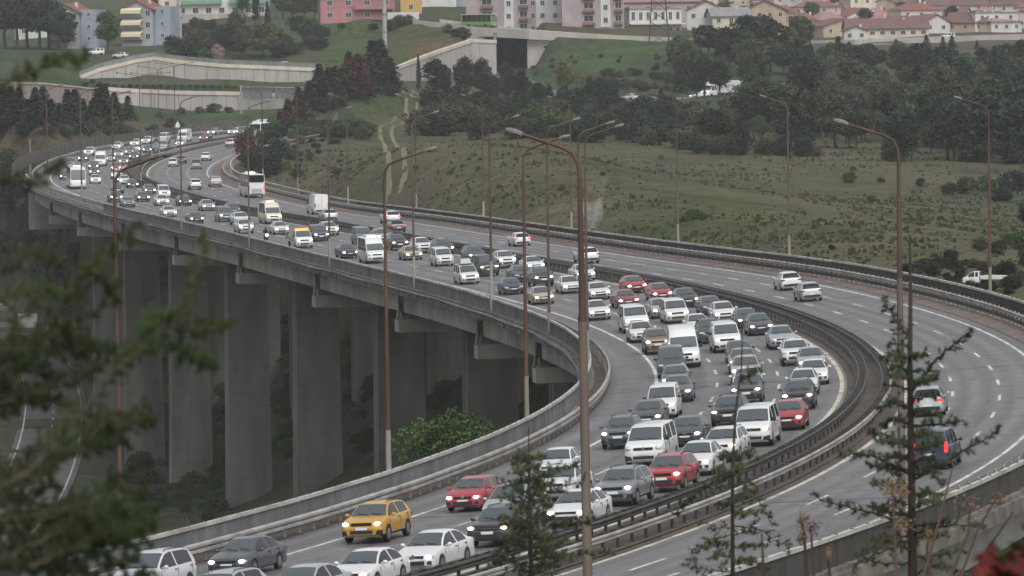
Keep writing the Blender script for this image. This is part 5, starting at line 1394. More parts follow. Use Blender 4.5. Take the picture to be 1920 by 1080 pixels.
sweep_w('parapet', TR[1:], [(4.9, -1.6), (5.35, -1.6), (5.35, .75), (4.9, .75)], WM['panel'], br)
sweep_w('parapet', TR[1:], [(-5.35, -1.6), (-4.9, -1.6), (-4.9, .8), (-5.35, .8)], WM['cream'], br)
for px_ in (928, 992):
    a_ = U(px_, 60, 879); b_ = U(px_ - 6, 60, 922); m_ = MB(); dz = Vector((0, 0, -14)); t_ = Vector((.4, 0, 0)); m_.hexa([a_ + dz - t_, a_ + dz + t_, b_ + dz + t_, b_ + dz - t_, a_ - t_, a_ + t_, b_ + t_, b_ - t_]); m_.build('abutment', M['concdark'], br)
a_, b_ = U(905, 60, 922), U(1010, 60, 922); m_ = MB(); m_.hexa([a_ + Vector((0, 0, -14)), b_ + Vector((0, 0, -14)), b_ + Vector((0, .6, -14)), a_ + Vector((0, .6, -14)), a_, b_, b_ + Vector((0, .6, 0)), a_ + Vector((0, .6, 0))]); m_.build('back_wall', M['concdark'], br)
a_, b_, c_, d_ = U(915, 66, 882), U(1000, 68, 881), U(1000, 68, 923), U(910, 66, 923); m_ = MB(); t_ = Vector((0, 0, .6)); m_.hexa([a_ - t_, b_ - t_, c_ - t_, d_ - t_, a_, b_, c_, d_]); m_.build('tunnel_roof', M['concdark'], br)
# --- houses at upper left
for px, zt, lb in ((120, 0, 'grey gabled apartment house with cream awnings beside the pines, left one of two'), (258, 0, 'grey gabled apartment house with cream awnings right of the round green tree')):
    o = house('apartment_house', lb, 'apartment house', px, 892, 8.6, 12, 9.6, R(-14), 'grey', 'gable', 'red', 2.3, 3, 0, 1, win=(1.3, 1.4), group='grey apartment houses', front=False)
    for f in range(3):
        balcony(o, -1.2, -.02, 1.6 + f * 3.1, 5.6, 1.2, WM['grey'], .9)
        a = MB(); a.hexa([(-4, -1.9, 3.1 + f * 3.1), (1.6, -1.9, 3.1 + f * 3.1), (1.6, -.05, 3.75 + f * 3.1), (-4, -.05, 3.75 + f * 3.1), (-4, -1.9, 3.2 + f * 3.1), (1.6, -1.9, 3.2 + f * 3.1), (1.6, -.05, 3.85 + f * 3.1), (-4, -.05, 3.85 + f * 3.1)])
        a.box((-1.2, -1.92, 2.75 + f * 3.1), (5.6, .05, .9)); a.build('awning', M['awn'], o); put_window(o, 3.0, -.03, 2.4 + f * 3.1, 1.3, 1.5)
    a = MB(); a.box((6.6, 5.5, 4.6), (4.4, 8, 11.4)); b = a.build('stair_block', WM['blue'], o)
    for f in range(3): put_window(o, 6.6, 1.46, 2.6 + f * 3.2, .9, 1.1)
house('apartment_block', 'white apartment block behind the red roofs at upper left', 'apartment block', 135, 965, 16, 10, 12, 0, 'white', 'flat', 'grey', floors=4, cols=5, side_cols=2, z=-1.0)
house('house', 'orange roofed house half hidden by dark pines at upper left corner', 'house', 72, 950, 12, 9, 8, R(10), 'white', 'hip', 'red', 2.6, 2, 3)
o = house('villa', 'long white building with pale green balconies at the top left', 'building', 405, 985, 31, 10, 8.5, 0, 'white', 'flat', 'grey', floors=2, cols=8, win=(1.6, 1.6), side_cols=1)
for x, w_ in ((-6, 16), (9.5, 11)): balcony(o, x, -.02, 4.2, w_, 1.6, M['greentrim'], 1.2)
a = MB(); a.box((0, -3, -.4), (32, 6, 3.4)); a.build('terrace', WM['panel'], o)
house('shed', 'small cream cube shaped shed left of the green balconied building', 'shed', 315, 975, 5, 5, 4.5, 0, 'cream', 'flat', 'grey', floors=1, cols=1, z=gpt(315, 975).z + 4)
o = house('house', 'rose red two storey house with a balcony behind the tall pale mast', 'house', 672, 945, 21, 12, 6.8, R(6), 'rose', 'hip', 'brown', 2.6, 2, 4, 2, win=(1.6, 1.4))
balcony(o, 4.5, -.02, 3.4, 11, 1.6, WM['rose'], 1.1)
house('house', 'bright ochre house with a white garden wall near the top centre', 'house', 772, 960, 6, 8, 8, 0, 'yellow', 'flat', 'tan', floors=2, cols=1, side_cols=1)
a = MB(); a.box((0, 0, 1.0), (9, .3, 2.4)); q = a.build('garden_wall', WM['white'], None, loc=gpt(757, 940), rz=R(14)); tag(q, 'white garden wall in front of the ochre house', 'wall')
house('warehouse', 'white low shed at the top edge above the grass bank', 'warehouse', 822, 1000, 11, 10, 5.2, 0, 'white', 'flat', 'grey', floors=1, cols=2)
house('warehouse', 'dark grey low shed at the top edge left of the pink flats', 'warehouse', 865, 1005, 5, 10, 4.8, 0, 'blue', 'flat', 'grey', floors=1, cols=2)
# --- pink and white flats
def flats(px, Y, w, label, segs, h=21, wall='pink'):
    o = house('apartment_block', label, 'apartment block', px, Y, w, 13, h, 0, wall, 'flat', 'rose', floors=6, cols=0, side_cols=0, group='pink and white flats', base_drop=4)
    for x, ww, kind in segs:
        if kind in ('white', 'whitewide'):
            a = MB(); a.box((x, -.12, h / 2), (ww, .24, h)); a.build('wall_panel', WM['white'], o)
            n = 1 if kind == 'white' else 2
            for f in range(6):
                for c in range(n): put_window(o, x - ww / 2 + ww * (c + .5) / n, -.26, 1.9 + f * 3.5, 1.2, 1.4)
        if kind == 'balc':
            for f in range(6):
                balcony(o, x, -.02, .6 + f * 3.5, ww, 1.3, M['redtrim'], .9); put_window(o, x, -.03, 2.4 + f * 3.5, ww * .8, 1.7)
        if kind == 'win':
            for f in range(6): put_window(o, x, -.03, 1.9 + f * 3.5, 1.2, 1.4)
    return o
flats(965, 925, 26.5, 'pink and white flats behind the green bus', [(-7.5, 3.4, 'balc'), (-1.5, 2.6, 'white'), (2.6, 2.6, 'balc'), (5.2, 1.2, 'win'), (9.6, 7.0, 'whitewide')])
flats(1113, 915, 17, 'pink flats with red balconies right of the white window wall', [(-1.2, 3.2, 'balc'), (3.4, 2.6, 'white'), (6.9, 2.2, 'balc')])
o = house('school_building', 'white flat roofed building with rows of tall dark windows beside the lattice pylon', 'building', 1230, 930, 15.5, 14, 8.8, R(20), 'white', 'flat', 'tan', floors=2, cols=7, side_cols=3, win=(1.0, 2.2), z=U(1230, 76, 930).z)
a = MB(); a.box((0, -1.0, 4.6), (16.6, 2.2, .35)); a.build('ledge', WM['cream'], o)
house('house', 'long rose roofed hall behind the white building with tall windows', 'hall', 1235, 985, 24, 16, 9, 0, 'pink', 'gable', 'rose', 4.0, 2, 4, ridge='x', z=U(1235, 60, 985).z)
o = house('house', 'white villa with a broad white gable and glazed veranda under red roof', 'villa', 1325, 960, 11, 10, 7.6, R(-4), 'white', 'gable', 'red', 2.6, 2, 3, 2, z=U(1325, 68, 960).z)
o = house('house', 'cream house with grey roof and pink blossom beside the round pines', 'house', 1372, 955, 11, 9, 6.2, R(10), 'cream', 'gable', 'grey', 2.2, 2, 3, 2, ridge='x', z=U(1372, 70, 955).z)
house('house', 'ochre gabled house with dark veranda above the round pines', 'house', 1435, 1050, 13, 11, 6.6, R(-8), 'tan', 'gable', 'brown', 3.0, 2, 4, 2, z=U(1435, 58, 1050).z)
# --- the distant town on its slope
TOWN = 'houses of the distant town'
rng = random.Random(11)
KINDS = [('white', 'gable', 'red', 'white house with red tile roof in the distant town'), ('cream', 'gable', 'brown', 'cream house with brown tile roof in the distant town'), ('tan', 'gable', 'brown', 'tan gabled house with brown roof in the distant town'), ('white', 'hip', 'rose', 'white house with rose hip roof in the distant town'), ('cream', 'hip', 'red', 'cream house with red hip roof in the distant town'), ('white', 'flat', 'grey', 'white flat roofed block in the distant town')]
cnt = 0
for Y, n, x0, x1 in ((1095, 7, 1560, 1930), (1150, 8, 1490, 1950), (1215, 8, 1440, 1950), (1290, 9, 1400, 1960), (1380, 10, 1370, 1960), (1500, 11, 1330, 1960), (1650, 12, 1300, 1960), (1850, 11, 1280, 1980)):
    for k in range(n):
        px = x0 + (x1 - x0) * (k + rng.uniform(.15, .85)) / n; kd = KINDS[rng.choices(range(6), (4, 4, 2, 3, 3, 2 if Y > 1300 else .3))[0]]
        w = rng.uniform(9, 16); fl = rng.choice((1, 1, 2)) if Y < 1250 else rng.choice((1, 2, 2, 3))
        house('house', kd[3], 'house', px, Y, w, rng.uniform(9, 13), 2.9 * fl + .6, R(rng.uniform(-30, 30)), kd[0], kd[1], kd[2], rng.uniform(2.2, 3.4), fl, 3 if w > 11 else 2, 1, group=TOWN, ridge=rng.choice('xxy'))
house('warehouse', 'long dark red roofed hall beside the far road', 'hall', 1665, 1065, 26, 12, 3.2, R(2), 'cream', 'gable', 'brown', 3.0, 1, 8, 1, ridge='x', win=(1.6, 1.2))
house('house', 'small white gabled house in front of the long red roof', 'house', 1605, 1052, 7.5, 6, 3.2, R(0), 'white', 'gable', 'brown', 1.5, 1, 2, 1)
# far road barrier
FR = [Vector(p) for p in FARROAD]
q = sweep_w('road_barrier', FR, [(8.9, -7.4), (9.4, -7.4), (9.4, .9), (8.9, .9)], WM['panel'], None); tag(q, 'pale concrete barrier wall along the far road at upper right', 'barrier')
LR = [Vector(p) for p in LOWROAD]
q = sweep_w('road_barrier', LR[5:8], [(4.6, -3.2), (5.1, -3.2), (5.1, .55), (4.6, .55)], WM['panel'], None); tag(q, 'concrete barrier of the side road by the white lorry', 'barrier')
# --- noise fence behind the far bend, slope fence
M['fencegrey'] = nmat('dull_fence', (.075, .072, .068), (.12, .115, .108), .8, .8, coord='World')
def fence(label, pts_, h, mat, name='fence'):
    o = thing(name, label, 'fence'); o.location = (0, 0, 0)
    pme = {}
    for a, b in zip(pts_, pts_[1:]):
        d = b - a; m_ = MB(); L2 = d.length
        m_.box((0, 0, h / 2), (L2 - .12, .08, h - .1))
        for k in range(int(L2 / .5)): m_.box((-L2 / 2 + .25 + k * .5, 0, h / 2), (.07, .14, h - .12))
        q = m_.build('panel', mat, o); q.location = (a + b) / 2; q.rotation_euler = (0, -math.asin(d.z / L2), math.atan2(d.y, d.x))
    m_ = MB(); m_.box((0, 0, h / 2), (.16, .18, h + .1)); pm_ = m_.mesh('post', M['steeldark'])
    for a in pts_: inst('post', pm_, o, a)
    return o
fence('grey noise fence standing behind the inbound lanes at the far bend', [RP(s, lt(s, 'P1', -2.2), -.1) for s in range(680, int(SMAX) - 4, 5)], 2.2, M['fencegrey'])
fence('grey mesh fence climbing the bank by the red leaved trees', [gpt(px, Y) for px, Y in ((548, 712), (560, 715), (572, 718), (584, 722), (596, 727), (608, 733), (620, 740), (632, 748))], 1.9, M['parapet'])
# --- sign gantry, warning sign, cabinet, chevron signs
g0 = RP(905, lt(905, 'P1', -1.5)); gz = g0.z
g = thing('sign_gantry', 'grey overhead sign gantry seen from behind at the far bend', 'gantry', U(452, 252, 762)); 
def lp(px, py): return U(px, py, 762) - g.location
a = MB(); a.tube([(0, 0, -1), lp(452, 160)], .28, 8); a.build('mast', M['galv'], g, 60)
a = MB(); 
for py in (163, 186): a.tube([lp(450, py), lp(585, py + 2)], .14, 6)
for k in range(22):
    p, q = lp(452 + k * 6, 163), lp(458 + k * 6, 186); a.tube([p, q] if k % 2 else [Vector((p.x, p.y, q.z)), Vector((q.x, q.y, p.z))], .06, 4)
a.build('truss', M['galv'], g, 60)
for x0, x1 in ((456, 510), (516, 580)):
    a = MB(); p, q = lp(x0, 186), lp(x1, 164); a.box(((p.x + q.x) / 2, p.y + .5, (p.z + q.z) / 2), (q.x - p.x, .12, q.z - p.z))
    sb = a.build('sign_back', pmat('sign_back_grey', (.13, .15, .18), .6), g)
    for k in range(int((x1 - x0) / 6)):
        a = MB(); a.box((lp(x0 + 3 + k * 6, 175).x, p.y + .38, (p.z + q.z) / 2), (.10, .10, (q.z - p.z) * .95)); a.build('stiffener', M['galv'], sb)
p = U(333, 246, 700); o = thing('warning_sign', 'triangular warning sign seen from behind beside the far bend', 'road sign', p)
a = MB(); a.tube([(0, 0, -3), (0, 0, 1.6)], .05, 6); a.build('post', M['galv'], o); a = MB(); a.tri((-.75, -.06, .8), (.75, -.06, .8), (0, -.06, 2.1)); a.tri((.75, .0, .8), (-.75, .0, .8), (0, .0, 2.1)); a.build('plate', M['plate'], o)
def chevron_sign(px, py, Y, w, label):
    p = U(px, py, Y); o = thing('chevron_sign', label, 'road sign', p, R(-8)); h = w * .58
    a = MB(); a.box((0, 0, 0), (w, .05, h)); a.build('plate', M['plate'], o)
    red = PAINT['red']; gz_ = ground(p.x, p.y) - p.z
    for k in range(3):
        x = -w / 2 + w * (.16 + k * .30); t = w * .14; a = MB()
        for s_ in (1, -1): a.hexa([(x, -.04, 0), (x + t, -.04, 0), (x + t, -.028, 0), (x, -.028, 0), (x + w * .13, -.04, s_ * h * .45), (x + w * .13 + t, -.04, s_ * h * .45), (x + w * .13 + t, -.028, s_ * h * .45), (x + w * .13, -.028, s_ * h * .45)])
        a.build('chevron', red, o)
    for x in (-w * .3, w * .3):
        a = MB(); a.box((x, .06, (gz_ - h / 2) / 2), (.08, .06, abs(gz_) + h)); a.build('post', M['galv'], o)
chevron_sign(98, 612, 626, 2.0, 'red and white chevron sign pointing left on the valley road bend'); chevron_sign(89, 895, 452, 1.6, 'red and white chevron sign by the valley road behind the cedar branches')
a = MB(); a.box((0, 0, 1.3), (3.6, 1.2, 2.9)); o = thing('cabinet', 'white metal cabinet on the bank at the left end of the parapet', 'cabinet', gpt(42, 632)); a.build('body', PAINT['white'], o); a = MB(); a.box((0, -.63, 1.3), (.05, .03, 2.6)); a.build('door_seam', M['plastic'], o)
# --- masts, lattice pylon
def mast(px, Y, top, label):
    p = gpt(px, Y); H = U(px, top, Y).z - p.z; o = thing('transmission_mast', label, 'mast', p)
    a = MB(); a.tube([(0, 0, -1), (0, 0, H)], [.62, .5], 12); a.build('shaft', WM['panel'], o, 60)
    for z in (H * .25, H * .5, H * .75, H * .95):
        a = MB(); a.cyl((0, 0, z), .82, .25, n=12); a.build('collar', M['galv'], o, 40)
mast(722, 872, -40, 'tall pale tubular power mast in front of the rose red house'); mast(338, 905, -10, 'pale tubular mast right of the grey houses')
p = gpt(1236, 872); H = 30; o = thing('lattice_pylon', 'thin steel lattice pylon in front of the white building', 'pylon', p)
a = MB(); W_ = lambda z: 2.6 * (1 - z / H * .8)
for sx_ in (-1, 1):
    for sy_ in (-1, 1): a.tube([(sx_ * W_(0), sy_ * W_(0), 0), (sx_ * W_(H), sy_ * W_(H), H)], .10, 4)
a.build('legs', M['steeldark'], o); a = MB()
for k in range(10):
    z0, z1 = k * 3, k * 3 + 3
    for sy_ in (-1, 1): a.tube([(-W_(z0), sy_ * W_(z0), z0), (W_(z1), sy_ * W_(z1), z1)], .05, 4); a.tube([(W_(z0), sy_ * W_(z0), z0), (-W_(z1), sy_ * W_(z1), z1)], .05, 4)
q = a.build('bracing', M['steeldark'], o); q['kind'] = 'stuff'
# --- vehicles beyond the motorway
def free_car(code, colour, p, rz, label, light='o', cat='car', group='vehicles on the side roads'):
    m = Matrix.Translation(p) @ Matrix.Rotation(rz, 4, 'Z'); return make_vehicle(code, colour, light, m, label, cat, group, detail=False)
def on(px, py, Y): return U(px, py, Y)
o = free_car('H', 'white', gpt(528, 857, .1) + Vector((-2, 0, 0)), R(4), 'white hatchback on the ramp above the upper retaining wall')
o.location.z = U(528, 126, 857).z
free_car('H', 'white', gpt(212, 868, .05), R(-20), 'white hatchback parked below the grey apartment houses')
free_car('V', 'white', gpt(164, 872, .05), R(8), 'white small van parked by the grass in front of the left grey house', cat='van')
def along(pl, u):
    P = [Vector(p) for p in pl]; i = min(int(u), len(P) - 2); q = P[i].lerp(P[i + 1], u - i); d = P[i + 1] - P[i]; return q, math.atan2(d.y, d.x)
q, a_ = along(TOPROAD, 1.78); b = free_car('B', 'green', q + Vector((6, -1.8, .1)), a_ + math.pi, 'bright green city bus crossing the overpass', cat='bus')
a = MB(); a.box((5.75, 0, 3.42), (11.3, 2.3, .12)); inst('roof', a.mesh('roof', PAINT['white']), b)
q, a_ = along(LOWROAD, 4.8); free_car('S', 'white', q + Vector((0, -1.5, .1)), a_ + .1, 'white saloon with lit lamps on the side road among the bushes', 'w')
q, a_ = along(LOWROAD, 5.78); free_car('S', 'white', q + Vector((-1, -2.2, .1)), a_ - .35, 'white saloon in front of the white lorry on the side road', 'w')
q, a_ = along(LOWROAD, 5.93); a_ = R(50)
t_ = free_car('TT', 'white', q + Vector((0, -.8, .1)), a_, 'white lorry with box trailer half hidden by dark conifers', 'w', 'lorry'); t_.scale = (1.25, 1.25, 1.45)
a = MB(); a.box((7.6, 0, 1.75), (9.0, 2.0, 1.9)); inst('trailer', a.mesh('trailer', PAINT['white']), t_)
a = MB(); a.hexa([(.9, -.9, 1.95), (2.7, -.95, 1.95), (2.7, .95, 1.95), (.9, .9, 1.95), (1.7, -.85, 2.5), (2.7, -.9, 2.6), (2.7, .9, 2.6), (1.7, .85, 2.5)]); inst('wind_deflector', a.mesh('wind_deflector', PAINT['white']), t_)
for w in (6.5, 8.0, 10.5):
    for sg in (-1, 1): inst('wheel', cardef('TT')['wheel'][0], t_, (w, sg * .9, .33))
q, a_ = along(LOWROAD, 6.75); t2 = free_car('PV', 'white', q + Vector((0, 1, .3)), R(40), 'white lorry roof showing above the dark trees right of the box lorry', 'o', 'lorry')
q, a_ = along(FARROAD, 2.0); free_car('V', 'white', q + Vector((0, -5, .1)), a_ - .02, 'white small van on the far road at upper right', cat='van')
q, a_ = along(FARROAD, 1.0); free_car('S', 'yellow', q + Vector((0, 3, .1)), a_, 'yellow taxi on the far road', cat='taxi')
q, a_ = along(FARROAD, 1.0); free_car('H', 'white', U(1614, 96, 960) , R(25), 'white hatchback on the slip below the far road')
_d = U(1868, 535, 1.0, 1.0); _y = np.linspace(420, 900, 400); _i = int((_d.z * _y < ground_arr(_d.x * _y, _y)).argmax()); p = Vector((_d.x * _y[_i], _y[_i], _d.z * _y[_i] + .1)); free_car('TT', 'white', p + Vector((-3, 0, 0)), R(-20), 'white abandoned pickup among bushes beyond the outer parapet', cat='pickup')
a = MB(); a.box((4.6, 0, .9), (3.6, 1.9, .15)); a.box((4.6, -.95, 1.15), (3.6, .08, .5)); a.box((4.6, .95, 1.15), (3.6, .08, .5)); q = inst('cargo_bed', a.mesh('cargo_bed', PAINT['white']), bpy.data.objects[-1] if False else [o_ for o_ in COL.objects if o_.get('label', '').startswith('white abandoned')][0])

_w = [o_ for o_ in COL.objects if o_.get('label', '').startswith('white abandoned')][0]; _w.scale = (.62, .62, .62)

# ------------------------------------------------------------------ vegetation
def leafmat(name, c1, c2, rough=.75, hv=.12):
    m, t, b = new_mat(name); N = t.nodes; L = t.links
    oi = N.new('ShaderNodeObjectInfo'); ge = N.new('ShaderNodeNewGeometry')
    n1 = N.new('ShaderNodeTexNoise'); n1.inputs['Scale'].default_value = .45; n1.inputs['Detail'].default_value = 4; L.new(ge.outputs['Position'], n1.inputs['Vector'])
    ra = N.new('ShaderNodeValToRGB'); e = ra.color_ramp.elements; e[0].position = .35; e[1].position = .65; e[0].color = (*c1, 1); e[1].color = (*c2, 1); L.new(n1.outputs[0], ra.inputs[0])
    hs = N.new('ShaderNodeHueSaturation'); L.new(ra.outputs[0], hs.inputs['Color'])
    mr = N.new('ShaderNodeMapRange'); mr.inputs[3].default_value = .72; mr.inputs[4].default_value = 1.3; L.new(oi.outputs['Random'], mr.inputs[0]); L.new(mr.outputs[0], hs.inputs['Value'])
    m2 = N.new('ShaderNodeMapRange'); m2.inputs[3].default_value = .5 - hv * .25; m2.inputs[4].default_value = .5 + hv * .15; L.new(oi.outputs['Random'], m2.inputs[0]); L.new(m2.outputs[0], hs.inputs['Hue'])
    L.new(hs.outputs[0], b.inputs['Base Color']); b.inputs['Roughness'].default_value = rough; b.inputs['Specular IOR Level'].default_value = .25; return m
LEAF = dict(dark=leafmat('leaf_dark_conifer', (.013, .022, .015), (.025, .037, .023)), pine=leafmat('leaf_pine', (.016, .027, .019), (.030, .043, .029)), green=leafmat('leaf_green', (.034, .056, .018), (.066, .095, .030)), bright=leafmat('leaf_bright', (.045, .085, .018), (.085, .14, .034)), olive=leafmat('leaf_olive', (.036, .042, .020), (.066, .070, .034)), yellow=leafmat('leaf_yellow_green', (.085, .088, .026), (.14, .14, .045)), red=leafmat('leaf_red_brown', (.060, .022, .020), (.105, .042, .034), hv=.0), brown=leafmat('leaf_brown', (.050, .040, .028), (.080, .065, .046), hv=.02), pinkb=leafmat('leaf_blossom', (.26, .17, .17), (.36, .25, .24), hv=0), twig=leafmat('twig_grey_brown', (.075, .062, .050), (.12, .10, .082), hv=0))
M['bark'] = nmat('bark', (.035, .027, .020), (.07, .055, .042), 3.0, .95, coord='Object', stretch=(1, 1, .2))
LEAF['bush'] = leafmat('leaf_bush', (.030, .056, .014), (.062, .098, .028))
def leaf_quads(mb, rng, c, n, spread, size, flat=0.0, droop=0.0):
    for _ in range(n):
        while True:
            d = Vector((rng.uniform(-1, 1), rng.uniform(-1, 1), rng.uniform(-1, 1)))
            if d.length < 1: break
        p = Vector(c) + Vector((d.x * spread[0], d.y * spread[1], d.z * spread[2]))
        a = Vector((rng.gauss(0, 1), rng.gauss(0, 1), rng.gauss(0, 1) * (1 - flat))).normalized(); b = a.orthogonal().normalized(); b.rotate(Matrix.Rotation(rng.uniform(0, 6.28), 3, a)); s = size * rng.uniform(.55, 1.25)
        if flat: b.z *= (1 - flat * .7)
        u, v = a * s * .5, b * s * .5; mb.quad(p - u - v * .4, p + u * .2 - v, p + u + v * .4, p - u * .2 + v)
def crown_mesh(kind, seed):
    "crown of a tree 10 m high; returns crown mesh and trunk mesh"
    rng = random.Random(seed * 17 + len(kind)); mb = MB(); tr = MB(); H = 10.0
    if kind == 'conifer':
        tr.tube([(0, 0, -.6), (0, 0, 5), (0, 0, 9.4)], [.24, .15, .03], 6); n = 46
        for i in range(n):
            z = .9 + 8.9 * (i / n) ** .92; r = 2.6 * (1 - (z / 10.1)) ** .85 * rng.uniform(.72, 1.18); k = max(4, int(9 * (1 - z / 11)))
            a0 = rng.uniform(0, 6.28)
            for j in range(k):
                an = a0 + 6.28 * j / k + rng.uniform(-.3, .3)
                for q in (.35, .68, 1.0): leaf_quads(mb, rng, (math.cos(an) * r * q, math.sin(an) * r * q, z - .30 * r * q * q + rng.uniform(-.15, .15)), 1 + (q > .5), (.25, .25, .16), .62, .5)
    elif kind == 'cypress':
        tr.tube([(0, 0, -.6), (0, 0, 6)], [.2, .06], 6)
        for i in range(60):
            z = .5 + 9.4 * i / 60; r = .95 * math.sin(min(1, (10.2 - z) / 6) * 1.57) * rng.uniform(.8, 1.1); leaf_quads(mb, rng, (0, 0, z), 13, (r, r, .3), .5)
    elif kind in ('round', 'pine', 'shrub', 'wide'):
        nb, base, rad, hz, sz = {'round': (40, 2.4, 3.1, 3.7, .46), 'pine': (36, 3.6, 3.4, 3.1, .46), 'shrub': (30, .3, 5.6, 8.5, .74), 'wide': (46, 1.8, 4.6, 3.8, .5)}[kind]
        top = base + hz * 2 if kind != 'shrub' else 8.8
        if kind != 'shrub': tr.tube([(0, 0, -.6), (.1, .05, base * .6), (0, .1, base + 1.2), (0, 0, top * .8)], [.30, .22, .17, .05], 7)
        else: tr.tube([(0, 0, -.6), (.2, .1, 2.5), (.1, 0, 5)], [.3, .2, .05], 5)
        for i in range(nb):
            an, u = rng.uniform(0, 6.28), rng.uniform(-1, 1); rr = math.sqrt(1 - u * u) * rng.uniform(.45, 1) ; 
            if kind == 'shrub': c = (math.cos(an) * rr * rad * .8, math.sin(an) * rr * rad * .8, max(.6, (u * .5 + .5) * 6.8 + .8)); sp = (2.0, 2.0, 1.7)
            else: c = (math.cos(an) * rr * rad * .82, math.sin(an) * rr * rad * .82, base + hz + u * hz * .8); sp = (1.15, 1.15, .9)
            s_ = rng.uniform(.65, 1.25); leaf_quads(mb, rng, c, int(72 * s_), tuple(q * s_ for q in sp), sz)
            if kind != 'shrub' and i % 3 == 0: tr.tube([(0, 0, base + .3), tuple(q * .6 if k_ < 2 else (q + base) / 2 for k_, q in enumerate(c)), c], [.11, .07, .02], 4)
    elif kind == 'bare':
        def br(p, d, L_, r, lv):
            q = p + d * L_; tr.tube([p, p + d * L_ * .5 + Vector((rng.gauss(0, .06), rng.gauss(0, .06), 0)) * L_, q], [r, r * .8, r * .6], 4 if lv > 1 else 6, caps=False)
            if lv >= 5: leaf_quads(mb, rng, q, 3, (.5, .5, .5), .34); return
            for _ in range(3 if lv < 4 else 2):
                dd = (d + Vector((rng.gauss(0, .5), rng.gauss(0, .5), rng.gauss(.12, .3)))).normalized(); br(q, dd, L_ * rng.uniform(.62, .82), r * .6, lv + 1)
        for _ in range(2): br(Vector((rng.uniform(-.3, .3), rng.uniform(-.3, .3), -.4)), Vector((rng.gauss(0, .15), rng.gauss(0, .15), 1)).normalized(), 3.0, .16, 0)
    elif kind == 'twigs':
        def br2(p, d, L_, r, lv):
            m_ = tr if lv < 2 else mb; q = p + d * L_; m_.tube([p, p + d * L_ * .5 + Vector((rng.gauss(0, .05), rng.gauss(0, .05), 0)) * L_, q], [r, r * .85, r * .7], 3, caps=False)
            if lv >= 5: return
            for _ in range(3 if lv < 3 else 2):
                dd = (d + Vector((rng.gauss(0, .45), rng.gauss(0, .45), rng.gauss(.10, .25)))).normalized(); br2(q, dd, L_ * rng.uniform(.62, .85), r * .62, lv + 1)
        for _ in range(6): br2(Vector((rng.uniform(-.8, .8), rng.uniform(-.8, .8), -.4)), Vector((rng.gauss(0, .3), rng.gauss(0, .3), 1)).normalized(), 2.9, .075, 0)
    return mb.mesh('crown', LEAF['green']), tr.mesh('trunk', M['bark'], 60)
CM = {}
def tree(kind, mat, p, h, label, group=None, wide=1.0, name=None, rng=random.Random(4)):
    v = rng.randrange(3); k = (kind, v)
    if k not in CM: CM[k] = crown_mesh(kind, v)
    nm = name or {'conifer': 'conifer_tree', 'cypress': 'cypress_tree', 'round': 'broadleaf_tree', 'pine': 'pine_tree', 'shrub': 'shrub', 'wide': 'broadleaf_tree', 'bare': 'bare_tree', 'twigs': 'bare_shrub'}[kind]
    o = thing(nm, label, 'shrub' if kind in ('shrub', 'twigs') else 'tree', p, rng.uniform(0, 6.28), group); s = h / 10; o.scale = (s * wide, s * wide, s)
    inst('crown', CM[k][0], o, mat=LEAF[mat]); inst('trunk', CM[k][1], o); return o
# where a photo pixel's line of sight meets the ground
_gy = np.exp(np.linspace(np.log(150), np.log(4200), 900))
def rg(px, py, y0=0):
    d = U(px, py, 1.0, 1.0); X = d.x * _gy; Z = d.z * _gy; g_ = ground_arr(X, _gy); below = (Z < g_) & (_gy > y0)
    i = int(below.argmax()) if below.any() else len(_gy) - 1; return Vector((X[i], _gy[i], g_[i]))
def PT(kind, mat, px, py, hpx, label, group=None, wide=1.0, Y=None, y0=0):
    "tree whose foot is seen at (px,py) and whose height in the photo is hpx"
    p = rg(px, py, y0) if Y is None else gpt(px, Y); h = hpx * p.y / F; return tree(kind, mat, p, h, label, group, wide)
ORDN = 'first second third fourth fifth sixth seventh eighth ninth tenth eleventh twelfth thirteenth fourteenth fifteenth sixteenth seventeenth eighteenth nineteenth twentieth twenty-first twenty-second twenty-third twenty-fourth'.split()
rng = random.Random(21)
def mass(name, mats, pts_, wide=1.3):
    "an uncountable thicket: many bushes joined into one object"
    V, Fc, MI = [], [], []; n = 0; used_m = sorted(set(mats))
    for px, py, h in pts_:
        k = ('shrub', rng.randrange(3))
        if k not in CM: CM[k] = crown_mesh(*k)
        me_ = CM[k][0]; nv = len(me_.vertices); co = np.empty(nv * 3, np.float32); me_.vertices.foreach_get('co', co); co = co.reshape(-1, 3)
        p = rg(px, py); s = h * p.y / F / 10; a_ = rng.uniform(0, 6.28); ca, sa = math.cos(a_), math.sin(a_); w_ = s * wide * rng.uniform(.9, 1.2)
        V.append(np.stack([(co[:, 0] * ca - co[:, 1] * sa) * w_ + p.x, (co[:, 0] * sa + co[:, 1] * ca) * w_ + p.y, co[:, 2] * s + p.z], -1))
        f_ = np.arange(nv).reshape(-1, 4) + n; Fc.append(f_); MI.append(np.full(len(f_), used_m.index(rng.choice(mats)))); n += nv
    V = np.vstack(V); Fc = np.vstack(Fc); me = bpy.data.meshes.new(name); me.vertices.add(len(V)); me.vertices.foreach_set('co', V.ravel().astype(np.float32)); me.loops.add(Fc.size); me.loops.foreach_set('vertex_index', Fc.ravel().astype(np.int32)); me.polygons.add(len(Fc)); me.polygons.foreach_set('loop_start', np.arange(0, Fc.size, 4, dtype=np.int32)); 
    for m_ in used_m: me.materials.append(LEAF[m_])
    me.polygons.foreach_set('material_index', np.concatenate(MI).astype(np.int32)); me.update(calc_edges=True); tag(inst(name, me), kind='stuff')
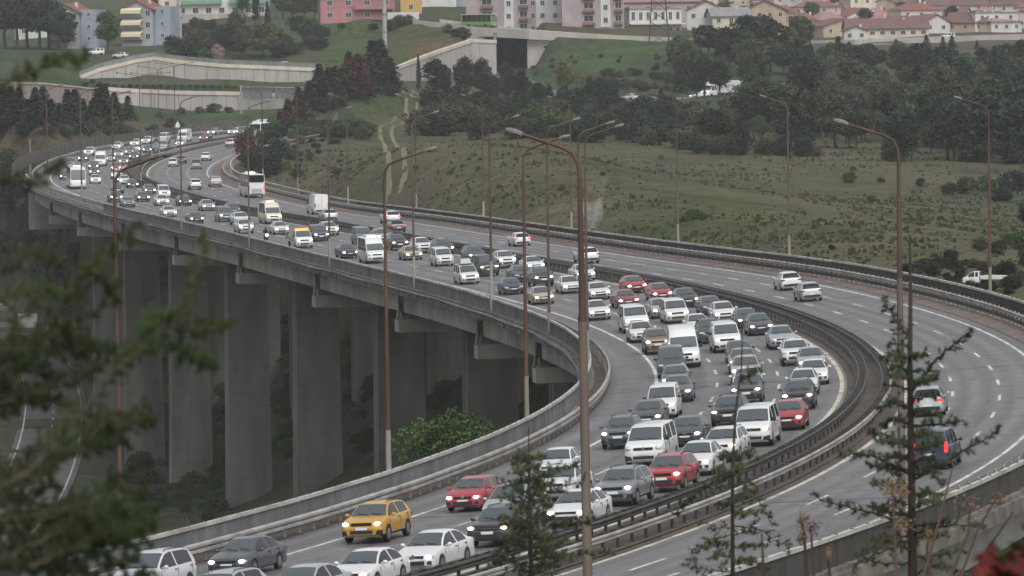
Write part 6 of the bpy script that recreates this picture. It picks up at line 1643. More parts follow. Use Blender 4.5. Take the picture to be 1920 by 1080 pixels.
def row(kind, mats, pts_, label, group, wide=1.0, y0=0):
    od = sorted(range(len(pts_)), key=lambda i: pts_[i][0]); rank = {i: k for k, i in enumerate(od)}
    for i, (px, py, h) in enumerate(pts_):
        lb = label
        if 2 < len(pts_) <= 24 and len(label.split()) <= 13: lb = label + ', ' + ORDN[rank[i]] + ' from left'
        PT(kind, rng.choice(mats), px, py, h * rng.uniform(.92, 1.1), lb, group, wide * rng.uniform(.9, 1.15), y0=y0)
# upper left
row('pine', ['dark', 'pine'], [(-12, 92, 95), (10, 92, 100), (32, 93, 98), (52, 92, 104), (74, 93, 96), (92, 94, 88), (110, 95, 70)], 'tall dark pine in the group at the upper left corner', 'pines at the upper left corner', 1.25)
PT('round', 'dark', 122, 96, 60, 'round dark tree at the right end of the upper left pines', None, 1.2)
PT('round', 'green', 203, 101, 80, 'large round green tree standing between the two grey apartment houses', None, 1.05)
PT('shrub', 'dark', 345, 112, 38, 'dense dark round bush right of the blue grey stair block', None, 1.0)
PT('wide', 'yellow', 492, 118, 72, 'broad yellowish willow behind the upper retaining wall', None, 1.35)
PT('wide', 'olive', 380, 108, 52, 'olive loose tree behind the upper retaining wall', None, 1.1); PT('round', 'dark', 425, 112, 62, 'dark broad tree left of the yellowish willow', None, 1.2); PT('round', 'olive', 455, 112, 60, 'dull green tree between the dark tree and the willow', None, 1.1)
PT('shrub', 'pinkb', 407, 116, 36, 'small tree in pale pink blossom behind the retaining wall', None, .8); PT('shrub', 'green', 383, 116, 26, 'low green bush beside the pink blossom tree', None, 1.2)
for px, py, h in ((480, 40, 75), (502, 64, 62)): PT('cypress', 'dark', px, py, h, ('taller' if px < 490 else 'shorter') + ' of two dark cypresses right of the green balconies', 'two dark cypresses', 1.1)
row('round', ['olive', 'green', 'brown'], [(530, 36, 50), (548, 38, 44), (570, 40, 46), (590, 36, 40), (520, 20, 40), (455, 30, 40), (420, 28, 30), (350, 24, 26), (290, 22, 30), (330, 60, 30), (365, 62, 30), (400, 62, 26), (440, 66, 30)], 'loose olive tree among the upper left houses', 'trees among the upper left houses', 1.1)
row('shrub', ['green', 'olive', 'dark'], [(735, 62, 22), (750, 58, 24), (765, 56, 20), (640, 66, 14), (610, 66, 16), (700, 64, 14), (840, 70, 20), (868, 78, 24), (856, 72, 16)], 'green bush on the grass slope below the rose red house', 'bushes on the upper grass slope', 1.3)
# conifer hedge at far left
row('conifer', ['dark', 'pine'], [(-8 + 15 * k, 238 + (k % 3) * 3 - (2 if k > 11 else 0), 52 + 8 * ((k * 7) % 4)) for k in range(14)] + [(196, 234, 76), (240, 228, 50), (184, 236, 58), (215, 232, 56)], 'dark conifer in the hedge row below the brown wall at far left', 'conifer hedge at far left', 1.5)
mass('thicket', ['brown', 'olive', 'dark'], [(rng.uniform(-20, 340), 0, 0)[:1] + (rng.uniform(243, 262), rng.uniform(16, 28)) for _ in range(34)])
row('shrub', ['green', 'olive'], [(300, 222, 16), (340, 214, 14), (375, 214, 16), (400, 212, 22), (430, 214, 14), (370, 206, 24)], 'small bush in front of the lower retaining wall', 'bushes by the lower retaining wall', 1.3)
mass('weeds', ['dark', 'olive'], [(160 + 14 * k, 166 + k * .25, 9) for k in range(24)])
# clump right of the far road
row('conifer', ['dark', 'pine'], [(600, 206, 80), (618, 196, 62), (700, 176, 98), (715, 172, 94), (730, 176, 72), (690, 178, 70), (640, 190, 60), (580, 216, 56), (560, 226, 50)], 'dark green conifer in the clump on the mound right of the far road', 'conifers on the mound', 1.75)
row('conifer', ['red'], [(655, 188, 92), (672, 184, 86), (540, 246, 62), (560, 238, 70), (628, 196, 70), (682, 182, 74), (525, 252, 50)], 'red brown conifer in the clump on the mound right of the far road', 'red brown conifers on the mound', 1.4)
row('shrub', ['dark', 'green', 'dark'], [(510, 258, 40), (530, 254, 36), (550, 248, 34), (575, 234, 30), (520, 262, 30), (600, 222, 30), (620, 212, 34), (640, 202, 30), (735, 184, 24), (505, 280, 40), (515, 300, 46), (500, 318, 50), (512, 330, 40)], 'dense dark bush under the conifers beside the far outbound lanes', 'bushes under the mound conifers', 1.1)
row('shrub', ['dark', 'red', 'dark', 'green'], [(462, 288, 44), (470, 306, 50), (480, 322, 56), (492, 333, 56), (458, 276, 34), (474, 268, 36), (490, 262, 36)], 'tall roadside shrub at the inside of the far outbound bend', 'roadside shrubs at the far outbound bend', 1.0)
row('shrub', ['olive', 'yellow', 'green'], [(530, 280, 22), (545, 300, 26), (560, 270, 20), (535, 320, 24), (555, 335, 22), (580, 300, 16)], 'yellowish bush on the grass bank above the outbound lanes', 'bushes on the outbound bank', 1.3)
# hedge band across the middle
for k in range(140):
    px = rng.uniform(650, 1310); py = rng.uniform(196, 268) - max(0, 760 - px) * .22 + max(0, px - 1000) * .06
    if px < 800 and (py > 190 or px > 690): continue
    if px < 760 and py < 185: continue
    PT('shrub', rng.choice(['dark', 'olive', 'pine', 'dark', 'green', 'dark', 'brown']), px, py, rng.uniform(28, 54) * (1.15 if py > 240 else .9), 'dense bush in the ' + ('front' if py > 240 else 'middle' if py > 216 else 'rear') + ' of the hedge band ' + ('beside the farm track' if px < 800 else 'below the overpass' if px < 960 else 'below the green mound' if px < 1140 else 'left of the wood'), 'bushes of the hedge band', rng.uniform(.9, 1.35))
row('shrub', ['brown'], [(862, 232, 44), (885, 236, 46), (842, 230, 36)], 'russet tinted bush standing out in the hedge band', 'russet bushes in the hedge band', 1.3)
PT('cypress', 'dark', 785, 168, 66, 'thin dark column tree in front of the overpass wing wall', None, .8)
row('round', ['dark', 'pine'], [(818, 196, 86), (835, 200, 66), (872, 196, 82), (905, 198, 88), (950, 210, 84), (925, 208, 66), (982, 212, 70), (1150, 206, 60), (1125, 210, 62), (1010, 214, 58)], 'dark slender tree in front of the overpass wall', 'dark trees in front of the overpass', .8)
PT('round', 'yellow', 1062, 192, 76, 'pale yellow green tree in front of the green mound', None, .95); PT('bare', 'yellow', 1090, 192, 62, 'thin pale tree beside the yellow green tree', None, 1.0)
row('conifer', ['dark'], [(1106, 192, 46), (1030, 196, 34), (1240, 196, 30)], 'small dark conifer at the foot of the green mound', 'small conifers at the foot of the mound', 1.6)
mass('thicket', ['dark', 'green'], [(rng.uniform(1000, 1290), rng.uniform(104, 150), rng.uniform(5, 11)) for _ in range(34)])
row('shrub', ['brown', 'olive'], [(rng.uniform(1130, 1300), rng.uniform(140, 172), rng.uniform(12, 20)) for _ in range(22)], 'brownish shrub low on the green mound', 'brownish shrubs on the mound', 1.5)
# right hand wood
row('pine', ['dark', 'pine'], [(1330, 118, 66), (1352, 118, 70), (1372, 118, 60), (1405, 112, 78), (1428, 110, 76), (1450, 112, 70), (1390, 116, 64)], 'big round dark pine at the left edge of the right wood', 'big round pines', 1.35)
PT('wide', 'green', 1500, 100, 72, 'tall yellowish green broadleaf tree right of the round pines', None, 1.0); PT('wide', 'yellow', 1482, 104, 56, 'shorter yellow green tree beside the tall broadleaf', None, .9)
row('conifer', ['dark', 'pine'], [(1572, 118, 50), (1592, 118, 40), (1737, 96, 32), (1768, 92, 24), (1785, 92, 26), (1832, 92, 18), (1680, 104, 28)], 'dark conifer spire in front of the far road', 'conifer spires by the far road', 1.4)
WOOD = 'trees of the right wood'
for k in range(330):
    px = rng.uniform(1270, 1990); py = rng.triangular(108, 350, 190) if px > 1640 else rng.uniform(112, 285)
    if px < 1640 and py > 240 + (px - 1300) * .05 and rng.random() < .3: continue
    lim = 150 if 1290 < px < 1362 else 0
    h = rng.uniform(34, 78) * (.7 + py / 400)
    if px > 1650 and py > 260: h *= 1.2
    if 1240 < px < 1385 and py > 184: h = min(h, (py - 188) * .8 + 2)
    if 1435 < px < 1480 and 150 < py < 215 : h = min(h, py - 158)
    if py > 330 and px < 1760: continue
    if px > 1540 and py < 150: h = min(h, py - 88)
    if h < 8: continue
    kd, mt = rng.choice([('pine', 'dark'), ('round', 'dark'), ('conifer', 'dark'), ('conifer', 'pine'), ('pine', 'pine'), ('round', 'olive'), ('round', 'olive'), ('bare', 'olive'), ('round', 'pine'), ('conifer', 'dark'), ('round', 'green')])
    if px > 1650 and py > 300: kd, mt = rng.choice([('pine', 'dark'), ('round', 'olive'), ('round', 'dark'), ('shrub', 'dark')])
    lab = {'pine': 'dark pine', 'round': 'dull green broadleaf tree' if mt == 'olive' else 'dark broadleaf tree', 'conifer': 'dark conifer', 'shrub': 'dense shrub', 'bare': 'bare brownish tree'}[kd] + ' in the ' + ('left' if px < 1480 else 'middle' if px < 1700 else 'right') + ' part of the right wood ' + ('near the far road' if py < 165 else 'in its heart' if py < 235 else 'by the field edge')
    PT(kd, mt, px, py, h * (.55 if kd == 'shrub' else 1), lab, WOOD, rng.uniform(1.0, 1.5), y0=900)
row('bare', ['brown', 'twig'], [(1545, 222, 76), (1565, 224, 82), (1585, 222, 70), (1530, 220, 60), (1605, 218, 64), (1850, 172, 60), (1820, 172, 52), (1880, 170, 56), (1210, 210, 40)], 'bare brownish tree with fine twigs in the right wood', 'bare trees of the right wood', 1.2)
row('shrub', ['yellow', 'olive'], [(1330, 246, 46), (1350, 250, 48), (1375, 256, 44), (1395, 262, 40), (1312, 240, 40)], 'yellow green bush in front of the side road bridge', 'yellow green bushes by the side road', 1.1)
row('shrub', ['dark', 'dark', 'olive'], [(1290, 284, 44), (1310, 288, 40), (1340, 290, 36), (1360, 292, 40), (1385, 292, 34), (1455, 292, 42), (1480, 294, 46), (1505, 296, 40), (1430, 290, 30), (1530, 296, 24)], 'dark rounded bush at the upper edge of the field', 'dark bushes at the edge of the field', 1.15)
row('shrub', ['dark', 'green'], [(1592, 345, 26), (1633, 380, 14), (1652, 345, 12), (1600, 322, 12), (1300, 412, 22), (1284, 418, 16), (1316, 416, 20), (780, 322, 10), (845, 330, 12), (655, 250, 10), (1130, 330, 8), (1450, 365, 8), (1560, 470, 12), (1480, 300, 10), (1240, 300, 10), (1725, 350, 18), (1400, 330, 6), (980, 350, 6), (900, 300, 6)], 'small lone shrub dotted on the open field', 'lone shrubs on the field', 1.2)
row('shrub', ['dark', 'olive', 'green'], [(1700, 512, 14), (1722, 518, 16), (1760, 500, 20), (1785, 492, 26), (1800, 520, 22), (1840, 470, 30), (1870, 480, 34), (1890, 520, 36), (1905, 540, 30), (1860, 545, 20), (1912, 470, 40), (1880, 380, 30), (1850, 360, 34), (1900, 360, 40), (1780, 365, 26), (1815, 365, 34), (1940, 420, 50), (1935, 500, 50)], 'dark bush beyond the outer parapet at the right edge', 'bushes beyond the outer parapet', 1.3)
# valley: bushes on the slopes under the viaduct
mass('thicket', ['dark', 'dark', 'green', 'olive'], [(rng.uniform(150, 330), rng.uniform(560, 720), rng.uniform(16, 34)) for _ in range(26)] + [(rng.uniform(240, 430), rng.uniform(780, 980), rng.uniform(26, 60)) for _ in range(26)])
mass('thicket', ['dark', 'olive', 'brown'], [(rng.uniform(-20, 130), rng.uniform(375, 560), rng.uniform(24, 46)) for _ in range(46)])
row('round', ['dark', 'pine'], [(10, 400, 70), (40, 430, 80), (70, 470, 70), (20, 500, 80), (110, 480, 60), (140, 520, 56), (-10, 450, 90)], 'dark tree on the bank under the left end of the viaduct', 'trees on the bank under the viaduct end', 1.2)
mass('thicket', ['green', 'dark', 'olive'], [(rng.uniform(655, 700), rng.uniform(640, 800), rng.uniform(14, 30)) for _ in range(12)] + [(rng.uniform(800, 845), rng.uniform(630, 760), rng.uniform(14, 30)) for _ in range(12)] + [(rng.uniform(525, 552), rng.uniform(640, 840), rng.uniform(14, 30)) for _ in range(10)] + [(rng.uniform(960, 1010), rng.uniform(660, 720), rng.uniform(14, 24)) for _ in range(6)])
b1 = U(862, 860, 195); 
def big_bush():
    rg_ = random.Random(8); mb = MB(); tr = MB()
    for i in range(90):
        an = rg_.uniform(0, 6.28); u = rg_.uniform(0, 1); rr = math.sqrt(1 - u * u) * rg_.uniform(.5, 1); c = (math.cos(an) * rr * 3.7 * rg_.uniform(.75, 1.2) - .4, math.sin(an) * rr * 2.6, u * 2.5 * (1 - .12 * math.cos(an)) + rg_.uniform(-.5, .45)); leaf_quads(mb, rg_, c, 56, (.55, .55, .42), .17)
        if i % 5 == 0: tr.tube([(0, 0, -22), (c[0] * .4, c[1] * .4, 0), c], [.12, .07, .02], 5)
    return mb.mesh('crown', LEAF['bush']), tr.mesh('trunk', M['bark'], 60)
bm_, tm_ = big_bush(); o = thing('shrub', 'bright green leafy bush rising behind the near parapet in front of the piers', 'shrub', b1); o.scale = (1.0, 1.0, .95); inst('crown', bm_, o); t_ = inst('trunk', tm_, o); t_.scale = (1, 1, 1)
for px, py, Y, h in ((300, 985, 235, 8), (345, 960, 240, 9), (390, 960, 245, 9), (430, 930, 260, 9), (500, 900, 265, 9), (545, 900, 250, 8), (270, 990, 210, 7), (720, 905, 205, 4)):
    p = U(px, py, Y); g_ = ground(p.x, p.y); H = p.z - g_ + h * .55
    tree('twigs', 'twig', Vector((p.x, p.y, g_)), max(H, h) * .82, 'leafless grey brown bush behind the near parapet ' + ('under the middle piers' if px > 600 else 'at its left end' if px < 360 else 'below the tall left piers') , 'leafless bushes behind the near parapet', max(.5, h / max(H, h)) * 1.2)

TT_ = 0
for k in range(60):
    px, Y = rng.uniform(1290, 1960), rng.uniform(1090, 1750); q = gpt(px, Y)
    tree(rng.choice(['round', 'shrub', 'pine', 'round']), rng.choice(['dark', 'olive', 'green', 'pine']), q, rng.uniform(5, 10), 'dark tree among the roofs of the distant town ' + ('at the right' if px > 1740 else 'in the middle' if px > 1520 else 'at the left'), 'trees among the distant houses', 1.2)

gaps = [(408, 424, 560, 760), (520, 550, 600, 880), (656, 700, 630, 860), (802, 842, 620, 770), (944, 1012, 660, 740), (235, 320, 700, 960), (320, 430, 780, 960), (140, 240, 560, 720)]
mass('thicket', ['green', 'bright', 'bright', 'olive'], [(rng.uniform(a, b), rng.uniform(c, d), rng.uniform(14, 32)) for a, b, c, d in gaps for _ in range(22)], 1.5)
mass('thicket', ['dark', 'olive', 'dark', 'brown'], [(rng.uniform(1700, 1960), rng.uniform(500, 556), rng.uniform(10, 26)) for _ in range(46)], 1.4)
mass('thicket', ['dark', 'olive', 'green', 'dark'], [(rng.uniform(305, 600), rng.uniform(48, 114), rng.uniform(14, 34)) for _ in range(60)], 1.3)
mass('thicket', ['olive', 'dark', 'green'], [(rng.uniform(530, 640), rng.uniform(232, 330), rng.uniform(6, 16)) for _ in range(30)], 1.5)
# rough grass tufts over the open field and slopes, far too many to count
V, Fc, MI = [], [], []; mats_ = ['olive', 'dark', 'brown', 'green']
rt = np.random.default_rng(9); nT = 26000
Xp = []
pxs = rt.uniform(520, 1960, nT * 2); Yw = np.exp(rt.uniform(np.log(480), np.log(1150), nT * 2)); Xw = Yw * (pxs - 960) / F
s_, t_ = road_st(Xw, Yw); ok = ((t_ > 23) | (t_ < -40)); Xw, Yw = Xw[ok][:nT], Yw[ok][:nT]; Zw = ground_arr(Xw, Yw)
clump = np.sin(Xw * .11 + 1.7 * np.sin(Yw * .021)) + np.sin(Yw * .043 + 2 * np.sin(Xw * .05)); keep = rt.uniform(-1.6, 1.6, len(Xw)) < clump; Xw, Yw, Zw = Xw[keep], Yw[keep], Zw[keep]
nT = len(Xw); h_ = rt.gamma(2.0, .055, nT) + .05; a_ = rt.uniform(0, 6.28, nT); w_ = h_ * rt.uniform(1.2, 2.6, nT)
for k in range(3):
    an = a_ + k * 1.05; ca, sa = np.cos(an) * w_ / 2, np.sin(an) * w_ / 2
    q = np.stack([np.stack([Xw - ca, Yw - sa, Zw - .1], -1), np.stack([Xw + ca, Yw + sa, Zw - .1], -1), np.stack([Xw + ca * .7, Yw + sa * .7, Zw + h_ * rt.uniform(.7, 1.1, nT)], -1), np.stack([Xw - ca * .7, Yw - sa * .7, Zw + h_ * rt.uniform(.7, 1.1, nT)], -1)], 1); V.append(q.reshape(-1, 3)); MI.append(rt.choice(4, nT, p=[.5, .0, .22, .28]))
V = np.vstack(V); nq = len(V) // 4; me = bpy.data.meshes.new('grass_tufts'); me.vertices.add(len(V)); me.vertices.foreach_set('co', V.ravel().astype(np.float32)); me.loops.add(len(V)); me.loops.foreach_set('vertex_index', np.arange(len(V), dtype=np.int32)); me.polygons.add(nq); me.polygons.foreach_set('loop_start', np.arange(0, len(V), 4, dtype=np.int32))
for m_ in mats_: me.materials.append(LEAF[m_])
me.polygons.foreach_set('material_index', np.concatenate(MI).astype(np.int32)); me.update(calc_edges=True); tag(inst('grass_tufts', me), kind='stuff')

mass('thicket', ['dark', 'olive', 'dark', 'green'], [(rng.uniform(560, 690), rng.uniform(246, 262), rng.uniform(18, 30)) for _ in range(50)], 1.4)

# ------------------------------------------------------------------ foreground trees on the camera's own hillside
LEAF['cedar'] = leafmat('needles_cedar', (.022, .034, .012), (.052, .066, .020)); LEAF['sap'] = leafmat('needles_sapling', (.040, .052, .026), (.072, .085, .042)); LEAF['seed'] = leafmat('dry_seed_brown', (.11, .070, .045), (.18, .12, .078), hv=0); LEAF['redleaf'] = leafmat('young_red_leaf', (.07, .008, .008), (.15, .018, .014), hv=0); LEAF['stem'] = leafmat('reddish_stem', (.055, .036, .030), (.10, .066, .052), hv=0)
def rosette(mb, rng, c, Rr, n=13):
    for _ in range(n):
        d = Vector((rng.gauss(0, 1), rng.gauss(0, 1), rng.gauss(.25, .8))).normalized(); q = d.orthogonal().normalized() * Rr * .085; e = c + d * Rr * rng.uniform(.7, 1.15); mb.tri(c - q, c + q, e)
def bough(tree_, rng, pts_, d, rpx, mat, step=15, side=26, Rpx=17, dz=.06, twig=True, sag=.0):
    "one branch with needle rosettes along it and on short side twigs; pixels are turned into metres at distance d"
    P = [U(x, y, d * (1 + dz * i / max(1, len(pts_) - 1)), 1.0) for i, (x, y) in enumerate(pts_)]; k = d / F
    w, l = MB(), MB(); out = []
    for a, b in zip(P, P[1:]):
        n = max(1, int((b - a).length / (step * k)))
        for i in range(n): out.append((a.lerp(b, i / n), (b - a).normalized()))
    out.append((P[-1], (P[-1] - P[-2]).normalized()))
    m_ = len(out); jit = [o_[0] + Vector((rng.gauss(0, 1), rng.gauss(0, 1), rng.gauss(0, 1))) * 1.6 * k for o_ in out]; jit[0] = out[0][0]
    w.tube(jit, [rpx * k * (1 - .8 * i / m_) for i in range(m_)], 5)
    for i, (p, t) in enumerate(out):
        if i < m_ * .10: continue
        rosette(l, rng, jit[i], Rpx * k * rng.uniform(.7, 1.1))
        if twig and rng.random() < .8:
            sd = t.cross(Vector((rng.gauss(0, .35), 1, rng.gauss(0, .35)))).normalized() * rng.choice((-1, 1)); L2 = side * k * rng.uniform(.5, 1.7) * (1 - .6 * i / m_)
            e = jit[i] + (sd * .9 + t * .6).normalized() * L2 - Vector((0, 0, sag * L2)); w.tube([jit[i], e], [rpx * k * .28, rpx * k * .16], 3)
            for u in (.4, .75, 1.0): rosette(l, rng, jit[i].lerp(e, u), Rpx * k * rng.uniform(.6, 1.0))
    b_ = w.build('branch', M['bark'], tree_); b_.matrix_parent_inverse = tree_.matrix_world.inverted(); q = l.build('needles', LEAF[mat], b_); q['kind'] = 'stuff'; return b_
def base_thing(name, label, px, d, cat='tree', group=None):
    p = U(px, 540, d, 1.0); p.z = ground(p.x, p.y); o = thing(name, label, cat, p, 0, group); bpy.context.view_layer.update(); return o, p
def abs_part(o, mb, name, mat, smooth=None):
    q = mb.build(name, mat, o, smooth); q.matrix_parent_inverse = Matrix.Translation(-o.location); return q
rng = random.Random(77)
ced, cp0 = base_thing('cedar_tree', 'dark blurred cedar reaching in from the left edge of the foreground', -190, 10.0)
a = MB(); tp = U(-150, 60, 10.0, 1.0); a.tube([cp0 - Vector((0, 0, .4)), cp0.lerp(tp, .5) + Vector((.03, 0, 0)), tp], [.11, .075, .03], 8); abs_part(ced, a, 'trunk', M['bark'], 60)
BO = [([(-170, 930), (0, 700), (92, 596), (157, 505), (210, 465), (257, 425)], 10.2, 7), ([(-150, 1010), (60, 880), (200, 715), (318, 600), (350, 560), (372, 500), (384, 445)], 9.6, 7), ([(318, 610), (375, 618), (432, 608)], 9.7, 3), ([(312, 640), (360, 668), (404, 690)], 9.8, 3), ([(330, 585), (290, 610), (262, 612)], 9.8, 3),
      ([(-180, 260), (0, 165), (55, 132), (110, 120), (165, 104)], 10.4, 5), ([(-180, 400), (-20, 330), (60, 345), (120, 300)], 10.4, 5), ([(-180, 560), (0, 500), (70, 470), (120, 500)], 10.3, 5), ([(-180, 640), (0, 560), (90, 540), (150, 560)], 10.0, 5), ([(160, 500), (190, 520), (215, 555)], 10.2, 3), ([(100, 590), (130, 630), (165, 650)], 10.2, 3), ([(200, 715), (240, 660), (300, 650)], 9.7, 3), ([(150, 770), (220, 800), (290, 790)], 9.8, 4)]
for k in range(36):
    y0 = rng.uniform(690, 1230); x1 = rng.uniform(90, 265) * (1.05 if y0 > 850 else .9); y1 = y0 - rng.uniform(20, 170); BO.append(([(-170, y0), (-20, y0 - rng.uniform(20, 70)), (x1 * .5, (y0 + y1) / 2 - 25), (x1, y1)], rng.uniform(9.2, 11.5), rng.uniform(3, 6)))
for k in range(13):
    y0 = rng.uniform(920, 1140); BO.append(([(60, y0 + 60), (180, y0), (rng.uniform(250, 300), y0 - rng.uniform(-10, 60))], rng.uniform(9.4, 10.6), 4))
for pts_, d, r_ in BO: bough(ced, rng, pts_, d, r_, 'cedar', step=17, side=34, Rpx=19)
def sapling(label, px, d, tpts, boughs, rpx, nrand, y0, y1, reach, mat='sap', top=1.0):
    o, p0 = base_thing('cedar_sapling', label, tpts[-1][0], d); a = MB(); T = [U(x, y, d, 1.0) for x, y in tpts]; k = d / F; n = len(T)
    T2 = T + [Vector((T[-1].x, T[-1].y, p0.z - .1))]; a.tube(T2, [k * rpx * (.18 + .82 * i / n) for i in range(n + 1)], 7); abs_part(o, a, 'trunk', M['bark'], 60)
    for b_ in boughs: bough(o, rng, b_, d, rpx * .28, mat, step=9, side=17, Rpx=11, dz=rng.uniform(-.02, .02))
    for i in range(nrand):
        y = y0 + (y1 - y0) * (i + rng.random()) / nrand; x = float(np.interp(y, [q[1] for q in tpts], [q[0] for q in tpts])); sg = 1 if i % 2 else -1; L_ = reach * (.35 + .65 * (y - y0) / (y1 - y0)) * rng.uniform(.6, 1.15)
        bough(o, rng, [(x, y), (x + sg * L_ * .5, y - L_ * rng.uniform(.0, .25)), (x + sg * L_, y - L_ * rng.uniform(-.2, .25))], d, rpx * .22, mat, step=9, side=14, Rpx=10, dz=rng.uniform(-.03, .03))
    return o
sapling('young cedar sapling with a bare leader standing in front of the outbound lanes', 1708, 28.0, [(1706, 440), (1707, 560), (1706, 700), (1709, 900), (1711, 1085)],
        [[(1708, 735), (1757, 672), (1795, 640), (1824, 616)], [(1708, 905), (1793, 853), (1835, 830), (1874, 804)], [(1709, 990), (1640, 962), (1580, 950), (1520, 926)], [(1708, 890), (1647, 857), (1600, 850), (1570, 860)], [(1708, 640), (1680, 600), (1652, 560)], [(1707, 700), (1678, 685), (1655, 668)], [(1708, 800), (1770, 795), (1810, 790)], [(1708, 840), (1660, 815), (1625, 812)], [(1710, 1010), (1640, 1040), (1600, 1062)], [(1710, 1000), (1780, 985), (1850, 985)]], 11, 30, 640, 1085, 105)
sapling('slim dark cedar sapling in front of the near median barrier', 990, 30.0, [(991, 800), (992, 880), (994, 960), (996, 1085)], [[(994, 905), (1040, 880), (1085, 870)], [(994, 935), (960, 915), (935, 905)], [(995, 930), (1050, 915), (1095, 900)], [(995, 1000), (1050, 985), (1110, 975)], [(996, 1050), (1080, 1040), (1150, 1035)]], 6, 34, 850, 1085, 74)
sapling('thin sparse cedar sapling with bare tip in front of the median bend', 1378, 32.0, [(1393, 600), (1390, 690), (1380, 765), (1374, 860), (1373, 960), (1374, 1085)], [[(1372, 880), (1340, 900), (1300, 930), (1270, 965)], [(1374, 985), (1420, 990), (1480, 1030)], [(1374, 1000), (1330, 1010), (1290, 1060)], [(1374, 860), (1400, 850), (1420, 858)], [(1374, 930), (1410, 920), (1450, 985)], [(1385, 720), (1405, 705), (1420, 690)]], 5, 15, 850, 1085, 70)
# bare reddish stems with brown hanging seed bunches
def seed_shrub(label, d, stems, bunches):
    o, p0 = base_thing('seed_shrub', label, stems[0][-1][0], d, 'shrub'); k = d / F
    for st_ in stems:
        a = MB(); T = [U(x, y, d, 1.0) for x, y in st_]; T.append(Vector((T[-1].x, T[-1].y, p0.z - .1))); a.tube(T, [k * (1.6 + 1.0 * i) for i in range(len(T))], 5); abs_part(o, a, 'stem', LEAF['stem'], 60)
    for x, y, w, h in bunches:
        a = MB(); 
        for _ in range(110):
            c = U(x + rng.gauss(0, w * .3), y + rng.gauss(0, h * .3), d + rng.gauss(0, .1), 1.0); leaf_quads(a, rng, c, 1, (0, 0, 0), 5.2 * k)
        q = abs_part(o, a, 'seed_bunch', LEAF['seed']); q['kind'] = 'stuff'
    return o
seed_shrub('bare stems with brown hanging seed bunches right of centre at the bottom', 26.0, [[(1500, 970), (1508, 1000), (1512, 1085)], [(1520, 985), (1522, 1020), (1526, 1085)], [(1428, 1000), (1430, 1040), (1431, 1085)], [(1555, 1015), (1553, 1050), (1556, 1085)]], [(1506, 975, 20, 26), (1524, 992, 30, 22), (1502, 1010, 14, 18), (1554, 1035, 8, 22)])
seed_shrub('bare stems with brown seed bunches behind the young cedar at the right', 27.0, [[(1672, 900), (1676, 960), (1680, 1085)], [(1820, 930), (1815, 1000), (1780, 1085)], [(1872, 925), (1830, 1000), (1800, 1085)], [(1745, 990), (1738, 1030), (1745, 1085)], [(1785, 880), (1760, 980), (1730, 1085)], [(1900, 960), (1850, 1030), (1820, 1085)]], [(1666, 915, 22, 34), (1692, 920, 28, 40), (1820, 945, 46, 40), (1870, 940, 22, 16), (1690, 985, 36, 26), (1740, 1005, 10, 20)])
ph, p0 = base_thing('red_leaf_shrub', 'blurred shrub with glossy red young leaves at the bottom right corner', 1885, 9.0, 'shrub'); k = 9.0 / F
a = MB(); 
for x, y in ((1850, 1065), (1880, 1040), (1905, 1035), (1918, 1055)): a.tube([U(x, y, 9.0, 1.0), U(1890, 1150, 9.0, 1.0), Vector((p0.x, p0.y, p0.z))], [2 * k, 4 * k, 9 * k], 5)
abs_part(ph, a, 'stem', LEAF['stem'], 60)
for mat, n, box_ in (('redleaf', 52, (1884, 1056, 26, 20)), ('redleaf', 20, (1846, 1070, 14, 14)), ('green', 40, (1885, 1085, 30, 24))):
    a = MB()
    for _ in range(n): leaf_quads(a, rng, U(box_[0] + rng.gauss(0, box_[2]), box_[1] + rng.gauss(0, box_[3]), 9 + rng.gauss(0, .08), 1.0), 1, (0, 0, 0), 30 * k)
    q = abs_part(ph, a, 'leaves', LEAF[mat]); q['kind'] = 'stuff'

# ------------------------------------------------------------------ air: haze box round everything, and the thin smoke plume on the field
zlo, zhi = float(ZZ.min()) - 1.0, float(max(ZZ.max(), 20)) + 32.0
xw = float(np.abs(XX).max()) + 5; y1 = float(YY.max()) + 5
a = MB(); a.hexa([(-xw, -30, zlo), (xw, -30, zlo), (xw, y1, zlo), (-xw, y1, zlo), (-xw, -30, zhi), (xw, -30, zhi), (xw, y1, zhi), (-xw, y1, zhi)])
def volmat(name, dens, col):
    m = bpy.data.materials.new(name); m.use_nodes = True; t = m.node_tree; t.nodes.clear(); o = t.nodes.new('ShaderNodeOutputMaterial'); v = t.nodes.new('ShaderNodeVolumePrincipled')
    v.inputs['Density'].default_value = dens; v.inputs['Color'].default_value = (*col, 1); v.inputs['Anisotropy'].default_value = 0.0; t.links.new(v.outputs[0], o.inputs['Volume']); return m, t, v
hm = volmat('haze_air', 0.000075, (.90, .93, .97))[0]
h = a.build('haze', hm); tag(h, kind='stuff')
print('haze box', zlo, zhi, xw, y1)
sm, t, v = volmat('smoke_wisp', 0.0, (.86, .87, .88)); 
tc = t.nodes.new('ShaderNodeTexCoord'); nz_ = t.nodes.new('ShaderNodeTexNoise'); nz_.inputs['Scale'].default_value = .35; nz_.inputs['Detail'].default_value = 4; t.links.new(tc.outputs['Object'], nz_.inputs['Vector'])
mr = t.nodes.new('ShaderNodeMapRange'); mr.inputs[1].default_value = .42; mr.inputs[2].default_value = .75; mr.inputs[3].default_value = 0.0; mr.inputs[4].default_value = .8; t.links.new(nz_.outputs[0], mr.inputs[0])
sp3 = t.nodes.new('ShaderNodeSeparateXYZ'); t.links.new(tc.outputs['Object'], sp3.inputs[0])
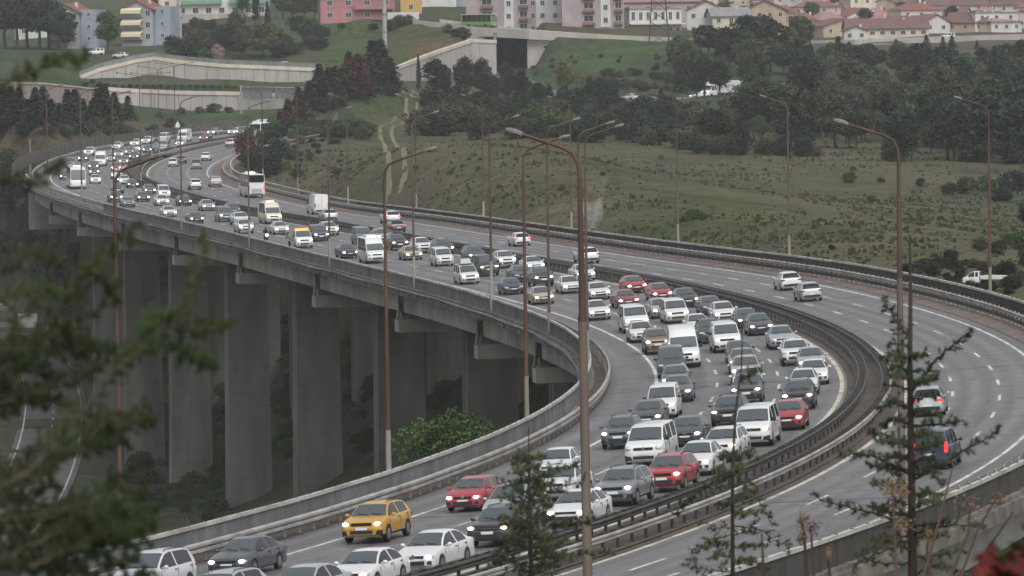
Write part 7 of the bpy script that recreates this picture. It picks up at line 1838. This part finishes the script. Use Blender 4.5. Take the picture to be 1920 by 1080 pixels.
def mth(op, a, b=None):
    m_ = t.nodes.new('ShaderNodeMath'); m_.operation = op
    for i, s in enumerate((a, b)):
        if s is None: continue
        if isinstance(s, (int, float)): m_.inputs[i].default_value = s
        else: t.links.new(s, m_.inputs[i])
    return m_.outputs[0]
dx = mth('SUBTRACT', sp3.outputs[0], mth('MULTIPLY', mth('MULTIPLY', sp3.outputs[2], sp3.outputs[2]), .022)); rad = mth('SQRT', mth('ADD', mth('MULTIPLY', dx, dx), mth('MULTIPLY', sp3.outputs[1], sp3.outputs[1])))
fr = t.nodes.new('ShaderNodeMapRange'); fr.interpolation_type = 'SMOOTHSTEP'; fr.inputs[1].default_value = .1; fr.inputs[2].default_value = 2.5; fr.inputs[3].default_value = 1; fr.inputs[4].default_value = 0; t.links.new(rad, fr.inputs[0])
fz = t.nodes.new('ShaderNodeMapRange'); fz.interpolation_type = 'SMOOTHSTEP'; fz.inputs[1].default_value = 1; fz.inputs[2].default_value = 7.5; fz.inputs[3].default_value = 1; fz.inputs[4].default_value = 0; t.links.new(sp3.outputs[2], fz.inputs[0])
t.links.new(mth('MULTIPLY', mth('MULTIPLY', mr.outputs[0], fr.outputs[0]), fz.outputs[0]), v.inputs['Density'])
p = rg(1108, 432); a = MB(); rr = random.Random(2)
for i, (x, z, r_) in enumerate(((0, .4, 1.2), (.2, 1.6, 1.6), (-.4, 3.0, 2.0), (-.2, 4.6, 2.3), (.8, 6.2, 2.5), (2.0, 7.8, 2.4), (3.2, 9.2, 2.0))): pass
rows = []
for x, z, r_ in ((0, 0, .9), (.1, 1.5, 1.5), (-.5, 3.2, 2.1), (-.6, 5.0, 2.6), (.2, 6.8, 2.7), (1.6, 8.6, 2.2), (2.9, 10.2, 1.2)): rows.append([(x + math.cos(q * .6283) * r_, math.sin(q * .6283) * r_, z) for q in range(10)])
a.grid(rows, closed=True); n = len(a.v); a.f.append(tuple(range(9, -1, -1))); a.f.append(tuple(range(n - 10, n))); a.m += [0, 0]
s_ = a.build('smoke', sm, None, 60, loc=p); tag(s_, kind='stuff')
